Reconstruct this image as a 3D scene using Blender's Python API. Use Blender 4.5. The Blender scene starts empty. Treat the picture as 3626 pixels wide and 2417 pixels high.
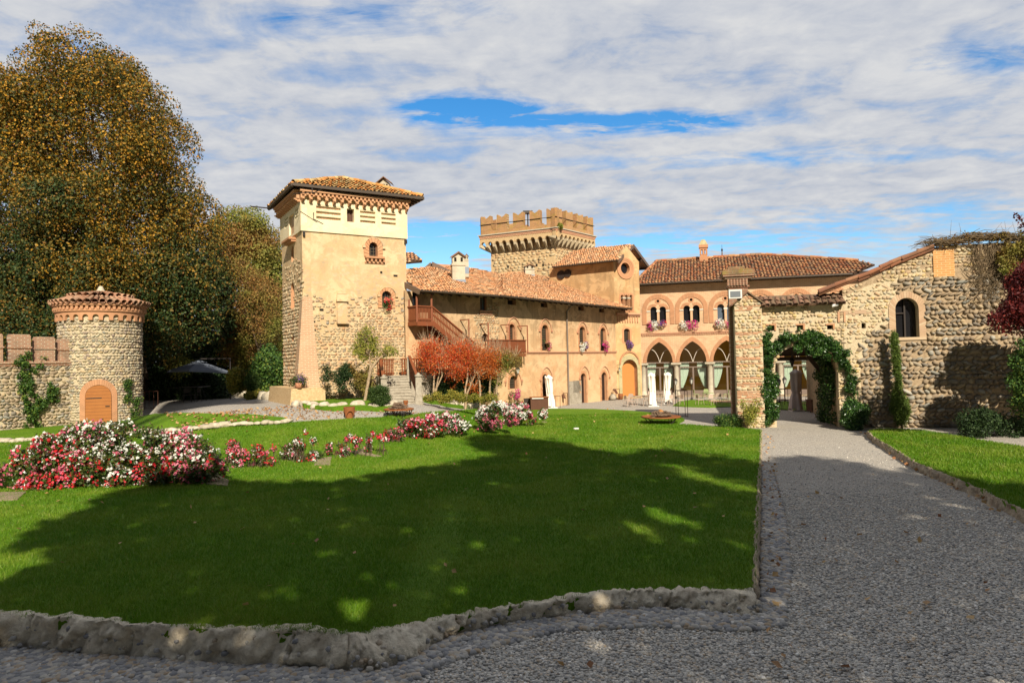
import bpy, math, random
import numpy as np
from math import pi, sin, cos, tan, atan, atan2, radians, sqrt, floor
from mathutils import Matrix, Vector
from mathutils.geometry import tessellate_polygon
rng = np.random.default_rng(7)
random.seed(7)
SC = bpy.context.scene
# ------------------------------------------------ camera (photo pixels are 3626 x 2417)
W_, H_ = 3626, 2417
FP = 24 / 36 * W_
EY = 3.0
PIT = atan(66 / FP)
RHO = -0.021
wv = np.array([0, cos(PIT), sin(PIT)])
r0 = np.array([1, 0, 0.])
u0 = np.cross(r0, wv)
rv = cos(RHO) * r0 + sin(RHO) * u0
uv_ = -sin(RHO) * r0 + cos(RHO) * u0
O = np.array([0, 0, EY])
cd = bpy.data.cameras.new('camera'); cam = bpy.data.objects.new('camera', cd)
SC.collection.objects.link(cam); SC.camera = cam
cd.lens = 24; cd.sensor_width = 36; cd.sensor_fit = 'HORIZONTAL'; cd.clip_start = .1; cd.clip_end = 3000
cam.matrix_world = Matrix(((rv[0], uv_[0], -wv[0], O[0]), (rv[1], uv_[1], -wv[1], O[1]), (rv[2], uv_[2], -wv[2], O[2]), (0, 0, 0, 1)))
# ------------------------------------------------ light
SEL, SAZ = radians(35), radians(14)
S = np.array([sin(SAZ) * cos(SEL), -cos(SAZ) * cos(SEL), sin(SEL)])   # towards the sun
ld = bpy.data.lights.new('sun', 'SUN'); ld.energy = 5.0; ld.angle = radians(.53); ld.color = (1, .9, .74)
lo = bpy.data.objects.new('sun', ld); SC.collection.objects.link(lo)
lo.rotation_euler = Vector(-S).to_track_quat('-Z', 'Y').to_euler(); lo.location = (10, -20, 60)
SC.view_settings.view_transform = 'Standard'; SC.view_settings.look = 'None'
SC.view_settings.exposure = 0.60; SC.view_settings.gamma = 1
SC.cycles.max_bounces = 6; SC.cycles.transparent_max_bounces = 8
SC.cycles.sample_clamp_indirect = 4

class NG:
    def __init__(s, nt): s.nt = nt
    def n(s, typ, **kw):
        nd = s.nt.nodes.new(typ)
        for k, v in kw.items():
            if k.startswith('i_'): s.set(nd.inputs[int(k[2:]) if k[2:].isdigit() else k[2:].replace('_', ' ')], v)
            else: setattr(nd, k, v)
        return nd
    def set(s, inp, v):
        if isinstance(v, bpy.types.NodeSocket): s.nt.links.new(v, inp)
        elif isinstance(v, (tuple, list)) and inp.type == 'RGBA' and len(v) == 3: inp.default_value = (*v, 1)
        else: inp.default_value = v
    def coord(s): return s.n('ShaderNodeTexCoord').outputs['Object']
    def map(s, vec, sc=(1, 1, 1), rot=(0, 0, 0), loc=(0, 0, 0)):
        m = s.n('ShaderNodeMapping'); s.set(m.inputs[0], vec); m.inputs['Scale'].default_value = sc
        m.inputs['Rotation'].default_value = rot; m.inputs['Location'].default_value = loc
        return m.outputs[0]
    def noise(s, vec, sc, det=3, rough=.55, dist=0):
        m = s.n('ShaderNodeTexNoise'); s.set(m.inputs['Vector'], vec); m.inputs['Scale'].default_value = sc
        m.inputs['Detail'].default_value = det; m.inputs['Roughness'].default_value = rough; m.inputs['Distortion'].default_value = dist
        return m.outputs['Fac']
    def vor(s, vec, sc, out='Distance', feat='F1', rnd=1):
        m = s.n('ShaderNodeTexVoronoi', feature=feat); s.set(m.inputs['Vector'], vec); m.inputs['Scale'].default_value = sc
        m.inputs['Randomness'].default_value = rnd
        return m.outputs[out]
    def ramp(s, fac, stops, interp='LINEAR'):
        m = s.n('ShaderNodeValToRGB'); s.set(m.inputs[0], fac); cr = m.color_ramp; cr.interpolation = interp
        while len(cr.elements) < len(stops): cr.elements.new(1)
        for e, (p, c) in zip(cr.elements, stops):
            e.position = p; e.color = (c, c, c, 1) if isinstance(c, (int, float)) else (*c, 1)
        return m.outputs[0]
    def mix(s, fac, a, b, mode='MIX'):
        m = s.n('ShaderNodeMix', data_type='RGBA', blend_type=mode)
        s.set(m.inputs[0], fac); s.set(m.inputs[6], a); s.set(m.inputs[7], b)
        return m.outputs[2]
    def math(s, op, a, b=0, c=0, clamp=False):
        m = s.n('ShaderNodeMath', operation=op, use_clamp=clamp)
        s.set(m.inputs[0], a); s.set(m.inputs[1], b); s.set(m.inputs[2], c)
        return m.outputs[0]
    def bump(s, h, st=.5, d=.02):
        m = s.n('ShaderNodeBump'); s.set(m.inputs['Height'], h); m.inputs['Strength'].default_value = st; m.inputs['Distance'].default_value = d
        return m.outputs[0]
    def island(s): return s.n('ShaderNodeNewGeometry').outputs['Random Per Island']
    def xyz(s, vec):
        m = s.n('ShaderNodeSeparateXYZ'); s.set(m.inputs[0], vec); return m.outputs
    def brick(s, vec, c1, c2, mort, w=.28, h=.09, ms=.012, smooth=.3):
        m = s.n('ShaderNodeTexBrick'); s.set(m.inputs['Vector'], vec); s.set(m.inputs['Color1'], c1); s.set(m.inputs['Color2'], c2)
        s.set(m.inputs['Mortar'], mort); m.inputs['Scale'].default_value = 1; m.inputs['Mortar Size'].default_value = ms
        m.inputs['Mortar Smooth'].default_value = smooth; m.inputs['Brick Width'].default_value = w; m.inputs['Row Height'].default_value = h
        return m.outputs

MATS = {}
def mat(name, fn, rough=.85, spec=.3):
    m = bpy.data.materials.new(name); m.use_nodes = True; nt = m.node_tree
    g = NG(nt); b = nt.nodes['Principled BSDF']; b.inputs['Roughness'].default_value = rough
    b.inputs['Specular IOR Level'].default_value = spec
    r = fn(g, b) if callable(fn) else fn
    if r is not None:
        if isinstance(r, tuple) and len(r) == 2 and isinstance(r[0], (bpy.types.NodeSocket, tuple)): c, nrm = r
        else: c, nrm = r, None
        g.set(b.inputs['Base Color'], c)
        if nrm is not None: g.set(b.inputs['Normal'], nrm)
    MATS[name] = m
    return m

# ------------------------------------------------ sky
wd = bpy.data.worlds.new('World'); SC.world = wd; wd.use_nodes = True
g = NG(wd.node_tree); bg = wd.node_tree.nodes['Background']
sky = g.n('ShaderNodeTexSky', sky_type='NISHITA', sun_disc=False, sun_elevation=SEL, sun_rotation=pi - SAZ, air_density=1.0, dust_density=.6, ozone_density=2.0)
hs = g.n('ShaderNodeHueSaturation'); hs.inputs['Saturation'].default_value = 1.42; hs.inputs['Value'].default_value = 1.9; g.set(hs.inputs['Color'], sky.outputs[0])
gen = g.n('ShaderNodeTexCoord').outputs['Generated']
x, y, z = g.xyz(gen)
g.set(hs.inputs['Value'], g.ramp(y, [(0, .18), (.42, 1.0)])); g.set(hs.inputs['Saturation'], g.math('MULTIPLY', g.ramp(y, [(0, .62), (.45, 1.0)]), 1.42)); hs2 = g.n('ShaderNodeHueSaturation'); hs2.inputs['Value'].default_value = 2.0; g.set(hs2.inputs['Color'], hs.outputs[0]); hs = hs2
zz = g.math('ADD', g.math('MAXIMUM', z, 0), .10)
cx = g.math('DIVIDE', x, zz); cy = g.math('DIVIDE', y, zz)
cv = g.n('ShaderNodeCombineXYZ'); g.set(cv.inputs[0], cx); g.set(cv.inputs[1], cy)
cvo = cv.outputs[0]
big = g.noise(g.map(cvo, (.55, .8, 1), (0, 0, .25)), 1.2, 5, .55, .4)
puff = g.noise(g.map(cvo, (1.6, 2.6, 1), (0, 0, .3)), 1.55, 6, .6, .5)
fine = g.noise(cvo, 9.0, 5, .6, .3)
def hole(px, py, sx, sy, rot=0):
    # a break in the cloud deck, given as a direction on the sky
    d = wv + rv * ((px - W_ / 2) / FP) - uv_ * ((py - H_ / 2) / FP)
    ax = atan2(d[0], d[1]); el = d[2] / sqrt(d[0]**2 + d[1]**2)
    a = g.math('SUBTRACT', g.math('DIVIDE', x, g.math('MAXIMUM', y, .05)), tan(ax))
    l = g.math('SUBTRACT', g.math('DIVIDE', z, g.math('MAXIMUM', y, .05)), d[2] / d[1])
    a2 = g.math('ADD', a, g.math('MULTIPLY', l, rot))
    q = g.math('ADD', g.math('POWER', g.math('DIVIDE', a2, sx), 2), g.math('POWER', g.math('DIVIDE', l, sy), 2))
    return g.math('SUBTRACT', 1, g.math('SQRT', q), clamp=True)
h = None
for args, amt in (((1980, 430, .27, .040, 2.0), .34), ((1620, 378, .15, .034), .40), ((2450, 430, .22, .026), .26), ((1250, 60, .3, .04), .08), ((3350, 225, .26, .04, -2), .13), ((3500, 180, .18, .06, 1), .08),
             ((1650, 20, .4, .05), .07), ((1180, 90, .2, .06), .1),
             ((1560, 850, .14, .045), .55), ((2450, 870, .9, .05), .3), ((1500, 940, .1, .02), .3), ((2800, 560, .4, .02), .2), ((3300, 740, .5, .03), .15)):
    v = g.math('MULTIPLY', hole(*args), amt); h = v if h is None else g.math('ADD', h, v)
den = g.math('ADD', g.math('MULTIPLY', big, .45), g.math('MULTIPLY', puff, .55))
den = g.math('ADD', den, g.math('MULTIPLY', g.math('SUBTRACT', fine, .5), .22))
den = g.math('SUBTRACT', den, g.math('MULTIPLY', g.math('MULTIPLY', h, g.ramp(g.noise(g.map(cvo, (2.2, 5.5, 1)), 2.0, 5, .65, .6), [(.34, .35), (.58, 1.35)])), .85))
den = g.math('SUBTRACT', den, g.ramp(g.math('MULTIPLY', y, -1), [(0, 0.), (.3, .34)]))   # fewer clouds behind the viewer
cov = g.ramp(den, [(.24, 0.0), (.36, .6), (.47, 1.0)])
ccol = g.ramp(g.math('ADD', g.math('MULTIPLY', puff, .6), g.math('MULTIPLY', fine, .4)), [(.32, (5.0, 5.7, 7.1)), (.48, (6.9, 7.25, 8.0)), (.62, (8.5, 8.6, 8.8))])
cc = g.mix(g.ramp(z, [(0, 0.0), (.16, 1.0)]), (6.6, 7.0, 7.6), ccol)
fin = g.mix(cov, hs.outputs[0], cc)
g.set(bg.inputs[0], fin); bg.inputs[1].default_value = .054

# ------------------------------------------------ geometry helpers
def ray(px, py): return wv + rv * ((px - W_ / 2) / FP) - uv_ * ((py - H_ / 2) / FP)
def proj(P):
    d = np.array(P, float) - O; return (W_ / 2 + FP * d @ rv / (d @ wv), H_ / 2 - FP * d @ uv_ / (d @ wv))
def flat(px, py, z=0):
    d = ray(px, py); return O + d * ((z - EY) / d[2])
def atY(px, py, Y):
    d = ray(px, py); return O + d * (Y / d[1])
def sst(a, b, x):
    t = min(1, max(0, (x - a) / (b - a))); return t * t * (3 - 2 * t)
def TZ(X, Y):
    sx = 1 - sst(-4.9, .4, X)
    sl = max(sst(-21, -13.5, X), .68 * sst(38.5, 43, Y))
    return 1.17 * sx * sl * sst(20.5, 30, Y)
def HL(X, Y):
    h_ = .30 - .135 * sst(-2.3, -.9, X)
    return h_ - (h_ - .06) * sst(8.5, 20, Y)
def LZ(X, Y): return TZ(X, Y) + HL(X, Y)
def onz(px, py, fz=TZ, off=0):
    d = ray(px, py); t = 1.0
    lo_, hi = 3.0, 300.0
    st = lo_
    while st < hi:
        p = O + d * st
        if p[2] <= fz(p[0], p[1]) + off: break
        st += .25
    a, b = st - .25, st
    for _ in range(25):
        m = (a + b) / 2; p = O + d * m
        if p[2] <= fz(p[0], p[1]) + off: b = m
        else: a = m
    return O + d * b
class PF:                       # plane frame: origin, x, y, z = x cross y (towards the viewer)
    def __init__(s, o, x, y):
        s.o = np.array(o, float); s.x = np.array(x, float); s.y = np.array(y, float)
        s.x /= np.linalg.norm(s.x); s.y /= np.linalg.norm(s.y); s.n = np.cross(s.x, s.y)
    def p(s, px, py, n=0):
        d = ray(px, py); o = s.o + s.n * n; t = (o - O) @ s.n / (d @ s.n); q = O + d * t - s.o
        return float(q @ s.x), float(q @ s.y)
    def w(s, u, v, n=0): return s.o + s.x * u + s.y * v + s.n * n
    def mx(s): return Matrix(((s.x[0], s.y[0], s.n[0], s.o[0]), (s.x[1], s.y[1], s.n[1], s.o[1]), (s.x[2], s.y[2], s.n[2], s.o[2]), (0, 0, 0, 1)))
    def box(s, x0, y0, x1, y1, n=0):
        a = s.p(x0, (y0 + y1) / 2, n)[0]; b = s.p(x1, (y0 + y1) / 2, n)[0]
        c = s.p((x0 + x1) / 2, y1, n)[1]; d = s.p((x0 + x1) / 2, y0, n)[1]
        return a, c, b, d
def Fr(A, B):
    A = np.array(A, float); B = np.array(B, float); A[2] = B[2] = 0
    f = PF(A, B - A, (0, 0, 1)); f.L = np.linalg.norm(B - A); return f
def vpdir(px):
    y = 1274.5 - .021 * (px - 1813); d = ray(px, y); d[2] = 0; return d / np.linalg.norm(d)
def isect(A, d, px):
    r = ray(px, 1270)[:2]; m = np.array([[r[0], -d[0]], [r[1], -d[1]]]); t = np.linalg.solve(m, (np.array(A)[:2] - O[:2])); return np.array(A) + t[1] * d

def crop(ox, oy, s): return lambda x, y: (ox + x / s, oy + y / s)
c2 = crop(0, 950, 1.845); c3 = crop(900, 600, 1.845); c4 = crop(1400, 650, 1.8444); c5 = crop(2150, 750, 1.96)
c6 = crop(2500, 750, 1.7425); c7 = crop(3100, 750, 1.7425); c8 = crop(1800, 1500, 1.2886)
d1 = crop(1400, 1150, 3.92); d2 = crop(1900, 1300, 2.941); d3 = crop(1050, 1250, 4.706); d4 = crop(550, 1100, 3.484)
d5 = crop(700, 1400, 1.81); d6 = crop(2650, 1150, 3.92); d8 = crop(1650, 700, 3.361)
e1 = crop(2200, 950, 4.706); e2 = crop(2200, 1200, 4.706); e3 = crop(1850, 1050, 5.8825); e4 = crop(1850, 1250, 5.8825)
e5 = crop(1400, 950, 4.706); e6 = crop(950, 620, 4.278); e7 = crop(950, 1000, 3.136); e8 = crop(2500, 900, 2.6125)
ov = crop(0, 0, .64865)

_VN = [(rng.normal(0, 1, 3), rng.uniform(0, 6.28)) for _ in range(14)]
def vnoise(P, wl):
    P = np.asarray(P) * (2 * pi / wl); r = 0
    for i, (d, p) in enumerate(_VN): r = r + np.sin(P @ (d / np.linalg.norm(d)) * (1 + .13 * i) + p)
    return r / 14 ** .5
class MB:
    def __init__(s): s.v = []; s.f = []; s.nv = 0
    def add(s, verts, faces, mi=0, smooth=False):
        verts = np.asarray(verts, float).reshape(-1, 3)
        by = {}
        if isinstance(faces, np.ndarray): by[faces.shape[1]] = faces
        else:
            for f in faces: by.setdefault(len(f), []).append(f)
        for k, fs in by.items(): s.f.append((np.asarray(fs, np.int64) + s.nv, mi, smooth))
        s.v.append(verts); s.nv += len(verts); return s
    def box(s, a, b, mi=0, M=None):
        x0, y0, z0 = a; x1, y1, z1 = b
        V = np.array([(x, y, z) for x in (x0, x1) for y in (y0, y1) for z in (z0, z1)], float)
        if M is not None: V = V @ np.array(M)[:3, :3].T + np.array(M)[:3, 3]
        return s.add(V, [(0, 1, 3, 2), (4, 6, 7, 5), (0, 4, 5, 1), (2, 3, 7, 6), (0, 2, 6, 4), (1, 5, 7, 3)], mi)
    def bar(s, p, q, w, h=None, mi=0, up=(0, 0, 1)):
        p = np.array(p, float); q = np.array(q, float); h = h or w; d = q - p; L = np.linalg.norm(d)
        if L < 1e-6: return s
        d /= L; x = np.cross(d, up)
        if np.linalg.norm(x) < 1e-3: x = np.cross(d, (1, 0, 0))
        x /= np.linalg.norm(x); y = np.cross(x, d)
        V = [P + x * sx * w / 2 + y * sy * h / 2 for P in (p, q) for sx, sy in ((-1, -1), (1, -1), (1, 1), (-1, 1))]
        return s.add(V, [(3, 2, 1, 0), (4, 5, 6, 7), (0, 1, 5, 4), (1, 2, 6, 5), (2, 3, 7, 6), (3, 0, 4, 7)], mi)
    def tube(s, pts, rad, seg=8, mi=0, cap=True):
        pts = [np.array(p, float) for p in pts]; n = len(pts)
        rad = [rad] * n if isinstance(rad, (int, float)) else rad
        V = []; pr = None
        for i, p in enumerate(pts):
            d = (pts[min(i + 1, n - 1)] - pts[max(i - 1, 0)]); d /= max(1e-9, np.linalg.norm(d))
            x = np.cross(d, (0, 0, 1)) if pr is None else pr - d * (pr @ d)
            if np.linalg.norm(x) < 1e-2: x = np.cross(d, (0, 1, 0))
            x /= np.linalg.norm(x); pr = x; y = np.cross(d, x)
            for k in range(seg):
                a = 2 * pi * k / seg; V.append(p + (x * cos(a) + y * sin(a)) * rad[i])
        F = [(i * seg + k, i * seg + (k + 1) % seg, (i + 1) * seg + (k + 1) % seg, (i + 1) * seg + k) for i in range(n - 1) for k in range(seg)]
        s.add(V, F, mi, True)
        if cap: s.add(V[:seg], [tuple(range(seg))[::-1]], mi); s.add(V[-seg:], [tuple(range(seg))], mi)
        return s
    def lathe(s, prof, seg=16, mi=0, c=(0, 0, 0), smooth=True):
        V = [(c[0] + r * cos(2 * pi * k / seg), c[1] + r * sin(2 * pi * k / seg), c[2] + z) for r, z in prof for k in range(seg)]
        F = [(i * seg + k, i * seg + (k + 1) % seg, (i + 1) * seg + (k + 1) % seg, (i + 1) * seg + k) for i in range(len(prof) - 1) for k in range(seg)]
        return s.add(V, F, mi, smooth)
    def slab(s, outer, holes=(), n=0, th=.3, mi=0, rmi=None, back=True):
        rmi = mi if rmi is None else rmi
        loops = [list(outer)] + [list(h) for h in holes]
        ar = lambda l: sum(l[i][0] * l[(i + 1) % len(l)][1] - l[(i + 1) % len(l)][0] * l[i][1] for i in range(len(l)))
        loops = [l if (ar(l) > 0) == (i == 0) else l[::-1] for i, l in enumerate(loops)]
        tris = tessellate_polygon([[Vector((p[0], p[1], 0)) for p in l] for l in loops])
        P = [p for l in loops for p in l]; V = [(p[0], p[1], n) for p in P]
        T = []
        for t in tris:
            a, b, c = (P[i] for i in t)
            T.append(t if (b[0]-a[0])*(c[1]-a[1])-(c[0]-a[0])*(b[1]-a[1]) > 0 else (t[0], t[2], t[1]))
        s.add(V, T, mi)
        if back: s.add([(p[0], p[1], n - th) for p in P], [(t[0], t[2], t[1]) for t in T], mi)
        for i, l in enumerate(loops):
            m = len(l); VV = [(p[0], p[1], n) for p in l] + [(p[0], p[1], n - th) for p in l]
            s.add(VV, [(k, k + m, (k + 1) % m + m, (k + 1) % m) for k in range(m)], mi if i == 0 else rmi)
        return s
    def build(s, name, mats, parent=None, fr=None, **tg):
        me = bpy.data.meshes.new(name)
        V = np.concatenate(s.v) if s.v else np.zeros((0, 3))
        me.vertices.add(len(V)); me.vertices.foreach_set('co', V.astype(np.float32).ravel())
        loops = np.concatenate([f.ravel() for f, _, _ in s.f]); tot = np.concatenate([np.full(len(f), f.shape[1]) for f, _, _ in s.f])
        st = np.concatenate([[0], np.cumsum(tot)[:-1]])
        me.loops.add(len(loops)); me.loops.foreach_set('vertex_index', loops.astype(np.int32))
        me.polygons.add(len(tot)); me.polygons.foreach_set('loop_start', st.astype(np.int32)); me.polygons.foreach_set('loop_total', tot.astype(np.int32))
        me.polygons.foreach_set('material_index', np.concatenate([np.full(len(f), m) for f, m, _ in s.f]).astype(np.int32))
        me.polygons.foreach_set('use_smooth', np.concatenate([np.full(len(f), sm) for f, _, sm in s.f]))
        me.update(calc_edges=True); me.validate()
        for m in (mats if isinstance(mats, (list, tuple)) else [mats]): me.materials.append(MATS[m] if isinstance(m, str) else m)
        o = bpy.data.objects.new(name, me); SC.collection.objects.link(o)
        wm = fr.mx() if isinstance(fr, PF) else (fr if fr is not None else Matrix())
        put(o, wm, parent); tag(o, **tg)
        return o
WM = {}
def put(o, wm, parent):
    WM[o.name] = wm
    if parent is not None:
        o.parent = parent; o.matrix_basis = WM[parent.name].inverted() @ wm
    else: o.matrix_basis = wm
def tag(o, label=None, cat=None, group=None, kind=None):
    if label: o['label'] = label
    if cat: o['category'] = cat
    if group: o['group'] = group
    if kind: o['kind'] = kind
def thing(name, label, cat, loc=(0, 0, 0), rz=0, group=None):
    o = bpy.data.objects.new(name, None); SC.collection.objects.link(o); o.empty_display_size = .3
    put(o, Matrix.Translation(Vector([float(a) for a in loc])) @ Matrix.Rotation(rz, 4, 'Z'), None); tag(o, label, cat, group); return o
def copy_tree(o, wm=None, label=None, parent=None):
    c = o.copy(); SC.collection.objects.link(c)
    if parent is not None: c.parent = parent
    if wm is not None: c.matrix_basis = wm; WM[c.name] = wm
    if label: c['label'] = label
    for ch in o.children: copy_tree(ch, None, None, c)
    return c
def at(loc, rz=0, s=1): return Matrix.Translation(Vector([float(a) for a in loc])) @ Matrix.Rotation(rz, 4, 'Z') @ Matrix.Scale(s, 4)

def inpoly(P, poly):
    P = np.asarray(P); x, y = P[:, 0], P[:, 1]; r = np.zeros(len(P), bool); n = len(poly)
    for i in range(n):
        x0, y0 = poly[i]; x1, y1 = poly[(i + 1) % n]
        c = ((y0 > y) != (y1 > y)) & (x < (x1 - x0) * (y - y0) / ((y1 - y0) or 1e-9) + x0); r ^= c
    return r
def rect(u0_, v0, u1, v1): return [(u0_, v0), (u1, v0), (u1, v1), (u0_, v1)]
def arch(u0_, v0, u1, v1, kind='round', seg=12, bottom=True):
    w = u1 - u0_; c = (u0_ + u1) / 2
    pts = [(u0_, v0), (u1, v0)] if bottom else []
    if kind == 'round':
        r = w / 2; vs = v1 - r
        pts += [(c + r * cos(pi * k / seg), vs + r * sin(pi * k / seg)) for k in range(seg + 1)]
    elif kind == 'pointed':      # two arcs centred beyond the middle
        hh = v1 - (v1 - w * .62); R = (hh * hh + (w / 2) ** 2) / w; vs = v1 - hh
        am = atan2(hh, R - w / 2)
        pts += [(u1 - R + R * cos(am * k / seg), vs + R * sin(am * k / seg)) for k in range(seg + 1)]
        pts += [(u0_ + R - R * cos(am * k / seg), vs + R * sin(am * k / seg)) for k in range(seg - 1, -1, -1)]
    elif kind == 'seg':
        hh = w * .22; R = (hh * hh + (w / 2) ** 2) / (2 * hh); a = math.asin(w / 2 / R); vs = v1 - hh
        pts += [(c + R * sin(a - 2 * a * k / seg), vs - (R - hh) + R * cos(a - 2 * a * k / seg)) for k in range(seg + 1)]
    else: pts += [(u1, v1), (u0_, v1)]
    return pts
def circ(u, v, r, seg=20): return [(u + r * cos(2 * pi * k / seg), v + r * sin(2 * pi * k / seg)) for k in range(seg)]

# stones: flattened, tilted ellipsoids half sunk in the mortar
def ico(sub):
    t = (1 + 5 ** .5) / 2
    V = [(-1, t, 0), (1, t, 0), (-1, -t, 0), (1, -t, 0), (0, -1, t), (0, 1, t), (0, -1, -t), (0, 1, -t), (t, 0, -1), (t, 0, 1), (-t, 0, -1), (-t, 0, 1)]
    F = [(0, 11, 5), (0, 5, 1), (0, 1, 7), (0, 7, 10), (0, 10, 11), (1, 5, 9), (5, 11, 4), (11, 10, 2), (10, 7, 6), (7, 1, 8), (3, 9, 4), (3, 4, 2), (3, 2, 6), (3, 6, 8), (3, 8, 9), (4, 9, 5), (2, 4, 11), (6, 2, 10), (8, 6, 7), (9, 8, 1)]
    V = [np.array(v) / np.linalg.norm(v) for v in V]
    for _ in range(sub):
        c = {}; NF = []
        def mid(a, b):
            k = (min(a, b), max(a, b))
            if k not in c: m = V[a] + V[b]; V.append(m / np.linalg.norm(m)); c[k] = len(V) - 1
            return c[k]
        for a, b, d in F:
            x_, y_, z_ = mid(a, b), mid(b, d), mid(d, a); NF += [(a, x_, z_), (b, y_, x_), (d, z_, y_), (x_, y_, z_)]
        F = NF
    return np.array(V), np.array(F)
ICO = [ico(0), ico(1)]
def stones(mb, C, A, ang, sub=1, mi=0, jit=.16, N=None):
    """C Nx3 centres, A Nx3 radii, ang tilt in the local xy plane"""
    V, F = ICO[sub]; n = len(C)
    if n == 0: return
    P = V[None] * (1 + rng.normal(0, jit, (n, len(V), 1)))
    P = np.sign(P) * np.abs(P) ** .85
    P = P * A[:, None, :]
    ca, sa = np.cos(ang)[:, None], np.sin(ang)[:, None]
    X = P[..., 0] * ca - P[..., 1] * sa; Y = P[..., 0] * sa + P[..., 1] * ca
    P = np.stack([X, Y, P[..., 2]], -1) + C[:, None, :]
    FF = F[None] + (np.arange(n) * len(V))[:, None, None]
    mb.add(P.reshape(-1, 3), FF.reshape(-1, 3), mi, True)
def cobbles(mb, poly, holes, rowh, sw, tilt, proud=.04, n=0, mi=1, sub=1, keep=None, fill=.94, flat_=.25, patchy=0, big=.15):
    us = [p[0] for p in poly]; vs = [p[1] for p in poly]
    C = []; A = []; G = []
    v = min(vs) + rowh / 2; k = 0; rh0 = rowh; ph_ = rng.uniform(0, 9, 4)
    while v < max(vs):
        rowh = rh0 * rng.uniform(.78, 1.25)
        u = min(us) + rng.uniform(0, sw); t = tilt * (1 if k % 2 else -1) * rng.uniform(.6, 1.2)
        if rng.random() < flat_: t = rng.uniform(-.12, .12)
        while u < max(us):
            w = sw * rng.uniform(.62, 1.3) * (1.35 if rng.random() < big else 1); hh = rowh * rng.uniform(.8, 1.15)
            tt = t + rng.normal(0, .12)
            step = w * (abs(cos(tt)) * 1.0 if abs(tt) < .3 else .72)
            C.append((u + step / 2, v + rng.normal(0, rowh * .08), n)); A.append((w / 2 * rng.uniform(.82, .97), hh / 2 * (1 if abs(tt) < .3 else .78) * fill / .9, proud * rng.uniform(.7, 1.4))); G.append(tt)
            u += step
        v += rowh; k += 1
    C = np.array(C); A = np.array(A); G = np.array(G)
    ok = inpoly(C[:, :2], poly)
    if patchy: ok &= (np.sin(C[:, 0] * 1.9 + ph_[0]) * np.sin(C[:, 1] * 2.3 + ph_[1]) + .5 * np.sin(C[:, 0] * 4.1 + ph_[2]) * np.sin(C[:, 1] * 3.7 + ph_[3]) + rng.normal(0, .3, len(C))) < 1.25 - patchy
    for h in holes: ok &= ~inpoly(C[:, :2], h)
    if keep is not None: ok &= keep(C[:, 0], C[:, 1])
    stones(mb, C[ok], A[ok], G[ok], sub, mi)

# barrel tiles over a polygon in a sloped frame (x along the eave, y up the slope)
def tile_roof(mb, poly, tw=.2, tl=.36, mi=0, sub=.05, base=True, bmi=None, jit=.02, th=.12, r=None):
    us = [p[0] for p in poly]; vs = [p[1] for p in poly]
    nu = max(2, int((max(us) - min(us)) / tw)); nvv = max(1, int((max(vs) - min(vs)) / tl) + 1)
    U, Vv = np.meshgrid(min(us) + (np.arange(nu) + .5) * (max(us) - min(us)) / nu, min(vs) + (np.arange(nvv) + .5) * tl - .05)
    U = U.ravel(); Vv = Vv.ravel(); ok = inpoly(np.stack([U, Vv], 1), poly); U = U[ok]; Vv = Vv[ok]; n = len(U)
    U = U + rng.normal(0, jit * .6, n); Vv = Vv + rng.normal(0, jit, n)
    sg = 5; rr = (r or tw * .42)
    P = np.zeros((n, 2 * (sg + 1), 3)); rot = rng.normal(0, .05, n)
    for j, (s_, y_, lift) in enumerate(((1.08, -tl * .56, .035), (.86, tl * .56, .0))):
        for k in range(sg + 1):
            a = pi * k / sg
            P[:, j * (sg + 1) + k, 0] = U + rr * s_ * cos(a) - rot * y_
            P[:, j * (sg + 1) + k, 1] = Vv + y_
            P[:, j * (sg + 1) + k, 2] = rr * s_ * sin(a) * .85 + lift + rng.normal(0, jit * .3, n)
    F = np.array([(k, k + 1, sg + 2 + k, sg + 1 + k) for k in range(sg)])
    FF = F[None] + (np.arange(n) * 2 * (sg + 1))[:, None, None]
    mb.add(P.reshape(-1, 3), FF.reshape(-1, 4), mi, True)
    if base: mb.slab(poly, n=.015, th=th, mi=bmi if bmi is not None else mi)
def ridge_tiles(mb, p, q, r=.12, tl=.36, mi=0):
    p = np.array(p, float); q = np.array(q, float); L = np.linalg.norm(q - p); n = max(1, int(L / tl))
    for i in range(n):
        a = p + (q - p) * i / n; b = p + (q - p) * min(1, (i + 1.15) / n); j = rng.normal(0, .012, 3)
        mb.tube([a + j, b + j + (0, 0, .02)], [r * 1.1, r * .85], 8, mi, cap=False)

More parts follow.
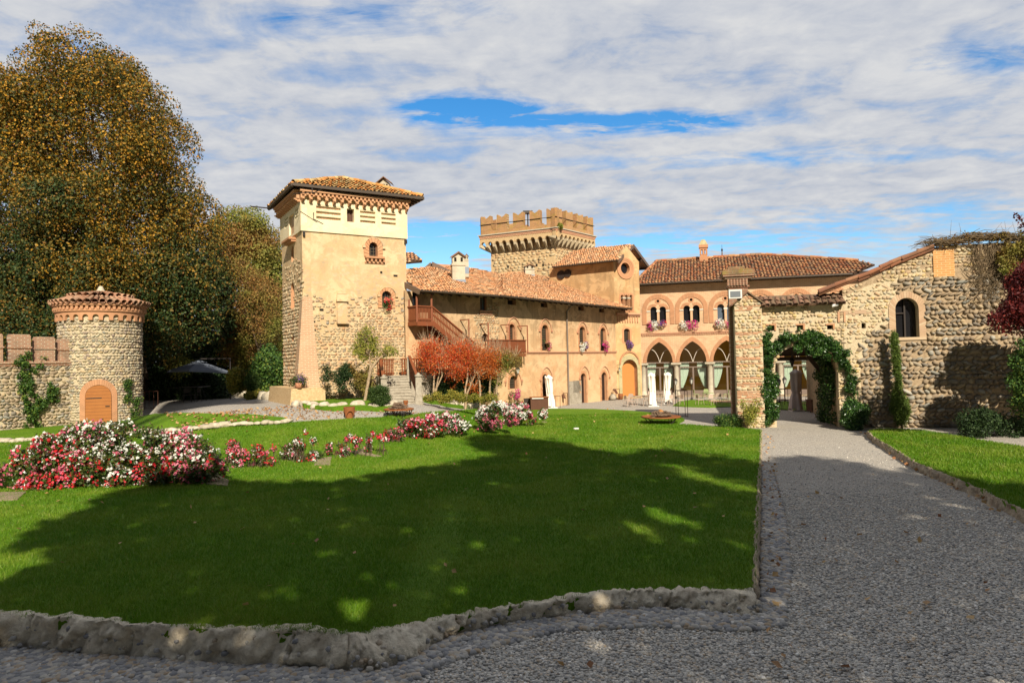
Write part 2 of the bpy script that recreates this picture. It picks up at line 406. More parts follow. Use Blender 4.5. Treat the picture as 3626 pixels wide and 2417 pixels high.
def leaves(C, N, size, mb=None, mi=0, aspect=.7, up=0):
    """one small quad per centre; N = rough outward normals"""
    n = len(C); mb = mb or MB()
    d = N + rng.normal(0, .75, (n, 3)); d /= np.linalg.norm(d, axis=1)[:, None]
    t = np.cross(d, rng.normal(0, 1, (n, 3))); t /= np.linalg.norm(t, axis=1)[:, None] + 1e-9
    b = np.cross(d, t)
    sz = (size * rng.uniform(.6, 1.3, n))[:, None]
    t = t * sz * .5; b = b * sz * .5 * aspect
    P = np.stack([C - t, C - t * .1 + b + d * sz * .08, C + t, C - t * .1 - b + d * sz * .08], 1)
    mb.add(P.reshape(-1, 3), (np.arange(n)[:, None] * 4 + np.arange(4)), mi, False)
    return mb
def blob_leaves(blobs, n, size, mb=None, mi=0, inner=.55, aspect=.7):
    B = np.array(blobs, float); B = np.hstack([B, B[:, 3:4], B[:, 3:4]]) if B.shape[1] == 4 else B
    ar = (B[:, 3] * B[:, 4] * B[:, 5]) ** (2 / 3); idx = rng.choice(len(B), n, p=ar / ar.sum())
    d = rng.normal(0, 1, (n, 3)); d /= np.linalg.norm(d, axis=1)[:, None]
    r = rng.uniform(inner ** 2, 1.1, n) ** .5
    C = B[idx, :3] + d * r[:, None] * B[idx, 3:6] + rng.normal(0, .04, (n, 3))
    return leaves(C, d, size, mb, mi, aspect)
# ================================================ materials
def srgb(r, g_, b): 
    f = lambda c: (c / 255 / 12.92) if c / 255 <= .04045 else ((c / 255 + .055) / 1.055) ** 2.4
    return (f(r), f(g_), f(b))
def stucco(name, base, light, dark, stain=.5, streak=0, sc=1, rough_b=.35, rubble=0):
    def fn(g, b):
        v = g.coord()
        n1 = g.noise(v, .55 * sc, 5, .6, .6); n2 = g.noise(g.map(v, (1, .8, 1), (0, 0, 0), (5, 3, 2)), 2.3 * sc, 6, .62, .3)
        c = g.mix(g.ramp(n1, [(.36, 0.), (.62, 1.)]), base, light)
        c = g.mix(g.math('MULTIPLY', g.ramp(n2, [(.5, 0.), (.68, 1.)]), stain), c, dark)
        n4 = g.noise(v, 14, 5, .65)
        c = g.mix(g.math('MULTIPLY', g.ramp(n4, [(.5, 0.), (.72, 1.)]), .38), c, tuple(k * .55 for k in base))
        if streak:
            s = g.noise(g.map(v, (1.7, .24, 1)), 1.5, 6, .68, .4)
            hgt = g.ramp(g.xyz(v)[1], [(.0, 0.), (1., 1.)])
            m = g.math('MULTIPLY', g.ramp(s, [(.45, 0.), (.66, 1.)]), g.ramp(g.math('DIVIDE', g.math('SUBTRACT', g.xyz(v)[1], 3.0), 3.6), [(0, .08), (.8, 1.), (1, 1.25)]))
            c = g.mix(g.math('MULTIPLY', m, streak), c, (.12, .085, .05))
            up_ = g.ramp(g.math('ADD', g.math('DIVIDE', g.xyz(v)[1], 10), g.math('MULTIPLY', n1, .22)), [(.56, 0.), (.74, .75)])  # weathered upper wall, its colour deepened further to strengthen the eave shade
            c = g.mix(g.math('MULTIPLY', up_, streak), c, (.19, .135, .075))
        n5 = g.noise(g.map(v, (1, 1.3, 1), (0, 0, 0), (9, 1, 4)), .9 * sc, 6, .68, .8)
        c = g.mix(g.math('MULTIPLY', g.ramp(n5, [(.50, 0.), (.53, 1.)]), .35), c, tuple(min(.85, k * 1.18 + .03) for k in light))
        if rubble:
            vd = g.vor(g.map(v, (1, 1.7, 1)), 4.6); vc = g.xyz(g.vor(g.map(v, (1, 1.7, 1)), 4.6, 'Color'))[0]
            rc = g.mix(g.ramp(vd, [(.42, 0.), (.62, 1.)]), g.ramp(vc, [(0, (.50, .40, .26)), (.6, (.40, .30, .19)), (1, (.55, .36, .2))]), tuple(k * .95 for k in base))
            n6 = g.noise(g.map(v, (1, 1, 1), (0, 0, 0), (3, 7, 1)), .8, 6, .7, .9)
            up = g.math('MULTIPLY', g.math('SUBTRACT', 8.5, g.xyz(v)[1]), .024)
            mk = g.ramp(g.math('ADD', n6, up), [(.51, 0.), (.57, rubble)]); c = g.mix(mk, c, rc)
        hgt = g.math('ADD', g.math('MULTIPLY', g.noise(v, 9, 6, .7), .6), g.math('MULTIPLY', g.noise(v, 45, 3), .4))
        return c, g.bump(hgt, rough_b, .05)
    return mat(name, fn)
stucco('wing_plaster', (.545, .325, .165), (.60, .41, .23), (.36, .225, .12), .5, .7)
stucco('gate_plaster', (.53, .31, .135), (.59, .39, .195), (.38, .22, .10), .4, .3)
stucco('tower_plaster', (.545, .365, .19), (.60, .45, .27), (.38, .26, .15), .5, 0, 1, .5, .8)
stucco('cream_plaster', (.66, .54, .34), (.70, .60, .41), (.52, .39, .21), .22, 0)
stucco('chimney_plaster', (.42, .37, .27), (.47, .42, .32), (.26, .23, .17), .5, 0)
stucco('portal_stone', (.34, .30, .15), (.42, .37, .21), (.24, .2, .11), .5, 0, 2)
stucco('grey_stone', (.29, .25, .19), (.37, .33, .26), (.15, .13, .10), .6, 0, 4)
stucco('column_stone', (.40, .35, .26), (.48, .43, .33), (.3, .26, .19), .4, 0, 2)
def brickm(name, c1, c2, mort, w=.28, h=.09, ms=.012, dirt=(.15, .11, .06), da=.35, bs=.5, moss=0):
    def fn(g, b):
        v = g.coord(); o = g.brick(v, c1, c2, mort, w, h, ms)
        n = g.noise(v, 1.2, 5, .6, .3); c = g.mix(g.math('MULTIPLY', g.ramp(n, [(.5, 0.), (.7, 1.)]), da), o[0], dirt)
        n2 = g.noise(v, 11, 3); c = g.mix(g.math('MULTIPLY', n2, .35), c, mort)
        if moss: c = g.mix(g.math('MULTIPLY', g.ramp(g.noise(v, 1.7, 5, .6, .5), [(.48, 0.), (.6, 1.)]), moss), c, (.26, .20, .03))
        hh = g.math('SUBTRACT', g.math('MULTIPLY', g.noise(v, 22, 3), .5), o[1])
        return c, g.bump(hh, bs, .02)
    return mat(name, fn)
brickm('arcade_brick', (.60, .36, .20), (.50, .27, .14), (.66, .50, .33))
brickm('old_brick', (.50, .26, .14), (.40, .20, .11), (.52, .40, .26), .3, .085, .016, (.46, .36, .23), .85)
brickm('battlement_brick', (.42, .19, .07), (.30, .13, .05), (.46, .33, .18), .34, .11, .014, (.12, .09, .05), .3, .5, .42)
brickm('wall_brick', (.36, .15, .075), (.24, .09, .05), (.42, .33, .24), .3, .1, .02, (.06, .05, .03), .5)
brickm('infill_brick', (.60, .25, .07), (.52, .20, .05), (.62, .42, .2), .3, .09, .016)
brickm('pillar_brick', (.34, .14, .08), (.25, .10, .06), (.34, .25, .17), .3, .1, .016, (.07, .06, .03), .5)
brickm('mossy_brick', (.30, .14, .07), (.22, .11, .06), (.26, .2, .12), .3, .1, .02, (.07, .06, .02), .6, .8, .55)
def terracotta(name, a, b_, dirt=.3):
    def fn(g, b):
        v = g.coord(); c = g.mix(g.island(), a, b_); c = g.mix(g.math('MULTIPLY', g.noise(v, 6, 4, .7), dirt), c, (.16, .10, .06))
        return c, g.bump(g.noise(v, 30, 3), .3, .01)
    return mat(name, fn)
terracotta('arch_brick', (.54, .27, .14), (.45, .23, .12))
terracotta('ring_brick', (.52, .25, .12), (.58, .33, .18))
terracotta('pink_trim', (.52, .25, .15), (.58, .33, .2))
def tilem(name, stops, lich=.4, lc=(.35, .30, .16), dk=.4, dkc=(.06, .045, .03)):
    def fn(g, b):
        v = g.coord(); c = g.ramp(g.island(), stops)
        n = g.noise(v, .8, 5, .65, .5); c = g.mix(g.math('MULTIPLY', g.ramp(n, [(.45, 0.), (.68, 1.)]), dk), c, dkc)
        n2 = g.noise(v, 9, 4, .7); c = g.mix(g.math('MULTIPLY', g.ramp(n2, [(.52, 0.), (.66, 1.)]), lich), c, lc)
        return c, g.bump(g.noise(v, 25, 4), .4, .015)
    return mat(name, fn, .9)
tilem('roof_tile_orange', [(0, (.60, .25, .10)), (.3, (.70, .36, .17)), (.55, (.52, .24, .12)), (.75, (.72, .46, .26)), (1, (.30, .17, .10))], .35, (.42, .36, .2), .3)
tilem('roof_tile_tower', [(0, (.56, .19, .04)), (.35, (.50, .22, .06)), (.6, (.58, .36, .14)), (.8, (.30, .15, .05)), (1, (.55, .42, .20))], .4, (.42, .34, .10), .25)
tilem('roof_tile_arcade', [(0, (.32, .10, .045)), (.3, (.42, .17, .07)), (.6, (.48, .27, .13)), (.8, (.22, .09, .05)), (1, (.30, .20, .12))], .3, (.3, .25, .15), .3)
tilem('roof_tile_round', [(0, (.36, .17, .10)), (.5, (.44, .25, .15)), (1, (.28, .17, .11))], .5, (.40, .36, .26), .35)
tilem('roof_tile_mossy', [(0, (.14, .07, .045)), (.5, (.22, .12, .075)), (.8, (.28, .15, .10)), (1, (.10, .08, .05))], .5, (.16, .14, .05), .5)
tilem('verge_tile', [(0, (.30, .12, .06)), (.6, (.22, .10, .06)), (1, (.34, .17, .09))], .3, (.1, .08, .05), .4)
def stonem(name, stops, mott=.35):
    def fn(g, b):
        v = g.coord(); c = g.ramp(g.island(), stops); c = g.mix(g.math('MULTIPLY', g.noise(v, 16, 4, .7), mott), c, (.16, .12, .08))
        return c, g.bump(g.noise(v, 34, 4, .65), .35, .012)
    return mat(name, fn, .8)
stonem('barn_stone', [(0, (.24, .18, .12)), (.25, (.37, .28, .18)), (.45, (.17, .15, .125)), (.65, (.32, .28, .22)), (.82, (.44, .33, .19)), (.93, (.22, .22, .19)), (1, (.46, .43, .36))])
stonem('arch_stone', [(0, (.52, .41, .24)), (.3, (.60, .49, .31)), (.5, (.46, .30, .17)), (.7, (.42, .38, .28)), (.9, (.56, .40, .16)), (1, (.36, .25, .16))])
stonem('castle_stone', [(0, (.40, .34, .25)), (.25, (.50, .42, .28)), (.45, (.26, .20, .17)), (.6, (.40, .38, .28)), (.75, (.46, .34, .19)), (.88, (.24, .24, .20)), (1, (.58, .50, .34))])
stonem('tower_stone', [(0, (.42, .33, .20)), (.4, (.50, .40, .25)), (.7, (.32, .25, .16)), (.9, (.46, .26, .13)), (1, (.3, .27, .22))])
stonem('pier_brick_piece', [(0, (.50, .24, .13)), (.5, (.56, .32, .18)), (.8, (.44, .20, .11)), (1, (.52, .42, .28))])
stonem('keep_stone', [(0, (.48, .36, .20)), (.4, (.56, .45, .28)), (.7, (.40, .27, .15)), (1, (.5, .30, .16))])
stonem('pebble_stone', [(0, (.22, .22, .23)), (.3, (.42, .40, .37)), (.5, (.20, .205, .22)), (.7, (.52, .48, .41)), (.9, (.38, .28, .18)), (1, (.66, .63, .58))], .2)
stonem('gravel_stone', [(0, (.19, .19, .19)), (.25, (.58, .54, .48)), (.5, (.36, .345, .32)), (.75, (.74, .69, .60)), (.9, (.52, .40, .28)), (1, (.90, .87, .80))], .1)
def mortar(name, c, d, bs=.6, sc=9):
    def fn(g, b):
        v = g.coord(); n = g.noise(v, sc, 5, .65); return g.mix(g.ramp(n, [(.35, 0.), (.65, 1.)]), c, d), g.bump(g.noise(v, sc * 2.2, 5, .7), bs, .05)
    return mat(name, fn, .95)
mortar('barn_mortar', (.44, .33, .21), (.28, .20, .12))
mortar('cream_mortar', (.60, .50, .34), (.48, .38, .24))
mortar('castle_mortar', (.58, .48, .33), (.42, .34, .22))
mortar('keep_mortar', (.58, .43, .24), (.46, .30, .15))
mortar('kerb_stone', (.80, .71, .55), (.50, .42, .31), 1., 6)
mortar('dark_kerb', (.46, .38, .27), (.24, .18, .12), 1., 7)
mortar('white_rock', (.60, .53, .41), (.34, .29, .21), .9, 4)
mortar('soil', (.10, .065, .035), (.16, .11, .06), .9, 6)
mortar('pale_path', (.32, .25, .17), (.20, .15, .10), .6, 7)
mortar('bark', (.16, .11, .07), (.08, .055, .035), .9, 8)
mortar('pale_bark', (.46, .34, .22), (.26, .18, .11), .7, 8)
mortar('dry_vine', (.20, .14, .08), (.11, .08, .045), .7, 8)
def flatm(name, c, rough=.7, spec=.3, metal=0, var=.15, sc=6):
    def fn(g, b):
        b.inputs['Metallic'].default_value = metal; v = g.coord()
        return g.mix(g.math('MULTIPLY', g.noise(v, sc, 4), var * 2), c, tuple(k * .45 for k in c))
    return mat(name, fn, rough, spec)
stonem('pale_brick_piece', [(0, (.58, .40, .25)), (.5, (.50, .32, .19)), (.8, (.60, .46, .30)), (1, (.46, .27, .16))])
flatm('dark_timber', (.07, .04, .025), .7); flatm('fascia_brown', (.15, .10, .07), .6); flatm('eave_dark', (.045, .03, .022), .8)
flatm('gutter', (.07, .05, .035), .45, .5); flatm('downpipe', (.20, .16, .13), .5)
flatm('red_timber', (.24, .07, .025), .55, .4, 0, .3, 9); flatm('brown_shutter', (.10, .05, .03), .6)
flatm('window_dark', (.012, .012, .014), .15, .6); flatm('blind_hole', (.02, .015, .01), .9); flatm('inner_dark', (.03, .022, .016), .9)
flatm('pane_blue', (.10, .13, .17), .04, 1.0); flatm('lattice', (.10, .08, .05), .6); flatm('lead', (.16, .18, .2), .5)
flatm('portal_door', (.52, .22, .06), .6, .3); flatm('frame_grey', (.20, .15, .12), .5); flatm('glazing_bar', (.66, .60, .5), .5)
flatm('iron', (.04, .032, .028), .5, .5, .4); flatm('lamp_glass', (.5, .5, .45), .2, .6); flatm('rust', (.30, .105, .035), .75, .2, 0, .4, 7)
flatm('rust_dark', (.12, .05, .028), .7, .3, 0, .35, 8); flatm('canvas_white', (.80, .76, .68), .9, .1, 0, .06); flatm('canvas_slate', (.13, .15, .19), .8, .2, 0, .05)
flatm('canvas_beige', (.55, .47, .43), .9, .1, 0, .06); flatm('chair_taupe', (.50, .38, .30), .5, .4); flatm('chair_green', (.28, .34, .14), .5, .4)
flatm('chair_red', (.16, .045, .035), .5); flatm('wood_stick', (.22, .15, .10), .8, .2, 0, .4, 12); flatm('white_pot', (.72, .70, .64), .5); flatm('terracotta_pot', (.45, .2, .11), .7)
flatm('floor_inside', (.45, .34, .22), .5); flatm('ochre_room', (.66, .44, .08), .9, .1); flatm('lamp_white', (.72, .70, .66), .4); flatm('red_glaze', (.28, .02, .015), .3, .6)
flatm('flashing', (.22, .27, .34), .5); flatm('dark_panel', (.035, .025, .02), .6); flatm('sign_white', (.75, .72, .66), .6)
flatm('marble', (.66, .60, .5), .5); flatm('cushion', (.6, .55, .45), .9)
def doorwood(g, b):
    v = g.coord(); y = g.xyz(v)[1]
    pl = g.math('FRACT', g.math('MULTIPLY', y, 5.6)); ln = g.ramp(pl, [(0, 0.), (.05, 1.), (.95, 1.), (1, 0.)])
    n = g.noise(g.map(v, (2, 14, 2)), 2.2, 5, .6); c = g.mix(n, (.36, .125, .025), (.20, .06, .015))
    c = g.mix(g.math('MULTIPLY', g.noise(v, 1.3, 2), .7), c, (.42, .17, .04)); c = g.mix(ln, (.05, .02, .01), c)
    return c, g.bump(ln, .6, .01)
mat('plank_door', doorwood, .55)
def curt(g, b):
    v = g.coord(); b.inputs['Sheen Weight'].default_value = .2; return (.50, .62, .50)
mat('curtain', curt, .9)
def glass(g, b):
    nt = g.nt; out = nt.nodes['Material Output']; tr = g.n('ShaderNodeBsdfTransparent'); gl = g.n('ShaderNodeBsdfGlossy'); gl.inputs['Roughness'].default_value = .02
    gl.inputs['Color'].default_value = (.8, .85, .9, 1); tr.inputs[0].default_value = (.86, .86, .84, 1)
    mx = g.n('ShaderNodeMixShader'); mx.inputs[0].default_value = .07; g.set(mx.inputs[1], tr.outputs[0]); g.set(mx.inputs[2], gl.outputs[0]); g.set(out.inputs[0], mx.outputs[0])
mat('glass', glass)
def leafm(name, stops, nsc=.35, alt=None, trans=.25, rough=.55, spec=.25, altr=(.45, .6), zg=None):
    def fn(g, b):
        v = g.coord(); c = g.ramp(g.island(), stops)
        if alt:
            nn = g.noise(v, nsc, 3, .6)
            if zg: nn = g.math('SUBTRACT', nn, g.math('MULTIPLY', g.math('SUBTRACT', g.math('DIVIDE', g.math('SUBTRACT', g.xyz(v)[2], zg[0]), zg[1] - zg[0]), .45), .30))
            c = g.mix(g.ramp(nn, [(altr[0], 0.), (altr[1], 1.)]), c, g.ramp(g.island(), alt))
        b.inputs['Subsurface Weight'].default_value = 0
        out = g.nt.nodes['Material Output']; t = g.n('ShaderNodeBsdfTranslucent'); g.set(t.inputs[0], c)
        mx = g.n('ShaderNodeMixShader'); mx.inputs[0].default_value = trans; g.set(mx.inputs[1], b.outputs[0]); g.set(mx.inputs[2], t.outputs[0]); g.set(out.inputs[0], mx.outputs[0])
        return c
    return mat(name, fn, rough, spec)
AUT = [(0, (.022, .036, .008)), (.28, (.06, .065, .012)), (.5, (.13, .10, .014)), (.72, (.26, .14, .015)), (.9, (.50, .26, .02)), (1, (.18, .055, .018))]
GRN = [(0, (.012, .028, .008)), (.4, (.025, .05, .012)), (.75, (.055, .08, .018)), (1, (.20, .10, .018))]
leafm('linden_leaf', AUT, .20, GRN, .12, .55, .25, (.42, .58), (4, 17))
leafm('linden_green', GRN, .3, [(0, (.03, .05, .012)), (.7, (.07, .09, .02)), (1, (.2, .12, .02))], .25)
leafm('thin_autumn', [(0, (.17, .085, .03)), (.5, (.28, .14, .04)), (.8, (.22, .18, .05)), (1, (.40, .20, .05))], .3, [(0, (.12, .15, .03)), (.6, (.24, .26, .05)), (1, (.36, .32, .07))], .3)
leafm('shrub_green', [(0, (.02, .05, .012)), (.5, (.05, .11, .02)), (.85, (.10, .19, .03)), (1, (.22, .24, .04))], .8)
leafm('shrub_yellow', [(0, (.10, .12, .02)), (.5, (.22, .22, .03)), (1, (.40, .30, .05))], .8)
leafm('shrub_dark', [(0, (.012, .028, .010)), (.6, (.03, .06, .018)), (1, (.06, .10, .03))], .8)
leafm('variegated', [(0, (.12, .14, .04)), (.5, (.26, .26, .10)), (1, (.40, .36, .18))], .8)
leafm('boxwood', [(0, (.02, .045, .010)), (.6, (.045, .085, .016)), (1, (.08, .13, .028))], .8)
leafm('ivy_leaf', [(0, (.012, .04, .008)), (.5, (.03, .085, .014)), (.85, (.06, .14, .02)), (1, (.12, .20, .04))], .8, None, .15, .35, .5)
leafm('cypress_leaf', [(0, (.05, .085, .014)), (.6, (.10, .16, .026)), (1, (.17, .23, .04))], .8)
leafm('red_leaf', [(0, (.52, .05, .02)), (.4, (.66, .09, .025)), (.8, (.66, .24, .05)), (1, (.34, .10, .03))], 1.2, None, .4)
leafm('orange_leaf', [(0, (.54, .11, .025)), (.4, (.62, .20, .035)), (.8, (.52, .10, .02)), (1, (.30, .20, .05))], 1.2, None, .4)
leafm('maple_dark', [(0, (.05, .006, .008)), (.6, (.11, .012, .012)), (1, (.22, .03, .02))], 1, None, .25)
leafm('yellow_green', [(0, (.14, .17, .03)), (.5, (.26, .28, .05)), (1, (.42, .38, .07))], 1, None, .35)
leafm('petal_white', [(0, (.75, .76, .68)), (1, (.82, .80, .74))], 1, None, .3)
leafm('petal_red', [(0, (.55, .012, .025)), (.6, (.66, .03, .04)), (1, (.7, .08, .1))], 1, None, .3)
leafm('petal_pink', [(0, (.62, .08, .16)), (.6, (.70, .18, .27)), (1, (.75, .38, .42))], 1, None, .3)
leafm('petal_magenta', [(0, (.55, .02, .20)), (1, (.65, .08, .32))], 1, None, .3)
leafm('petal_violet', [(0, (.14, .05, .25)), (1, (.28, .14, .38))], 1, None, .3)
leafm('begonia_leaf', [(0, (.03, .06, .012)), (.5, (.06, .11, .02)), (.85, (.09, .05, .02)), (1, (.14, .16, .03))], 1, None, .2, .3, .5)
leafm('fallen', [(0, (.34, .15, .06)), (.5, (.50, .33, .14)), (1, (.22, .08, .035))], 1, None, .1)
leafm('grass_blade', [(0, (.070, .175, .006)), (.5, (.10, .225, .007)), (.9, (.14, .26, .012)), (1, (.26, .28, .06))], .5, [(0, (.12, .225, .010)), (.6, (.17, .27, .016)), (1, (.27, .30, .06))], .35, .5, .25)
def lawnm(g, b):
    v = g.coord(); n = g.noise(v, .5, 4, .6); n2 = g.noise(g.map(v, (1, 1, 1)), 26, 5, .75); n3 = g.noise(v, 3, 4, .6)
    c = g.mix(g.ramp(n, [(.35, 0.), (.65, 1.)]), (.10, .215, .008), (.145, .26, .012))
    c = g.mix(g.math('MULTIPLY', g.ramp(n2, [(.35, 1.), (.6, 0.)]), .55), c, (.06, .13, .008))
    c = g.mix(g.math('MULTIPLY', g.ramp(n3, [(.5, 0.), (.75, 1.)]), .3), c, (.19, .28, .02))
    return c, g.bump(g.math('ADD', n2, g.math('MULTIPLY', n3, .3)), .9, .06)
mat('lawn', lawnm, .8, .15)
def gravelm(g, b):
    v = g.coord(); cell = g.vor(v, 34, 'Color'); d = g.vor(v, 34); cx_ = g.xyz(cell)[0]
    c = g.ramp(cx_, [(0, (.24, .23, .22)), (.25, (.58, .53, .46)), (.5, (.40, .37, .33)), (.8, (.76, .70, .60)), (1, (.54, .43, .32))])
    c = g.mix(g.ramp(d, [(.25, 0.), (.55, 1.)]), c, (.26, .24, .21))
    n = g.noise(v, .9, 5, .6); c = g.mix(g.math('MULTIPLY', g.ramp(n, [(.45, 0.), (.75, 1.)]), .35), c, (.42, .37, .30))
    return c, g.bump(g.math('ADD', g.math('MULTIPLY', g.math('SUBTRACT', 1, d), 1.), g.math('MULTIPLY', g.noise(v, 50, 2), .3)), .5, .02)
mat('gravel', gravelm, .9)

# ================================================ setting: gravel ground, lawns, kerbs
def grid_axis(a, b, near, far, c):
    xs = [a]; 
    while xs[-1] < b:
        x_ = xs[-1]; xs.append(x_ + (near if -30 < x_ < 70 else far))
    return np.array(xs)
gx = np.concatenate([np.linspace(-900, -60, 8), np.arange(-50, 52, .8), np.linspace(60, 900, 8)])
gy = np.concatenate([[-60, -20, -5], np.arange(1, 62, .8), [66, 75, 90, 130, 250, 500, 1200]])
m = MB(); V = np.array([(x, y, TZ(x, y)) for y in gy for x in gx]); nx = len(gx)
F = np.array([(j * nx + i, j * nx + i + 1, (j + 1) * nx + i + 1, (j + 1) * nx + i) for j in range(len(gy) - 1) for i in range(nx - 1)])
m.add(V, F, 0, True).build('ground', 'gravel', kind='structure')

def terr_sheet(name, poly, fz, matn, step=.7, skirt=.5, kind='structure', **kw):
    """sheet that follows the ground inside a world xy polygon, with a skirt down its rim"""
    P = [(float(p[0]), float(p[1])) for p in poly]
    D = []
    for i in range(len(P)):
        a, b = P[i], P[(i + 1) % len(P)]; n = max(1, int(math.dist(a, b) / step))
        D += [(a[0] + (b[0] - a[0]) * k / n, a[1] + (b[1] - a[1]) * k / n) for k in range(n)]
    from mathutils.geometry import delaunay_2d_cdt
    xs = np.arange(min(p[0] for p in P), max(p[0] for p in P), step); ys = np.arange(min(p[1] for p in P), max(p[1] for p in P), step)
    G = np.array([(x, y) for x in xs for y in ys]); 
    if len(G): G = G[inpoly(G, P)] + rng.normal(0, .02, (inpoly(G, P).sum(), 2))
    allp = [Vector(p) for p in D] + [Vector((float(q[0]), float(q[1]))) for q in G]
    vo, ed, fo, *_ = delaunay_2d_cdt(allp, [(i, (i + 1) % len(D)) for i in range(len(D))], [], 1, 1e-5)
    m = MB(); VV = [(v.x, v.y, fz(v.x, v.y)) for v in vo]
    T = []
    for f in fo:
        a, b, c = (vo[i] for i in f[:3]); T.append(tuple(f) if (b - a).cross(c - a) > 0 else tuple(f)[::-1])
    m.add(VV, T, 0, True)
    n = len(D); top = [(p[0], p[1], fz(*p)) for p in D]; bot = [(p[0], p[1], fz(*p) - skirt) for p in D]
    m.add(top + bot, [(k, (k + 1) % n, (k + 1) % n + n, k + n) for k in range(n)], 0)
    return m.build(name, matn, kind=kind, **kw)
def pxpoly(pts, fz): return [onz(px, py, fz)[:2] for px, py in pts]
KP = [((-60, 2174), (-60, 2294)), ((0, 2177), (0, 2298)), ((400, 2205), (390, 2325)), ((800, 2232), (780, 2352)), ((1224, 2252), (1224, 2380)), ((1290, 2247), (1345, 2384)), ((1400, 2225), (1440, 2350)), ((1576, 2195), (1580, 2265)),
      ((1800, 2155), (1810, 2212)), ((2149, 2101), (2149, 2168)), ((2296, 2094), (2300, 2160)), ((2500, 2092), (2500, 2168)), ((2640, 2098), (2655, 2188)), ((2674, 2088), (2698, 2184))]
lawn_px = [k[0] for k in KP] + [ov(1740, 1200), ov(1747, 1050), (2696, 1521), d2(1840, 616), d2(1600, 598), d2(1440, 590), d2(1500, 566), d2(1540, 545), d2(1490, 520), d2(1350, 490), d2(1210, 470), d2(1000, 450), d2(600, 432), d2(100, 428),
    (1840, 1446), (1686, 1448), (1594, 1456), (1550, 1457), (1466, 1467), (1358, 1475), (1254, 1480), (1050, 1492), (1009, 1499), (808, 1511), (636, 1529), (430, 1540), (222, 1555), (0, 1566)]
lw = pxpoly(lawn_px, LZ); lw.append(np.array([lw[-1][0] - 14, lw[-1][1] + 1])); lw.append(np.array([lw[0][0] - 9, lw[0][1] + .5]))
LAWN = lw
terr_sheet('main_lawn', lw, LZ, 'lawn')
L2 = lambda X, Y: TZ(X, Y) + .07
rl_px = [(3074, 1528), (3103, 1553), (3171, 1594), (3246, 1640), (3453, 1725), (3624, 1810), (4500, 2300), (5600, 1800), (3625, 1582), (3475, 1559), (3263, 1524), (3191, 1521), (3110, 1519)]
L3 = lambda X, Y: .16
RLAWN = pxpoly(rl_px, L3); terr_sheet('right_lawn', RLAWN, L3, 'lawn')
ll_px = [(0, 1560), (222, 1549), (430, 1534), (636, 1523), (808, 1506), (894, 1499), (1009, 1491), (1030, 1484), (1000, 1476), (894, 1465.5), (751, 1463), (640, 1460), (560, 1464), (420, 1480), (250, 1485), (-150, 1530)]
LLAWN = pxpoly(ll_px, L2); terr_sheet('tower_lawn', LLAWN, L2, 'lawn')
gl_px = [d3(0, 770), d3(60, 800), d3(120, 860), d3(300, 870), d3(450, 890), d3(620, 905), d3(900, 885), d3(1200, 900), d3(1450, 915), d3(1640, 880), d3(1560, 820), d3(1380, 700), d3(1000, 655), d3(500, 670), d3(440, 700), d3(150, 740)]
L4 = lambda X, Y: TZ(X, Y) + .16
terr_sheet('garden_lawn', pxpoly(gl_px, L4), L4, 'lawn')
gm_px = [d1(610, 1060), d1(700, 1090), d1(920, 1120), d1(1140, 1110), d1(1300, 1105), d1(1480, 1060), d1(1460, 1030), d1(1300, 1040), d1(900, 1020), d1(420, 1000), d1(330, 1010), d1(500, 1050)]
terr_sheet('border_lawn', pxpoly(gm_px, L4), L4, 'lawn')
cl_px = [d2(1420, 395), d2(1480, 355), d2(1600, 338), d2(2040, 345), d6(420, 1090), d6(560, 1085), d6(1100, 1150), d6(1100, 1185), d6(900, 1190), (2700, 1442), d2(2040, 405), d2(1800, 412), d2(1550, 405)]
L5 = lambda X, Y: .05
terr_sheet('court_lawn', [onz(px, py, L5)[:2] for px, py in [d2(1420, 395), d2(1480, 355), d2(1600, 338), d2(2040, 340), d6(600, 1060), d6(1250, 1070), d6(1250, 1190), d6(900, 1190), d2(2040, 405), d2(1800, 412), d2(1550, 405)]], L5, 'lawn', skirt=.2)
terr_sheet('court_paving', [onz(px, py, L5)[:2] for px, py in [d2(1780, 352), d2(1900, 346), d2(2040, 345), d2(2040, 368), d2(1850, 362)]], lambda X, Y: .065, 'old_brick', skirt=.03)

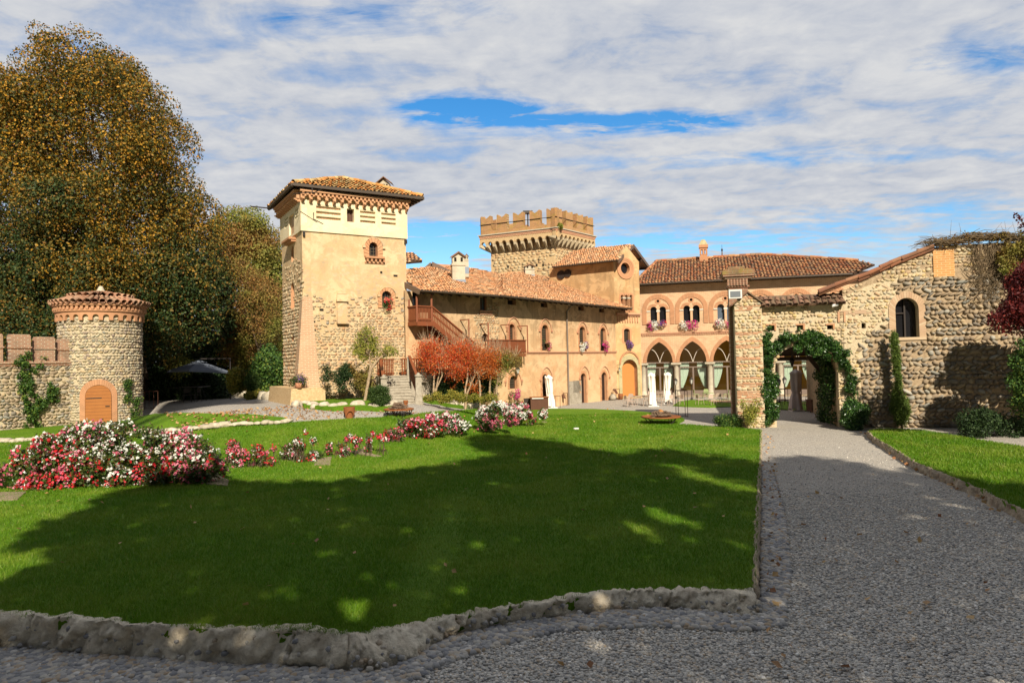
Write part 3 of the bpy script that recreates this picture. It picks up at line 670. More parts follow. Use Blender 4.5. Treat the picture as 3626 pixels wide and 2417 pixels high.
# kerbs as lumpy ribbons along a line of world points
def kerb_strip(name, top, base, zt, zb, matn, nseg=26, lump=.04, mb=None, tdeep=.18):
    """top / base: xy lists; the body leans from base up to the lawn's rim"""
    def resample(L, n):
        L = np.array(L); s = np.concatenate([[0], np.cumsum(np.linalg.norm(np.diff(L, axis=0), axis=1))]); t = np.linspace(0, s[-1], n)
        return np.stack([np.interp(t, s, L[:, i]) for i in range(L.shape[1])], 1)
    if nseg: T, B = resample(top, nseg * 2), resample(base, nseg * 2)
    else: T, B = np.array(top), np.array(base)
    n = len(T); rows = 15; tg_ = np.gradient(T, axis=0); 
    for _ in range(12): tg_[1:-1] = (tg_[:-2] + tg_[1:-1] * 2 + tg_[2:]) / 4
    nr = np.stack([-tg_[:, 1], tg_[:, 0]], 1); nr /= np.linalg.norm(nr, axis=1)[:, None]; sg_ = np.sign(np.sum(nr * (T - B), 1).sum()); nr *= sg_
    V = []
    for i in range(n):
        zt_ = zt(*T[i]) if callable(zt) else zt; zb_ = zb(*B[i]) if callable(zb) else zb
        for j in range(rows):
            f = j / (rows - 3)
            if f <= 1: q = B[i] + (T[i] - B[i]) * f ** 1.5; z_ = zb_ - .06 + (zt_ - zb_ + .085) * min(1, f * 1.12) ** .8
            else: q = T[i] + nr[i] * tdeep * (j - rows + 3) / 2; z_ = zt_ + (.02 if j == rows - 2 else -.06)
            V.append((q[0], q[1], z_))
    V = np.array(V); NN = np.repeat(nr, rows, 0); w = lump * (1.0 * vnoise(V, .75) + .55 * vnoise(V + 3, .27) + .32 * vnoise(V + 7, .11)); cr = np.clip(np.abs(vnoise(V * [1, 1, .3], 1.7)) * 6, 0, 1); w = w - lump * 1.6 * (1 - cr) ** 2
    V[:, 0] -= NN[:, 0] * w; V[:, 1] -= NN[:, 1] * w; V[:, 2] += lump * (.28 * vnoise(V + 5, .4) + .18 * vnoise(V + 2, .13))
    F = [(i * rows + j, (i + 1) * rows + j, (i + 1) * rows + j + 1, i * rows + j + 1) for i in range(n - 1) for j in range(rows - 1)]
    mb = mb or MB(); mb.add(V, F, 0, True)
    if name: return mb.build(name, matn, kind='structure')
    return mb
kbase = [onz(*k[1])[:2] for k in KP]; ktop = [onz(*k[0], LZ)[:2] for k in KP]
def densify(L, k): 
    L = np.array(L); return [L[i] + (L[i + 1] - L[i]) * j / k for i in range(len(L) - 1) for j in range(k)] + [L[-1]]
kerb_strip('lawn_kerb', densify(ktop, 44), densify(kbase, 44), LZ, 0, 'kerb_stone', 0, .042)
C = []; A = []
for a, b in zip(densify(ktop, 30)[:-1], densify(kbase, 30)[:-1]):
    f = rng.uniform(.1, .85); q = np.array(b) + (np.array(a) - b) * f ** 1.6; s_ = rng.uniform(.008, .028)
    if rng.random() < .4: C.append((q[0], q[1] - .02, LZ(*a) * f)); A.append((s_ * 1.4, s_, s_))
m = MB(); stones(m, np.array(C), np.array(A), rng.uniform(0, 3, len(C)), 1, 0, .2); m.build('kerb_cobbles', 'pebble_stone', kind='stuff')
se = pxpoly([(2674, 2092), ov(1740, 1200), ov(1747, 1050), (2696, 1521)], LZ)
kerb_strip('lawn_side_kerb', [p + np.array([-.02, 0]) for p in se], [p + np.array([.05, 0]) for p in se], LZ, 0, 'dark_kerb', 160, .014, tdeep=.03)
re_ = [onz(px, py, L3)[:2] for px, py in rl_px[:7]]
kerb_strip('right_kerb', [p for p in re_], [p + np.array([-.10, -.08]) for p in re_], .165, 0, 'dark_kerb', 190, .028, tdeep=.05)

# rock edgings: rows of rough pale stones, each stone too like its neighbours to be told apart
def rock_row(name, pts, size, label, fz=TZ, gap=.8, hs_=.8):
    m = MB(); P = [onz(px, py, fz) for px, py in pts]; C = []; A = []
    for a, b in zip(P[:-1], P[1:]):
        L = np.linalg.norm((b - a)[:2]); t = 0
        while t < L:
            s_ = size * rng.uniform(.7, 1.5); q = a + (b - a) * t / L; C.append((q[0] + rng.normal(0, .03), q[1] + rng.normal(0, .03), fz(q[0], q[1]) + s_ * .18)); A.append((s_ * .62, s_ * .5, s_ * hs_ * rng.uniform(.5, 1))); t += s_ * gap
    stones(m, np.array(C), np.array(A), rng.uniform(0, 3, len(C)), 1, 0, .13)
    o = m.build(name, 'white_rock', label=label, cat='edging'); return o
rock_row('rock_edging', [d3(-60, 760), d3(0, 880), d3(120, 880), d3(300, 920), d3(450, 925), d3(620, 935), d3(760, 910), d3(950, 905), d3(1180, 925), d3(1450, 935), d3(1620, 900)], .34, 'rough pale rocks edging the raised garden lawn under the stucco tower', gap=.75, hs_=.55)
rock_row('rock_edging', [d1(300, 1010), d1(420, 1040), d1(500, 1075), d1(600, 1090), d1(700, 1120), d1(900, 1145), d1(1100, 1140), d1(1200, 1120)], .34, 'rough pale rocks edging the border in front of the red shrubs', hs_=.55)
rock_row('rock_edging', [(1015, 1496), (980, 1500), (900, 1503), (808, 1509), (720, 1518), (636, 1526), (430, 1539), (222, 1553), (0, 1563), (-60, 1566)], .28, 'low line of whitish stones between the leafy lawn and the main lawn', LZ, .7, .35)
rock_row('rock_edging', [d4(940, 1010), d4(1060, 1060), d4(1200, 1085), d4(1330, 1085), d4(1440, 1095)], .42, 'pale boulders edging the shrubbery beside the parasol yard', gap=.8, hs_=.6)

# loose stones, pebbles, grass blades, fallen leaves
def scatter_stones(name, poly, n, size, matn, zf, sub=0, flatz=.55, dens=None):
    P = []; xs = [p[0] for p in poly]; ys = [p[1] for p in poly]
    while sum(len(p) for p in P) < n:
        q = np.stack([rng.uniform(min(xs), max(xs), n), rng.uniform(min(ys), max(ys), n)], 1); q = q[inpoly(q, poly)]
        if dens is not None: q = q[rng.random(len(q)) < dens(q[:, 0], q[:, 1])]
        P.append(q)
    P = np.concatenate(P)[:n]; s = size * rng.uniform(.55, 1.4, n)
    A = np.stack([s * rng.uniform(.8, 1.25, n), s, s * flatz * rng.uniform(.7, 1.2, n)], 1) * .5
    C = np.stack([P[:, 0], P[:, 1], np.array([zf(x_, y_) for x_, y_ in P]) + A[:, 2] * .5], 1)
    m = MB(); stones(m, C, A, rng.uniform(0, 6.3, n), sub, 0, .10); return m.build(name, matn, kind='stuff')
gp = [onz(*ov(x_, y_))[:2] for x_, y_ in ((700, 1568), (900, 1562), (1000, 1480), (1200, 1430), (1750, 1400), (1760, 1120), (2050, 1120), (2352, 1250), (2352, 1568))]
GPOLY = [onz(*q)[:2] for q in (ov(560, 1600), ov(900, 1562), ov(1000, 1480), ov(1200, 1430), ov(1750, 1412), ov(1768, 1000), (2760, 1530), (3060, 1532), (3110, 1580), (3260, 1680), (3630, 1860))] + [np.array([9.5, 8.]), np.array([13., 5.]), np.array([6., 3.5]), np.array([-2., 3.5])]
scatter_stones('loose_gravel', GPOLY, 170000, .032, 'gravel_stone', lambda x_, y_: 0, dens=lambda x_, y_: np.clip(1.1 - (y_ - 5.5) / 9.5, .03, 1) * np.clip((22 - y_) / 10, 0, 1))
kbp = [onz(*p)[:2] for p in (ov(-60, 1500), ov(-60, 1575), ov(300, 1580), ov(700, 1590), ov(900, 1590), ov(1010, 1530), ov(1120, 1490), ov(1280, 1450), ov(1500, 1440), ov(1700, 1450), ov(1800, 1440), ov(1815, 1300), ov(1800, 1180), ov(1775, 1080), ov(1752, 1080), (2698, 2165)) + tuple(k[1] for k in KP[::-1])]
scatter_stones('kerb_pebbles', kbp, 15000, .068, 'pebble_stone', lambda x_, y_: .0, 1, .62, dens=lambda x_, y_: np.clip(1.2 - (y_ - 8) / 14, .25, 1))
print('setting done')
def grass_field(name, poly, fz, n, hgt, wid, matn='grass_blade', ymax=99, power=1.6):
    xs = [p[0] for p in poly]; ys = [p[1] for p in poly]; y0, y1 = min(ys), min(max(ys), ymax); out = []
    while sum(len(o) for o in out) < n:
        yy = y0 + (y1 - y0) * rng.random(n) ** power; q = np.stack([rng.uniform(min(xs), max(xs), n), yy], 1)
        q = q[inpoly(q, poly)]; q = q[(np.abs(q[:, 0]) < q[:, 1] * .80 + .6)]; out.append(q)
    P = np.concatenate(out)[:n]; z_ = np.array([fz(a, b) for a, b in P]) - .01
    hh = hgt * rng.uniform(.5, 1.25, n) * (1 + (P[:, 1] - y0) * .012); a = rng.uniform(0, 6.28, n); w = wid * rng.uniform(.6, 1.3, n) * (1 + (P[:, 1] - y0) * .10); lean = rng.normal(0, .45, (n, 2)) * hh[:, None]
    dx = np.cos(a) * w / 2; dy = np.sin(a) * w / 2
    V = np.stack([np.stack([P[:, 0] - dx, P[:, 1] - dy, z_], 1), np.stack([P[:, 0] + dx, P[:, 1] + dy, z_], 1), np.stack([P[:, 0] + lean[:, 0], P[:, 1] + lean[:, 1], z_ + hh], 1)], 1)
    m = MB(); m.add(V.reshape(-1, 3), np.arange(3 * n).reshape(-1, 3)); return m.build(name, matn, kind='stuff', label=None)
grass_field('grass', [(float(p[0]), float(p[1])) for p in lw], LZ, 500000, .062, .0085, ymax=36, power=2.1)
grass_field('grass', [(float(p[0]), float(p[1])) for p in RLAWN], L3, 50000, .07, .012, power=1.3)
def fallen(name, poly, fz, n, size, off=.07):
    xs = [p[0] for p in poly]; ys = [p[1] for p in poly]; q = np.stack([rng.uniform(min(xs), max(xs), n * 6), rng.uniform(min(ys), max(ys), n * 6)], 1); q = q[inpoly(q, poly)][:n]
    C = np.array([(a, b, fz(a, b) + off + rng.uniform(0, .02)) for a, b in q]); N = np.tile([0, 0, 1.5], (len(C), 1)); return leaves(C, N, size, aspect=.9).build(name, 'fallen', kind='stuff')
fallen('fallen_leaves', LAWN, LZ, 260, .085)
fallen('fallen_leaves', [LLAWN[i] for i in (3, 4, 8, 9, 10, 11, 12, 13)], L2, 700, .13, .03)
fallen('fallen_leaves', [onz(*p)[:2] for p in (ov(1752, 1400), ov(1790, 1400), ov(1800, 1200), ov(1775, 1000), ov(1752, 1000))], TZ, 260, .085, .05)
fallen('fallen_leaves', [onz(*p)[:2] for p in (ov(1000, 1560), ov(2300, 1560), ov(2300, 1200), ov(1800, 1100), ov(1760, 1380))], TZ, 34, .10, .04)
fallen('fallen_leaves', [onz(*p)[:2] for p in ((3060, 1530), (3200, 1630), (3600, 1830), (3600, 1870), (3150, 1620), (3040, 1530))], TZ, 160, .10, .05)
fallen('fallen_leaves', [onz(*p)[:2] for p in ((700, 1465), (1050, 1490), (1500, 1470), (1400, 1440), (1000, 1440))], TZ, 700, .10, .02)
# ================================================ building frames (calibrated from the photo's vanishing points)
A_, B_ = flat(2012, 1433), flat(2186, 1412.5)
R0 = Fr(A_, B_)
dl = vpdir(4350); PB = isect(A_, R0.x, 1768); PQ = isect(PB, dl, 1443)
FL = Fr(PQ, PB); FR = Fr(PB, B_)
Bt = PQ + np.array([0, .1, 0]); At = isect(Bt, vpdir(5800), 1075); Ct = isect(At, vpdir(370), 1003)
TF = Fr(At, Bt); TS = Fr(Ct, At)
AA, AB = flat(2270, 1404), flat(2795, 1401)
AR = Fr(AA, AB)
AW, BW = flat(2748, 1512), flat(3400, 1514)
WR = Fr(AW, BW)
GB = isect(B_, vpdir(6100), 2267); GF = Fr(B_, GB)

def px_arch(f, x0, y0, x1, y1, kind='round', n=0, bottom=True, seg=12):
    u0_, v0, u1, v1 = f.box(x0, y0, x1, y1, n); return arch(u0_, v0, u1, v1, kind, seg, bottom)
def ring(mb, f, x0, y0, x1, y1, wd_, kind='round', legs=None, n=.05, th=.07, mi=0, kind2=None, seg=14):
    """brick surround round an opening given in px; wd_ in metres; legs = v where it stops (None: the sill)"""
    u0_, v0, u1, v1 = f.box(x0, y0, x1, y1); v0 = v0 if legs is None else legs
    inn = arch(u0_, v0, u1, v1, kind, seg); out = arch(u0_ - wd_, v0, u1 + wd_, v1 + wd_, kind2 or kind, seg)
    k = inn[2:] ; o = out[2:]
    # voussoirs: split the band into separate bricks
    path_i = [(u1, v0)] + k + [(u0_, v0)]; path_o = [(u1 + wd_, v0)] + o + [(u0_ - wd_, v0)]
    def res(P, N):
        P = np.array(P); s_ = np.concatenate([[0], np.cumsum(np.linalg.norm(np.diff(P, axis=0), axis=1))]); t = np.linspace(0, s_[-1], N); return np.stack([np.interp(t, s_, P[:, i]) for i in (0, 1)], 1)
    L = sum(math.dist(path_i[i], path_i[i + 1]) for i in range(len(path_i) - 1)); N = max(8, int(L / .13))
    a = res(path_i, N + 1); b = res(path_o, N + 1)
    for i in range(N):
        q = [a[i] * .94 + a[i + 1] * .06, b[i] * .94 + b[i + 1] * .06, b[i + 1] * .94 + b[i] * .06, a[i + 1] * .94 + a[i] * .06]
        nn = n + rng.normal(0, .006); V = [(p[0], p[1], nn) for p in q] + [(p[0], p[1], nn - th) for p in q]
        mb.add(V, [(3, 2, 1, 0)[::1], (0, 1, 5, 4), (1, 2, 6, 5), (2, 3, 7, 6), (3, 0, 4, 7)], mi)
    return mb
def hood(mb, f, x0, y0, x1, y1, kind='pointed', n=.06, w=.07, mi=0, seg=12):
    u0_, v0, u1, v1 = f.box(x0, y0, x1, y1); P = arch(u0_, v0, u1, v1, kind, seg)[2:]
    P = [(u1, v0)] + P + [(u0_, v0)]
    mb.tube([(p[0], p[1], n * .6) for p in P], w * .5, 6, mi)
    for u in (u0_, u1): mb.box((u - w, v0 - w * 1.1, 0), (u + w, v0 + w * .4, n + .03), mi)
def window(par, f, x0, y0, x1, y1, kind='round', depth=.28, lat=True, pm='window_dark', name='window', fm='brown_shutter', bars=1, label=None):
    u0_, v0, u1, v1 = f.box(x0, y0, x1, y1); P = arch(u0_, v0, u1, v1, kind, 10)
    m = MB(); s_ = .05; c = np.mean([(u0_ + u1) / 2, 0]); inn = [(((p[0] - (u0_ + u1) / 2) * (1 - 2 * s_ / (u1 - u0_))) + (u0_ + u1) / 2, (p[1] - (v0 + v1) / 2) * (1 - 2 * s_ / (v1 - v0)) + (v0 + v1) / 2) for p in P]
    m.slab(P, [inn], -depth + .03, .08, 0); o = m.build(name, fm, par, f, label=label)
    p = MB(); p.slab(inn, (), -depth - .01, .02, 0); p.build('pane', pm, o, f)
    if lat:
        q = MB(); w = u1 - u0_; h = v1 - v0; nx_ = max(2, round(w / .13)); ny_ = max(3, round(h / .15))
        for i in range(1, nx_): q.box((u0_ + w * i / nx_ - .011, v0 + .03, -depth), (u0_ + w * i / nx_ + .011, v1 - w * .25, -depth + .02))
        for j in range(1, ny_): q.box((u0_ + .04, v0 + h * j / ny_ - .011, -depth), (u1 - .04, v0 + h * j / ny_ + .011, -depth + .022))
        q.build('lattice', 'lattice', o, f)
    elif bars:
        q = MB(); c = (u0_ + u1) / 2; q.box((c - .025, v0, -depth), (c + .025, v1 - .03, -depth + .03)); q.build('mullion', fm, o, f)
    return o
def dentils(mb, f, u0_, u1, v, n0=0, step=.16, w=.09, h=.12, d=.07, mi=0):
    k = int((u1 - u0_) / step)
    for i in range(k): u = u0_ + (i + .5) * step; mb.box((u - w / 2, v - h, n0), (u + w / 2, v, n0 + d), mi)

# ================================================ stucco tower
tw = thing('stucco_tower', 'tall square tower of peeling ochre stucco and cobble with a cream top storey', 'tower', (At + Bt) / 2 + np.array([0, 0, 1.1]))
LT = TF.L; LS = TS.L; vb = 9.314; vt = TF.p(1072, e6(0, 330)[1])[1] + .55
HT = 11.157
w1 = e6(1185, 515) + e6(1295, 712); w2 = (c3(750, 475)[0], c3(0, 475)[1], c3(805, 0)[0], c3(0, 572)[1]); w3 = (c3(833, 0)[0], c3(0, 793)[1], c3(895, 0)[0], c3(0, 905)[1])
hw2 = px_arch(TF, *w2); hw3 = px_arch(TF, *w3); hw1 = px_arch(TF, *w1, kind='rect')
lowpoly = rect(0, -.5, LT, 6.4)
def stonekeep(f, lim, seed):
    ph = seed
    def k(u, v):
        q = .5 + .5 * np.sin(u * 1.1 + ph) * np.cos(v * .9 + ph * 2) ; q2 = .5 + .5 * np.sin(u * 2.9 + v * 2.3 + ph)
        return (q * .45 + q2 * .3 + rng.random(len(u)) * .75 + np.clip((v - lim) * .34, -.85, 2)) < .74
    return k
m = MB(); m.slab(rect(0, -.6, LT, vb), [hw2, hw3], 0, .4, 0, 2)
niche = TF.box(c3(540, 0)[0], c3(0, 780)[1], c3(605, 0)[0], c3(0, 995)[1])
cobbles(m, lowpoly, [hw3, rect(niche[0] - .05, niche[1] - .1, niche[2] + .05, niche[3] + .2)], .135, .24, .35, .035, 0, 1, 0, stonekeep(TF, 5.7, 1.0), .92)
m.build('front_wall', ['tower_plaster', 'tower_stone', 'ring_brick'], tw, TF)
m = MB(); sl = [px_arch(TS, *(c3(a, 0)[0], c3(0, b)[1], c3(c, 0)[0], c3(0, d)[1]), kind=k_) for a, b, c, d, k_ in ((243, 500, 259, 602, 'round'), (240, 738, 262, 905, 'round'), (243, 1080, 266, 1130, 'round'), (236, 455 - 165, 268, 445, 'rect'))]
m.slab(rect(0, -.6, LS, vb), sl[:3], 0, .4, 0, 2)
cobbles(m, rect(0, -.4, LS, 8.2), sl[:3], .16, .2, .5, .05, 0, 1, 0, stonekeep(TS, 7.2, 2.0), .95)
m.build('side_wall', ['tower_plaster', 'tower_stone', 'ring_brick'], tw, TS)
m = MB(); DB = 5.2   # the two sides one cannot see
for f_, L_ in ((Fr(Bt, Bt - TF.n * LS), LS), (Fr(Bt - TF.n * LS, Ct), np.linalg.norm(Bt - TF.n * LS - Ct))):
    pass
bk = Bt - TF.n * LS
for a, b in ((Bt, bk), (bk, Ct)):
    a = np.array(a); b = np.array(b); V = [(a[0], a[1], -.5), (b[0], b[1], -.5), (b[0], b[1], HT), (a[0], a[1], HT)]; m.add(V, [(0, 1, 2, 3)])
m.build('rear_wall', 'tower_plaster', tw)
# cream top storey, a little proud
m = MB(); pig = []
for a, b, c, d in ((720, 468, 1092, 700), (1383, 537, 1615, 745), (1705, 567, 1925, 770)): pig.append(TF.box(*e6(a, b), *e6(c, d)))
hp = [rect(p[0], p[1], p[2], p[3]) for p in pig]
m.slab(rect(-.07, vb, LT + .07, HT), [hw1] + hp, .07, .35, 0)
m.slab(rect(-.07, vb, LS + .07, HT), [], .07, .3, 0) if False else None
m.build('top_storey', ['cream_plaster'], tw, TF)
m = MB(); sh = [TS.box(*e6(*q[:2]), *e6(*q[2:])) for q in ((432, 500, 478, 660), (270, 640, 318, 800))]; bh = TS.box(*e6(335, 605), *e6(412, 900))
bh = (bh[0], max(bh[1], vb + .02), bh[2], bh[3])
m.slab(rect(-.07, vb, LS + .07, HT), [rect(*s_) for s_ in sh] + [rect(*bh)], .07, .3, 0); m.build('top_storey_side', ['cream_plaster'], tw, TS)
m = MB(); m.slab(rect(bh[0] - .05, bh[1] - .05, bh[2] + .05, bh[3] + .05), n=-.03, th=.1); m.build('bricked_opening', 'old_brick', tw, TS)
b_ = TS.box(*e6(303, 945), *e6(420, 1040)); m = MB(); m.box((b_[0], b_[1] + .1, 0), (b_[2], b_[1] + .2, .35)); m.box((b_[0] + .05, b_[1], 0), (b_[2] - .05, b_[1] + .1, .22)); m.build('brick_ledge', 'arch_brick', tw, TS)
for k, (f_, ps) in enumerate(((TF, pig), (TS, sh))):
    for p in ps:
        m = MB(); m.slab(rect(p[0] - .03, p[1] - .03, p[2] + .03, p[3] + .03), n=-.06, th=.1, mi=0); hgt = (p[3] - p[1]) / 3
        for j in range(3):
            y_ = p[1] + j * hgt; m.box((p[0], y_, -.06), (p[2], y_ + .07, .05), 0)
            if j or True: m.box((p[0], y_ + hgt - .05, -.06), (p[2], y_ + hgt - .012, .06), 0)
            n_ = int((p[2] - p[0]) / .11)
            for i in range(n_):
                if rng.random() < .8: u = p[0] + (i + .5) * .11; m.box((u - .035, y_ + .05, -.06), (u + .035, y_ + .14, -.03), 1)
        m.build('pigeon_shelf', ['cream_plaster', 'arch_brick'], tw, f_)
window(tw, TF, *w1, kind='rect', depth=.2, lat=False, pm='brown_shutter', name='shutter', bars=1)
window(tw, TF, *w2, depth=.2); window(tw, TF, *w3, depth=.2)
m = MB(); ring(m, TF, *w2, .27); m.build('window_surround', 'ring_brick', tw, TF)
m = MB(); x0, y0 = c3(716, 445); x1, y1 = c3(845, 505); hood(m, TF, x0, y0, x1, y1, 'round'); m.build('hood_mould', 'tower_plaster', tw, TF)
m = MB(); ring(m, TF, *w3, .2); m.build('window_surround', 'ring_brick', tw, TF)
m = MB(); x0, y0 = c3(812, 768); x1, y1 = c3(928, 822); hood(m, TF, x0, y0, x1, y1, 'round'); m.build('hood_mould', 'tower_plaster', tw, TF)
b_ = TF.box(*c3(722, 570), *c3(846, 615)); m = MB(); m.box((b_[0], b_[3] - .1, 0), (b_[2], b_[3], .2)); n_ = 4
for i in range(5): u = b_[0] + (b_[2] - b_[0]) * (i + .3) / 4.6; m.box((u, b_[1] + .08, 0), (u + .09, b_[3] - .1, .15))
m.box((b_[0], b_[1], 0), (b_[2], b_[1] + .07, .05)); m.build('window_sill', 'arch_brick', tw, TF)
m = MB(); m.box((niche[0], niche[1], 0), (niche[2], niche[3] - .6, .07)); m.box((niche[0] - .04, niche[3] - .62, 0), (niche[2] + .04, niche[3] - .5, .16)); m.box((niche[0], niche[3] - .5, 0), (niche[2], niche[3] - .25, .08))
c_ = (niche[0] + niche[2]) / 2; m.slab([(niche[0], niche[3] - .25), (niche[2], niche[3] - .25), (c_, niche[3])], n=.1, th=.1); m.box((niche[0] - .03, niche[1] - .1, 0), (niche[2] + .03, niche[1], .2)); m.build('wall_shrine', 'tower_plaster', tw, TF)
# corbel table under the eaves
def corbel_table(par, f, L, n_, v0, v1, out=.42, matn='ring_brick', wallm='cream_plaster'):
    m = MB(); st = L / n_; sp = v0 + (v1 - v0) * .35
    P = [(0 - .1, v1)]; P += [(-.1, sp)]
    for i in range(n_):
        a = i * st + st * .16; b = (i + 1) * st - st * .16; r = (b - a) / 2
        P += [(a, sp)] + [((a + b) / 2 - r * cos(pi * k / 8), sp + r * sin(pi * k / 8)) for k in range(1, 8)] + [(b, sp)]
    P += [(L + .1, sp), (L + .1, v1)]; m.slab(P[::-1], n=out, th=.14, mi=0)
    for i in range(n_ + 1):
        u = i * st; w_ = st * .13
        for q in range(3):
            vv = v0 + (sp - v0) * q / 3; m.box((u - w_, vv, 0), (u + w_, vv + (sp - v0) / 3 + .001 * q, .14 + out * .95 * (q + 1) / 3.3), 0)
    dentils(m, f, -.1, L + .1, v1 + .02, out, .2, .1, .14, .09, 0)
    m.box((-.15, v1 + .02, 0), (L + .15, v1 + .12, out + .13), 0)
    m.build('corbel_table', matn, par, f)
v0c = TF.p(*e6(1118, 455))[1]; v1c = TF.p(*e6(1118, 300), .5)[1]
corbel_table(tw, TF, LT, 14, v0c - .05, v1c, .26); corbel_table(tw, TS, LS, 11, v0c - .05, v1c, .26)
# hipped roof
eo = .95; ze = None
cA = At + TF.n * eo + TS.n * eo; ze = v1c + .25
def corner(P, a, b): return P + a * eo + b * eo
k1 = At + (TF.n + TS.n) * 0; EA = At - TF.x * 1.05 + TF.n * 1.15; 
def hipc(px, py, z): return flat(px, py, z)
ze = 11.42
eA = hipc(*e6(368, 122), ze); eB = hipc(*e6(2345, 335), ze); eC = hipc(*e6(2, 488), ze); eD = eC + (eB - eA)
cen = (eA + eB + eC + eD) / 4; ap = cen + np.array([0, 0, 0]);
rp = ray(*e6(1085, 58)); tt = np.dot(cen[:2] - O[:2], rp[:2]) / np.dot(rp[:2], rp[:2]); zap = (O + rp * tt)[2]; ap[2] = min(max(zap, ze + .9), ze + 1.9)
print('tower roof', eA, eB, eC, ap, zap, v0c, v1c)
rf = MB(); hips = []
roof = None
for a, b in ((eA, eB), (eC, eA), (eB, eD), (eD, eC)):
    mid = (a + b) / 2; xx = (b - a) / np.linalg.norm(b - a); up = ap - mid; up = up - xx * (up @ xx); f_ = PF(a, xx, up); L_ = np.linalg.norm(b - a); q = ap - a
    poly = [(0, 0), (L_, 0), (float(q @ f_.x), float(q @ f_.y))]
    t = MB(); tile_roof(t, poly, .19, .34, 0, bmi=1, th=.1); 
    V = np.concatenate(t.v); Wd = V[:, :1] * f_.x + V[:, 1:2] * f_.y + V[:, 2:] * f_.n + f_.o
    t.v = [Wd]; rf.v.append(Wd); [rf.f.append((fc + rf.nv, mi_, sm)) for fc, mi_, sm in t.f]; rf.nv += len(Wd)
for a in (eA, eB, eC, eD): ridge_tiles(rf, a + np.array([0, 0, .06]), ap + np.array([0, 0, .08]), .1, .3, 0)
roof = rf.build('roof', ['roof_tile_tower', 'eave_dark'], tw)
m = MB()
for a, b in ((eA, eB), (eC, eA), (eB, eD)): m.bar(a + np.array([0, 0, -.05]), b + np.array([0, 0, -.05]), .14, .14)
m.build('gutter', 'gutter', roof)
m = MB(); nsof = 14   # soffit and rafters
inn = [At, Bt, bk, Ct]; 
for (a, b), (c, d) in (((eA, eB), (At, Bt)), ((eC, eA), (Ct, At)), ((eB, eD), (Bt, bk))):
    z0_ = ze - .08; V = [(*a[:2], z0_), (*b[:2], z0_), (*(d - (b - d) * .2)[:2], ze + .22), (*(c - (a - c) * .2)[:2], ze + .22)]; m.add(V, [(0, 1, 2, 3)])
    for i in range(nsof + 1):
        t = i / nsof; p = a + (b - a) * t; q = c + (d - c) * t; m.bar((*p[:2], ze - .12), (*q[:2], ze + .12), .08, .1)
m.build('soffit', 'dark_timber', roof)
cp = cen + (eB - cen) * .45; cp = (eA * .1 + eB * .55 + ap * .35) + (eD - eB) * .3
rc = ray(*e6(1765, 150)); tt = 36.8 / rc[1]; cc_ = O + rc * tt
m = MB(); m.box((cc_[0] - .28, cc_[1] - .22, cc_[2] - .6), (cc_[0] + .28, cc_[1] + .22, cc_[2] + .05)); 
for i in (-1, 0, 1): m.box((cc_[0] + i * .15 - .045, cc_[1] - .235, cc_[2] - .12), (cc_[0] + i * .15 + .045, cc_[1] - .2, cc_[2] - .01), 1)
m.add([(cc_[0] - .28, cc_[1] - .22, cc_[2] + .05), (cc_[0] + .28, cc_[1] - .22, cc_[2] + .05), (cc_[0], cc_[1] - .22, cc_[2] + .3)], [(0, 1, 2)])
for s_ in (-1, 1): m.bar((cc_[0] + s_ * .42, cc_[1], cc_[2] + .02), (cc_[0] - s_ * .02, cc_[1], cc_[2] + .4), .7, .06, 2, (0, 1, 0)) if False else m.add([(cc_[0], cc_[1] - .4, cc_[2] + .38), (cc_[0], cc_[1] + .4, cc_[2] + .38), (cc_[0] + s_ * .45, cc_[1] + .4, cc_[2] + .02), (cc_[0] + s_ * .45, cc_[1] - .4, cc_[2] + .02), (cc_[0], cc_[1] - .4, cc_[2] + .33), (cc_[0] + s_ * .45, cc_[1] - .4, cc_[2] - .03)], [(0, 1, 2, 3), (0, 3, 5, 4)], 2)
m.build('chimney', ['chimney_plaster', 'blind_hole', 'roof_tile_mossy'], roof)
# corner buttress and plinth
def prism_px(f, polypx, n0, n1, mb, mi=0):
    P = [f.p(x_, y_) for x_, y_ in polypx]; mb.slab(P, n=n1, th=n1 - n0, mi=mi)
m = MB(); bz = TF.p(1075, 1425)[1] - .25
V = []
for (uL, uR, v, nn, sn) in ((-.06, .62, bz, .75, .55), (-.05, .6, 2.6, .34, .3), (-.03, .5, 4.6, .12, .12), (0, .42, 6.2, .02, .02)):
    a = TF.w(uL, v, nn) + TS.n * sn; b = TF.w(uR, v, nn); c = TF.w(uR, v, -.05); d = TS.w(LS - .5, v, sn); e_ = TS.w(LS - .5, v, -.05); V += [a, b, c, e_, d]
F = [(i * 5 + k, i * 5 + (k + 1) % 5, (i + 1) * 5 + (k + 1) % 5, (i + 1) * 5 + k) for i in range(3) for k in range(5)]
Lc = [np.array([(p - TF.o) @ TF.x, (p - TF.o) @ TF.y, (p - TF.o) @ TF.n]) for p in V]
m.add(Lc, F); m.build('corner_buttress', 'old_brick', tw, TF)
m = MB(); pb = [TF.w(*TF.p(*e7(385, 1280), .8), .8), ]
P0 = onz(*e7(150, 1330)); P1 = onz(*e7(400, 1280)); 
V = []
for z_, g_ in ((P0[2] - .3, .12), (P0[2] + .75, 0)):
    for P_ in (TF.w(.72, 0, .95 + g_), TF.w(-.05, 0, .95 + g_) + TS.n * (.75 + g_), TS.w(.3, 0, .75 + g_) , TS.w(.3, 0, 0), TF.w(.72, 0, 0)): V.append((P_[0], P_[1], z_))
m.add(V, [(k, (k + 1) % 5, (k + 1) % 5 + 5, k + 5)[::-1] for k in range(5)] + [(5, 6, 7, 8, 9)[::-1]]); m.build('plinth', 'keep_mortar', tw); PLZ = P0[2] + .75
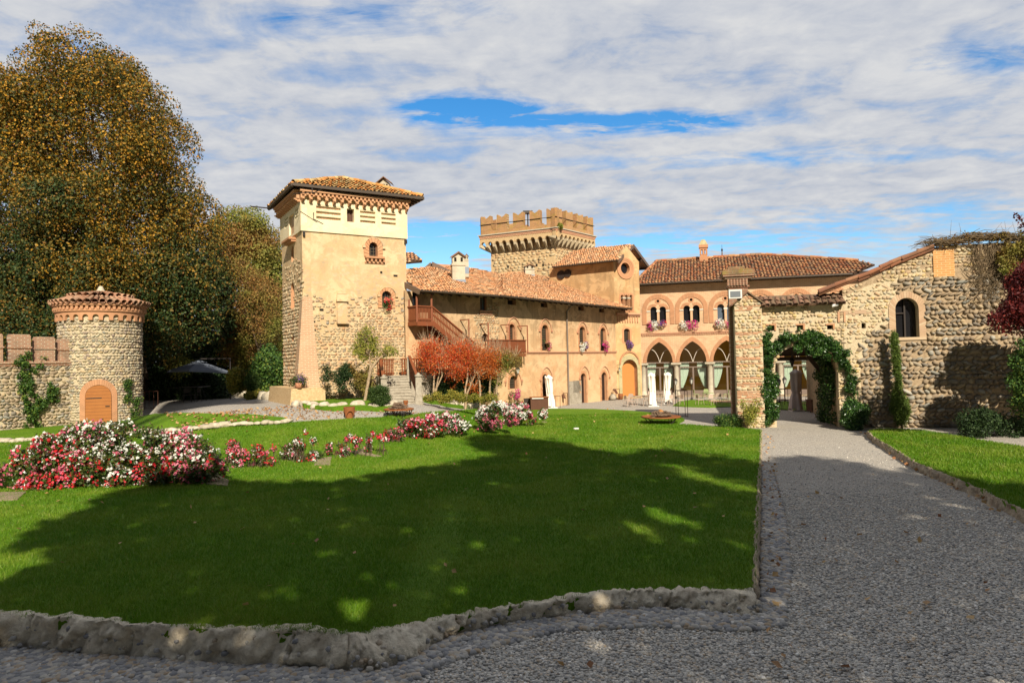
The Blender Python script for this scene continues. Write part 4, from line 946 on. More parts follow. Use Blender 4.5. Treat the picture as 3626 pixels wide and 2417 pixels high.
m = MB(); b_ = TF.box(*e6(520, 855), *e6(550, 925)); m.box((b_[0], b_[1], 0), (b_[2], b_[3], .12)); m.build('wall_lamp', 'iron', tw, TF)
b_ = TF.box(*e6(2080, 985), *e6(2100, 1045)); m = MB(); m.box((b_[0] - .08, b_[1], 0), (b_[2] - .03, b_[3], .12)); m.build('wall_lamp', 'iron', tw, TF)
for q in [e7(*q[:2]) + e7(*q[2:]) for q in ((568, 290, 612, 312), (485, 425, 520, 440), (490, 515, 525, 535), (485, 597, 512, 612))] + [c3(823, 665) + c3(836, 677), c3(910, 688) + c3(935, 698)]:
    b_ = TF.box(*q); m = MB(); m.box((b_[0], b_[1], -.02), (b_[2], b_[3], .035)); m.build('putlog_hole', 'blind_hole', tw, TF)
m = MB(); p = TF.w(*TF.p(*e6(665, 200), 1.3), 1.3); m.tube([p + (0, 0, .05), p + (0, 0, -.25), p + (.5, -.25, -.1)], .025, 6); m.tube([p + (-.9, .1, -.2), p + (.2, -.15, -.22)], .02, 6); m.build('banner_bracket', 'iron', tw)
p = hipc(*e6(2, 500), ze - .1); m = MB(); m.tube([p, p - TF.x * .9], .035, 6); m.build('spout', 'iron', tw)

# ================================================ wing (long two-storey range)
wg = thing('castle_wing', 'long ochre two-storey wing with stained plaster, wide tiled roof and small arched windows', 'building', FL.w(FL.L, 0, -4))
EV = 6.6
def sq(x0, y0, x1, y1): return (x0, y0, x1, y1)
# left part (FL): openings
win_hall = e5(1412, 480) + e5(1520, 697); sq1 = e5(1870, 520) + e5(2012, 605); low_arch = e5(1435, 1085) + (e5(1555, 0)[0], d1(0, 232)[1]); door_up = (e5(285, 0)[0], e5(0, 395)[1], e5(400, 0)[0], e5(0, 860)[1])
dL = (d1(395, 225)[0], d1(0, 225)[1], d1(508, 0)[0], d1(0, 480)[1])
hl = [px_arch(FL, *win_hall, kind='rect'), px_arch(FL, *low_arch), px_arch(FL, *door_up, kind='rect'), px_arch(FL, *dL, kind='round')]
m = MB(); m.slab(rect(-.1, -.6, FL.L, EV + .05), hl, 0, .45, 0, 2)
stp = [FL.p(*e5(x_, y_)) for x_, y_ in ((1240, 1176), (1380, 1060), (1300, 800), (1400, 730), (1560, 600), (1725, 560), (1725, 1176))]
cobbles(m, stp, hl, .13, .2, .3, .03, 0, 1, 0, lambda u, v: rng.random(len(u)) < .8)
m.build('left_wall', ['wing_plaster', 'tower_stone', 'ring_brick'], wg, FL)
WB1 = e5(1885, 925) + (e5(1992, 0)[0], d1(0, 212)[1])
sqs = [sq1, e3(380, 125) + e3(520, 222), e3(1162, 195) + e3(1283, 290), e3(1600, 240) + e3(1700, 328)]
ups = [WB1, e3(400, 585) + e3(540, 1122), e3(1185, 620) + e3(1308, 1130), e3(1620, 645) + e3(1730, 1130)]
gnd = [d1(1583, 700) + d1(1690, 885), e4(412, 437) + (e4(525, 0)[0], e4(0, 1060)[1]), e4(1212, 415) + e4(1325, 1040), e4(1645, 392) + e4(1755, 990)]
def fixarch(b): return b
hr = [px_arch(FR, *b, kind='rect') for b in sqs] + [px_arch(FR, *b) for b in ups] + [px_arch(FR, *b) for b in gnd]
blk = px_arch(FR, *(e4(1050, 570) + e4(1205, 820)), kind='rect')
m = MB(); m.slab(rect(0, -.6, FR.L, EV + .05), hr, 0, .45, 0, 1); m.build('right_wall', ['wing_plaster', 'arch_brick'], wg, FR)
m = MB(); m.slab(rect(0, -.6, 7, EV), n=0, th=.3); 
for k in range(4): window(wg, FR, *sqs[k], kind='rect', depth=.3, lat=False, bars=0, name='attic_vent', pm='blind_hole')
for k in range(4):
    o_ = window(wg, FR, *ups[k], depth=.2)
for k in range(4): window(wg, FR, *gnd[k], depth=.2, lat=(k == 0), name='window' if k == 0 else 'door', pm='window_dark')
window(wg, FL, *win_hall, kind='rect', depth=.2, lat=False, pm='pane_blue', bars=1); window(wg, FL, *low_arch, depth=.2, lat=False, pm='window_dark'); window(wg, FL, *door_up, kind='rect', depth=.2, lat=False, name='door', bars=0); window(wg, FL, *dL, depth=.2, lat=False, name='door', pm='brown_shutter')
for k, b in enumerate(ups + gnd):
    m = MB(); ring(m, FR, *b, .13 if k < 4 else .17, n=.025); m.build('window_surround' if k < 5 else 'door_surround', 'arch_brick' if k < 4 else 'ring_brick', wg, FR)
m = MB(); ring(m, FL, *dL, .16, n=.03); m.build('door_surround', 'pink_trim', wg, FL)
for q in (e5(1845, 0)[:1] + e5(0, 815)[1:] + e5(2080, 0)[:1] + e5(0, 965)[1:], e3(345, 460) + e3(600, 705), e3(1135, 525) + e3(1350, 738), e3(1575, 560) + e3(1775, 758), (d1(1520, 0)[0], d1(0, 610)[1], d1(1745, 0)[0], d1(0, 770)[1]), e4(365, 290) + e4(615, 545), e4(1180, 272) + e4(1385, 512), e4(1605, 270) + e4(1805, 495)):
    m = MB(); hood(m, FR, *q); m.build('hood_mould', 'pink_trim', wg, FR)
m = MB(); hood(m, FL, *(d1(385, 130) + d1(540, 260))); m.build('hood_mould', 'pink_trim', wg, FL)
# blocked trefoil doorway beside the downpipe
m = MB(); m.slab(px_arch(FR, *(e4(960, 575) + e4(1225, 1060)), kind='rect'), [blk], .035, .1, 0); u_ = blk; 
lw_ = px_arch(FR, *(e4(1000, 840) + e4(1200, 1060)), kind='rect'); m.slab(lw_, n=.06, th=.1); m.build('blocked_doorway', 'grey_stone', wg, FR)
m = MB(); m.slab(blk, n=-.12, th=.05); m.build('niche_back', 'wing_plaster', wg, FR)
# string course
vs_ = FR.p(2012, 1246)[1]; m = MB(); us_ = FR.p(*d1(1815, 380))[0]; m.box((us_, vs_ - .02, 0), (FR.L - .02, vs_ + .05, .10)); 
k = int((FR.L - us_) / .12)
for i in range(k): u = us_ + (i + .5) * .12; m.add([(u - .06, vs_ - .02, 0), (u + .06, vs_ - .02, 0), (u + .06, vs_ - .02, .07), (u - .06, vs_ - .02, .07), (u - .05, vs_ - .16, 0), (u, vs_ - .16, 0)], [(3, 2, 5), (3, 5, 4), (0, 3, 4), (2, 1, 5)])
m.build('string_course', 'pink_trim', wg, FR)
b_ = FL.box(*e5(1402, 705), *e5(1612, 770)); m = MB(); m.box((b_[0], b_[3] - .06, 0), (b_[2], b_[3], .08)); m.box((b_[0], b_[1], 0), (b_[2], b_[1] + .05, .06))
for i in range(9): u = b_[0] + (b_[2] - b_[0]) * (i + .5) / 9; m.box((u - .035, b_[1] + .05, 0), (u + .035, b_[3] - .06, .05))
m.build('window_sill', 'pink_trim', wg, FL)
# end walls of the wing so that it stands as a volume
for f_, u in ((FL, -.1), (FR, FR.L)):
    m = MB(); a = f_.w(u, -.6, 0); b = f_.w(u, -.6, -6.2); m.add([a, b, b + np.array([0, 0, 9.0 + .0]), a + np.array([0, 0, 7.1])], [(0, 1, 2, 3)])
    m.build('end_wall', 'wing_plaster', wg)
# roof planes
def roof_frame(f, ze_, over, deg):
    c, s_ = cos(radians(deg)), sin(radians(deg)); return PF(f.w(0, ze_, over), f.x, -f.n * c + np.array([0, 0, s_]))
SL = 21; over = 1.1
zl = FL.p(*c4(230, 702), over)[1]; zr = FR.p(*c4(1300, 788), over)[1]; print('wing eaves', zl, zr, FL.p(*c4(600, 730), over), FR.p(*c4(900, 752), over))
RL = roof_frame(FL, zl, over, SL); RR = roof_frame(FR, zl, over, SL)
tt = tan(radians(SL))
bl = RL.p(1768, 1045)[0]; br = RR.p(1768, 1045)[0]
polyL = [(RL.p(*c4(165, 700))[0], 0), (RL.p(1770, 1045)[0], 0), RL.p(1770, 970), RL.p(*c4(465, 548)), RL.p(*c4(300, 540)), RL.p(*c4(75, 562)), RL.p(*c4(52, 612))]
polyR = [(RR.p(1768, 1045)[0], 0), (RR.p(*c4(1500, 800))[0], 0), RR.p(*c4(1440, 772)), RR.p(*c4(1250, 705)), RR.p(*c4(1060, 628)), RR.p(*c4(960, 604)), RR.p(*c4(820, 578)), RR.p(1768, 970)]
print(polyL, polyR)
m = MB(); tile_roof(m, polyL, .175, .34, 0, bmi=1); rfl = m.build('roof', ['roof_tile_orange', 'dark_timber'], wg, RL)
m = MB(); tile_roof(m, polyR, .175, .34, 0, bmi=1); rfr = m.build('roof', ['roof_tile_orange', 'dark_timber'], wg, RR)
m = MB(); m.tube([RL.w(polyL[0][0], -.03, .0), RL.w(polyL[1][0], -.03, .0)], .06, 8); m.tube([RR.w(polyR[0][0], -.03, .0), RR.w(polyR[1][0], -.03, .0)], .06, 8); m.build('gutter', 'gutter', wg)
m = MB(); m.bar(RL.w(polyL[0][0] - .05, -.05, -.06), RL.w(polyL[0][0] - .05, RL.p(*c4(52, 612))[1] + .1, -.06), .08, .26, up=RL.n); m.build('verge_board', 'fascia_brown', rfl)
m = MB()
for f_, po in ((RL, polyL), (RR, polyR)):
    a, b = po[0][0], po[1][0]; n_ = int((b - a) / .6)
    for i in range(n_): u = a + (i + .5) * .6; m.bar(f_.w(u, .02, -.14), f_.w(u, .95, -.14), .09, .12, up=f_.n)
m.build('rafters', 'eave_dark', wg)
# back slope and ridge so that the roof is closed behind
# chimneys
def chimney(par, Yd, base, top, x0, x1, capw, name='chimney', mt='chimney_plaster', holes_=2):
    a = atY((x0 + x1) / 2, base, Yd); sc_ = Yd / FP; w = (x1 - x0) * sc_; h = (base - top) * sc_; m = MB(); c = a
    ang = atan2(FL.x[1], FL.x[0]) * .25; M_ = at(c, ang)
    m.box((-w / 2, -w * .4, -.5), (w / 2, w * .4, h * .58), 0, M_); m.box((-w / 2 * 1.12, -w * .46, h * .53), (w / 2 * 1.12, w * .46, h * .60), 0, M_); m.box((-w / 2 * .95, -w * .38, h * .6), (w / 2 * .95, w * .38, h * .84), 0, M_)
    for i in range(holes_): u = w * (-.25 + .5 * i / max(1, holes_ - 1)); m.box((u - w * .09, -w * .40, h * .66), (u + w * .09, -w * .37, h * .80), 1, M_)
    for s_ in (-1, 1):
        V = [(0, -w * .55, h), (0, w * .55, h), (s_ * w * .62, w * .55, h * .82), (s_ * w * .62, -w * .55, h * .82), (0, -w * .55, h * .95), (s_ * w * .62, -w * .55, h * .77)]
        Mx = np.array(M_); V = np.array(V) @ Mx[:3, :3].T + Mx[:3, 3]; m.add(V, [(0, 1, 2, 3), (0, 3, 5, 4)], 2)
    V = np.array([(-w * .475, -w * .381, h * .84), (w * .475, -w * .381, h * .84), (0, -w * .381, h * .97)]) @ np.array(M_)[:3, :3].T + np.array(M_)[:3, 3]; m.add(V, [(0, 1, 2)], 0)
    o_ = m.build(name, [mt, 'blind_hole', 'roof_tile_mossy'], par)
    f = MB(); f.box((-w / 2 * 1.08, -w * .44, -.3), (w / 2 * 1.08, w * .44, .1), 0, M_); f.build('flashing', 'flashing', o_); return o_
pc = RL.w(*RL.p(*c4(410, 640))); chimney(wg, pc[1] + .2, c4(0, 642)[1], c4(0, 446)[1], c4(370, 0)[0], c4(453, 0)[0], 0)
chimney(wg, pc[1] + 1.6, c4(0, 556)[1], c4(0, 458)[1], c4(452, 0)[0], c4(478, 0)[0], 0)
pc = RR.w(*RR.p(*c4(880, 600))); chimney(wg, pc[1] + .2, c4(0, 606)[1], c4(0, 528)[1], c4(843, 0)[0], c4(905, 0)[0], 0)
# downpipe
m = MB(); u_, v_ = FR.p(*e3(900, 300)); u2, v2 = FR.p(*e4(952, 1070)); up_, vp_ = FR.p(*e3(1120, 150), .7)
m.tube([FR.w(up_, vp_, .7), FR.w((up_ + u_) / 2, (v_ + vp_) / 2 + .1, .4), FR.w(u_, v_, .09), FR.w(u_, 1.2, .09), FR.w(u_, -.1, .09)], .055, 8); m.build('downpipe', 'downpipe', wg)
for k, q in enumerate((e3(350, 82), e3(990, 162), e3(1630, 235), e5(1740, 482))):
    f_ = FR; u, v = f_.p(*q, .35); m = MB(); m.lathe([(0, .05), (.12, .03), (.14, -.02), (0, -.03)], 12, 0, f_.w(u, v, .35)); m.bar(f_.w(u, v + .03, .35), f_.w(u, v + .3, .05), .03); m.build('soffit_lamp', 'lamp_white', wg)
print('wing done')
# ================================================ gate tower (gabled, between wing and arcade)
gt = thing('gate_tower', 'gabled ochre gate tower with round oculus, triple window and stone arched portal', 'tower', GF.w(GF.L / 2, 0, -2))
gp_ = [GF.p(*q) for q in ((2174, 930), d8(1830, 770), d8(1985, 590), (2262, 945), (2264, 1000))]
gL = GF.p(2174, 1000)[0]; gR = GF.p(2264, 1000)[0]
ocv = GF.p(2213, 950)[1]; ocu = GF.p(2214, 950)[0]; s51 = np.linalg.norm(GF.w(0, 0) - O) / FP
trip = [GF.box(*d8(a, 1155), *d8(b, 1345)) for a, b in ((1843, 1872), (1893, 1926), (1949, 1978))]
wS = GF.box(*e3(2112, 665), *e3(2235, 945)); pS = GF.box(2202, 1272, 2257, 1402)
apv = GF.p(*d8(1985, 585))[1]; lev = GF.p(2174, 925)[1]
ho = circ(ocu, ocv, .42, 24); htr = [arch(a, b, c, d, 'round', 8) for a, b, c, d in trip]; hw = [arch(*wS, 'seg', 6), arch(*pS, 'round', 14)]
m = MB(); m.slab([(gL, -.6), (gR, -.6), (gR, lev + .1), ((gL + gR) / 2 + .1, apv), (gL, lev)], [ho] + htr + hw, 0, .4, 0, 1); m.build('front_wall', ['gate_plaster', 'ring_brick'], gt, GF)
m = MB()
for r_ in (.80, .68, .56):
    P = circ(ocu, ocv, r_, 28); m.slab(P, [circ(ocu, ocv, r_ - .13, 28)], .02 + (.8 - r_) * -.2 + .05, .12)
ocr = m.build('oculus_ring', 'arch_brick', gt, GF)
m = MB(); m.slab(circ(ocu, ocv, .44, 24), n=-.3, th=.05); m.build('oculus_pane', 'window_dark', gt, GF)
m = MB()
for a, b, c, d in trip: m.slab(rect(a - .03, b - .03, c + .03, d + .05), n=-.3, th=.04, mi=0)
m.build('triple_window_pane', 'window_dark', gt, GF)
for (a, b) in ((trip[0][2], trip[1][0]), (trip[1][2], trip[2][0])):
    c_ = (a + b) / 2; m = MB(); M_ = Matrix.Rotation(-pi / 2, 4, 'X'); hh = trip[0][3] - trip[0][1] - .28
    m.tube([(c_, trip[0][1] + .02, -.05), (c_, trip[0][1] + hh, -.05)], .07, 10); m.box((c_ - .14, trip[0][1] + hh, -.2), (c_ + .14, trip[0][1] + hh + .12, .05)); m.build('colonnette', 'column_stone', gt, GF)
m = MB()
for (a, b, c, d) in trip:
    inn = arch(a - .02, b, c + .02, d, 'round', 8); out = arch(a - .16, b - .1, c + .16, d + .16, 'round', 8); m.slab(out, [inn], .03, .06)
m.build('triple_window_surround', 'arch_brick', gt, GF)
window(gt, GF, *e3(2112, 665), *e3(2235, 945), kind='seg', depth=.2, pm='window_dark')
u0_, v0, u1, v1 = wS; m = MB(); m.slab(arch(u0_ - .16, v0 - .05, u1 + .16, v1 + .14, 'seg', 6), [arch(*wS, 'seg', 6)], .025, .05); m.build('window_surround', 'ring_brick', gt, GF)
m = MB(); m.slab(arch(pS[0] - .02, pS[1], pS[2] + .3, pS[3] + .02), n=-.35, th=.06); m.build('portal_door', 'portal_door', gt, GF)
m = MB(); o_ = arch(pS[0] - .3, pS[1] - .1, pS[2] + .26, pS[3] + .34, 'round', 14); m.slab(o_, [arch(pS[0], pS[1], pS[2], pS[3], 'round', 14)], .05, .35)
hh = pS[3] - pS[1]
for k in range(1, 7): m.box((pS[0] - .3, pS[1] + k * .36, .045), (pS[2] + .26, pS[1] + k * .36 + .018, .055), 1) if False else None
m.build('portal_surround', 'portal_stone', gt, GF)
m = MB(); ring(m, GF, *(e4(2045, -15) + (e2(285, 0)[0], 1400)), .12, legs=GF.p(2230, 1290)[1], n=.08); m.build('portal_hood', 'arch_brick', gt, GF)
vc_ = GF.p(2230, e3(0, 345)[1])[1]; m = MB(); m.box((gL + .1, vc_ - .12, 0), (gR, vc_, .2)); dentils(m, GF, gL + .1, gR, vc_ - .12, 0, .13, .07, .1, .12); 
for i in range(9): u = gL + .2 + i * (gR - gL - .3) / 9; m.box((u, vc_ - .6, 0), (u + .06, vc_ - .25, .07)); m.box((u - .0, vc_ - .68, 0), (u + .06, vc_ - .6, .11))
m.build('brick_cornice', 'pink_trim', gt, GF)
# side wall towards the wing, and rear
cr = GF.w(gL, 0); sd_ = vpdir(-1800); sfar = isect(cr, sd_, 1952)
GS = Fr(sfar, cr); GSL = GS.L
le = GS.p(*d8(1400, 795))[1]; print('gate side', sfar, cr, GSL, GS.p(*d8(1100, 830)), GS.p(*d8(1750, 760)), 'apex', apv, lev)
m = MB(); m.slab(rect(0, 3, GSL, lev), [], 0, .3); m.build('side_wall', 'gate_plaster', gt, GS)
# roof
vt_ = GF.p(*d8(1990, 560), 1.0)
oh = .55
f_ = GS; nE = lev - .05
zE = GS.p(*d8(1400, 785), oh)[1]
RG = roof_frame(GS, zE, oh, 22)
pg = [RG.p(*d8(1035, 822)), RG.p(*d8(1812, 740)), RG.p(*d8(1992, 558)), RG.p(*d8(1440, 605)), RG.p(*d8(1235, 650))]
print('gate roof', pg)
m = MB(); tile_roof(m, pg, .19, .35, 0, bmi=1); o_ = m.build('roof', ['roof_tile_orange', 'dark_timber'], gt, RG)
Pa = RG.w(*pg[2]); Pl = RG.w(*pg[1]); 
hx = Pa - Pl; hor = hx.copy(); hor[2] = 0; Pr = Pa + hor * 1.0; rr_ = ray(*d8(2180, 818))
# right slope mirrors the left one about the ridge
vpn = np.cross(hx, [0, 0, 1.]); vpn /= np.linalg.norm(vpn); t_ = ((Pa - O) @ vpn) / (rr_ @ vpn); Pr = O + rr_ * t_
bkv = RG.w(*pg[3]) - Pa; 
m = MB(); m.add([Pa, Pr, Pr + bkv * .8, Pa + bkv, Pa - [0, 0, .14], Pr - [0, 0, .14], Pr + bkv * .8 - [0, 0, .14], Pa + bkv - [0, 0, .14]], [(0, 1, 2, 3), (4, 7, 6, 5), (1, 5, 6, 2)]); m.build('roof', 'roof_tile_orange', gt)
m = MB(); m.bar(Pl - [0, 0, .1], Pa - [0, 0, .1], .1, .26); m.bar(Pa - [0, 0, .1], Pr - [0, 0, .1], .1, .26); m.build('verge_board', 'fascia_brown', gt)
m = MB(); m.tube([RG.w(pg[0][0], -.04, 0), RG.w(pg[1][0], -.04, 0)], .06, 8); m.build('gutter', 'gutter', gt)
m = MB(); bn = bkv / np.linalg.norm(bkv)
for P_ in (Pa * .5 + Pr * .5, Pr * .92 + Pa * .08, Pa): m.bar(P_ - [0, 0, .3], P_ + bn * 2.2 - [0, 0, .3], .16, .2)
m.build('purlin', 'dark_timber', gt)
for q in (d8(1135, 920), d8(1215, 900)):
    u, v = GS.p(*q); m = MB(); 
    cpt = GS.w(u, v, .12); 
    m.slab(circ(u, v, .34 if q[0] < 2000 else .3, 16), n=.1, th=.12); m.build('round_vent', 'dark_panel', gt, GS)

# ================================================ arcade building
ab = thing('arcade_building', 'pink brick palace with pointed ground floor arches and twin windows under round arches', 'building', AR.w(7, 0, -4))
cu = [AR.p(*e2(x_, 430))[0] for x_ in (365, 910, 1478)] + [AR.p(*d6(x_, 520))[0] for x_ in (473, 1005)]
print('cols', cu); sp = (cu[2] - cu[0]) / 2; NB = 7
cu = [cu[0] + sp * i for i in range(NB + 1)]
vcap = AR.p(*e2(910, 388))[1]; vcb = AR.p(*e2(910, 468))[1]; vap = AR.p(*e2(1180, 35))[1]; vev = 8.6; vstr = 4.83; UE = cu[-1] + 1.0; UL = AR.p(2262, 1100)[0]
hwid = AR.p(*e2(1425, 380))[0] - AR.p(*e2(975, 380))[0]
def parch(c, w, v0, v1, seg=10):      # pointed arch path from right foot to left foot
    hh = v1 - v0; R_ = (hh * hh + (w / 2) ** 2) / w; am = atan2(hh, R_ - w / 2) if R_ > w / 2 else pi - math.asin(hh / R_)
    r_ = [(c + w / 2 - R_ + R_ * cos(am * k / seg), v0 + R_ * sin(am * k / seg)) for k in range(seg + 1)]
    return r_ + [(2 * c - p[0], p[1]) for p in r_[-2::-1]]
vi = AR.p(*e1(1160, 690))[1]; 
bo_t = AR.p(*e1(1155, 405))[1]; bo_i = AR.p(*e1(1155, 478))[1]; leg = AR.p(*e1(870, 925))[1]; wt = AR.p(*e1(1085, 617))[1]; wbt = AR.p(*e1(1085, 900))[1]; oc = AR.p(*e1(1155, 522))[1]
ww = AR.p(*e1(1140, 700))[0] - AR.p(*e1(1030, 700))[0]; mid = [(cu[i] + cu[i + 1]) / 2 for i in range(NB)]
print('arcade v', vcap, vap, vi, bo_t, bo_i, leg, wt, wbt, oc, ww, hwid)
out = [(UL, vcap)]
for i in range(NB): out += [p for p in parch(mid[i], hwid, vcap, vap)][::-1]
out += [(UE, vcap), (UE, vev), (UL, vev)]
holes = []; tw_ = ww + .02; gap_ = .17
for c in mid:
    for s_ in (-1, 1): a = c + s_ * (gap_ / 2 + tw_ / 2); holes.append(arch(a - tw_ / 2, wbt, a + tw_ / 2, wt, 'round', 8))
    holes.append(circ(c, oc, .11, 10))
m = MB(); m.slab(out, holes, 0, .45, 0, 0); m.slab([(UL, -.5), (cu[0] - .22, -.5), (cu[0] - .22, vcap + .01), (UL, vcap + .01)], [], -.002, .4, 0)
m.build('brick_wall', ['arcade_brick'], ab, AR)
for q_ in (UL, UE): m = MB(); a = AR.w(q_, -.5, 0); b = AR.w(q_, -.5, -8); m.add([a, b, b + [0, 0, 9.1], a + [0, 0, 9.1]], [(0, 1, 2, 3)]); m.build('end_wall', 'arcade_brick', ab)
m = MB()
def band(mb, pi_, po_, n=.05, th=.08, mi=0, bl=.12):
    def res(P, N):
        P = np.array(P); s_ = np.concatenate([[0], np.cumsum(np.linalg.norm(np.diff(P, axis=0), axis=1))]); t = np.linspace(0, s_[-1], N); return np.stack([np.interp(t, s_, P[:, i]) for i in (0, 1)], 1)
    L = sum(math.dist(pi_[i], pi_[i + 1]) for i in range(len(pi_) - 1)); N = max(6, int(L / bl)); a = res(pi_, N + 1); b = res(po_, N + 1)
    for i in range(N):
        q = [a[i] * .97 + a[i + 1] * .03, b[i] * .97 + b[i + 1] * .03, b[i + 1] * .97 + b[i] * .03, a[i + 1] * .97 + a[i] * .03]
        V = [(p[0], p[1], n) for p in q] + [(p[0], p[1], n - th) for p in q]; mb.add(V, [(3, 2, 1, 0), (0, 1, 5, 4), (1, 2, 6, 5), (2, 3, 7, 6), (3, 0, 4, 7)], mi)
for i, c in enumerate(mid):
    m = MB(); band(m, parch(c, hwid, vcap, vap), parch(c, min(sp - .02, hwid + .62), vcap, vap + .36)); m.build('pointed_archivolt', 'arch_brick', ab, AR)
    R_ = sp / 2 - .03; ri = R_ - .32; vs1 = bo_t - R_
    m = MB(); f = lambda r, rv_: [(c + r, leg)] + [(c + r * cos(pi * k / 16), vs1 + (bo_t - vs1 if rv_ else bo_i - vs1) * sin(pi * k / 16)) for k in range(17)] + [(c - r, leg)]
    band(m, f(ri, 0), f(R_, 1), .05, .08); m.build('round_archivolt', 'arch_brick', ab, AR)
    m = MB()
    for s_ in (-1, 1):
        a = c + s_ * (gap_ / 2 + tw_ / 2); r1 = tw_ / 2; r2 = r1 + .22; sp2 = wt - r1
        lo = pi * .0; rng_ = [lo + (pi) * k / 10 for k in range(11)]
        rng_ = [t for t in rng_ if (a + r2 * cos(t) - c) * s_ > -.02]
        band(m, [(a + r1 * cos(t), sp2 + r1 * sin(t)) for t in rng_], [(a + r2 * cos(t), sp2 + r2 * sin(t)) for t in rng_], .03, .05, 0, .09)
    m.slab(circ(c, oc, .21, 14), [circ(c, oc, .11, 14)], .03, .05); m.build('window_arch', 'arch_brick', ab, AR)
    m = MB(); m.tube([(c, wbt, -.1), (c, vi - .05, -.1)], .06, 8); m.box((c - .13, vi - .06, -.25), (c + .13, vi + .08, .02)); m.build('colonnette', 'marble', ab, AR)
    for s_ in (-1, 1): pass
    m = MB()
    for s_ in (-1, 1): e_ = c + s_ * (gap_ / 2 + tw_); f2 = c + s_ * (ri - .02); m.box((min(e_, f2), vi - .04, 0), (max(e_, f2), vi + .04, .06))
    m.build('impost', 'marble', ab, AR)
    m = MB()
    for s_ in (-1, 1): a = c + s_ * (gap_ / 2 + tw_ / 2); m.slab(rect(a - tw_ / 2 - .03, wbt - .02, a + tw_ / 2 + .03, wt + .05), n=-.25, th=.02)
    m.slab(circ(c, oc, .13, 10), n=-.2, th=.02)
    m.build('window_pane', 'pane_blue' if i in (2,) else 'window_dark', ab, AR)
m = MB(); m.box((UL, vstr - .06, 0), (UE, vstr + .02, .12)); k = int((UE - UL) / .17)
for i in range(k): u = UL + (i + .5) * .17; m.box((u - .05, vstr - .2, 0), (u + .06, vstr - .06, .08))
m.build('string_course', 'pink_trim', ab, AR)
for i, u in enumerate(cu):
    c = AR.w(u, 0, -.12); r_ = .2; m = MB()
    m.lathe([(r_ * 1.5, -.3), (r_ * 1.5, .08), (r_ * 1.25, .12), (r_ * 1.25, .2), (r_ * 1.08, .24), (r_, .5), (r_ * .9, vcb), (r_ * 1.0, vcb + .03)], 18, 0, c); m.build('column', 'column_stone', ab)
    m = MB(); m.lathe([(r_ * .9, vcb + .0), (r_ * 1.1, vcb + .1), (r_ * 1.55, vcap - .16)], 16, 0, c); Mx = at(c, atan2(AR.x[1], AR.x[0])); m.box((-.36, -.33, vcap - .16), (.36, .3, vcap - .02), 0, Mx); m.build('capital', 'column_stone', ab)
# glazing with curtains, one set per bay; the ochre room behind is a real room
NG_ = -.42; vr = AR.p(*e2(1200, 465))[1]; vr2 = AR.p(*e2(1200, 380))[1]; vsill = .12; vpan = AR.p(*e2(1200, 855))[1]
for i, c in enumerate(mid):
    x0, x1 = c - sp / 2 + .05, c + sp / 2 - .05
    m = MB(); F_ = lambda a, b, c_, d, t=.05: m.box((a, b, NG_), (c_, d, NG_ + t))
    F_(x0, vsill, x0 + .14, vcap); F_(x1 - .14, vsill, x1, vcap); F_(x0, vr - .05, x1, vr + .04, .06); F_(x0, vcap - .05, x1, vcap + .03, .07); F_(c - .06, vsill, c + .06, vr, .07); F_(x0, vsill, x1, vsill + .1, .06)
    F_(x0 + .14, vsill + .1, x1 - .14, vpan, .03); F_(x0 + .14, vsill, x0 + .24, vr, .05); F_(x1 - .24, vsill, x1 - .14, vr, .05)
    fr_ = m.build('glazed_door', 'frame_grey', ab, AR)
    m = MB(); m.add([(x0, vpan, NG_ - .01), (x1, vpan, NG_ - .01), (x1, vcap, NG_ - .01), (x0, vcap, NG_ - .01)], [(0, 1, 2, 3)]); P = parch(c, hwid + .1, vcap + .001, vap + .05); m.add([(p[0], p[1], NG_ - .01) for p in P], [tuple(range(len(P)))]); m.build('pane', 'glass', fr_, AR)
    m = MB(); 
    for s_ in (-1, 1):
        pts = []
        for k in range(9): t = k / 8; pts.append((c + s_ * (.02 + .60 * t ** 1.3), vcap + .03 + (vap - vcap) * .62 * (sin(t * pi / 2)), NG_ + .02))
        m.tube(pts, .022, 6)
    m.build('tracery', 'glazing_bar', fr_, AR)
    for s_ in (-1, 1):
        m = MB(); nU = 22; nV = 14; top = vcap - .05; V = []
        for j in range(nV + 1):
            t = j / nV; y_ = top - (top - vpan - .18) * t; edge = .72 - .60 * max(0, (t - .12)) ** 1.6 
            for k in range(nU + 1):
                f_ = k / nU; xo = (x1 - .16 if s_ > 0 else x0 + .16); u = xo - s_ * edge * f_; V.append((u, y_ - .10 * (1 - f_) * 0, NG_ - .12 + .035 * sin(f_ * 38)))
        Fc = [(j * (nU + 1) + k, j * (nU + 1) + k + 1, (j + 1) * (nU + 1) + k + 1, (j + 1) * (nU + 1) + k) for j in range(nV) for k in range(nU)]; m.add(V, Fc, 0, True); m.build('curtain', 'curtain', fr_, AR)
m = MB(); m.box((UL, -.4, -6.0), (UE, .1, -.3), 0); m.build('room_floor', 'floor_inside', ab, AR)
m = MB(); m.box((UL, .1, -5.2), (UE, vstr, -5.0), 0); m.box((UL + .05, .1, -5.0), (UL + .15, vstr, -.5), 0); m.build('room_wall', 'ochre_room', ab, AR)
m = MB(); m.box((UL, vstr - .35, -5.2), (UE, vstr - .2, -.46), 0); m.build('room_ceiling', 'ochre_room', ab, AR)
m = MB(); m.box((UL - .1, -.3, -.3), (UE, .12, .75), 0); m.build('terrace_step', 'pale_path', ab, AR)
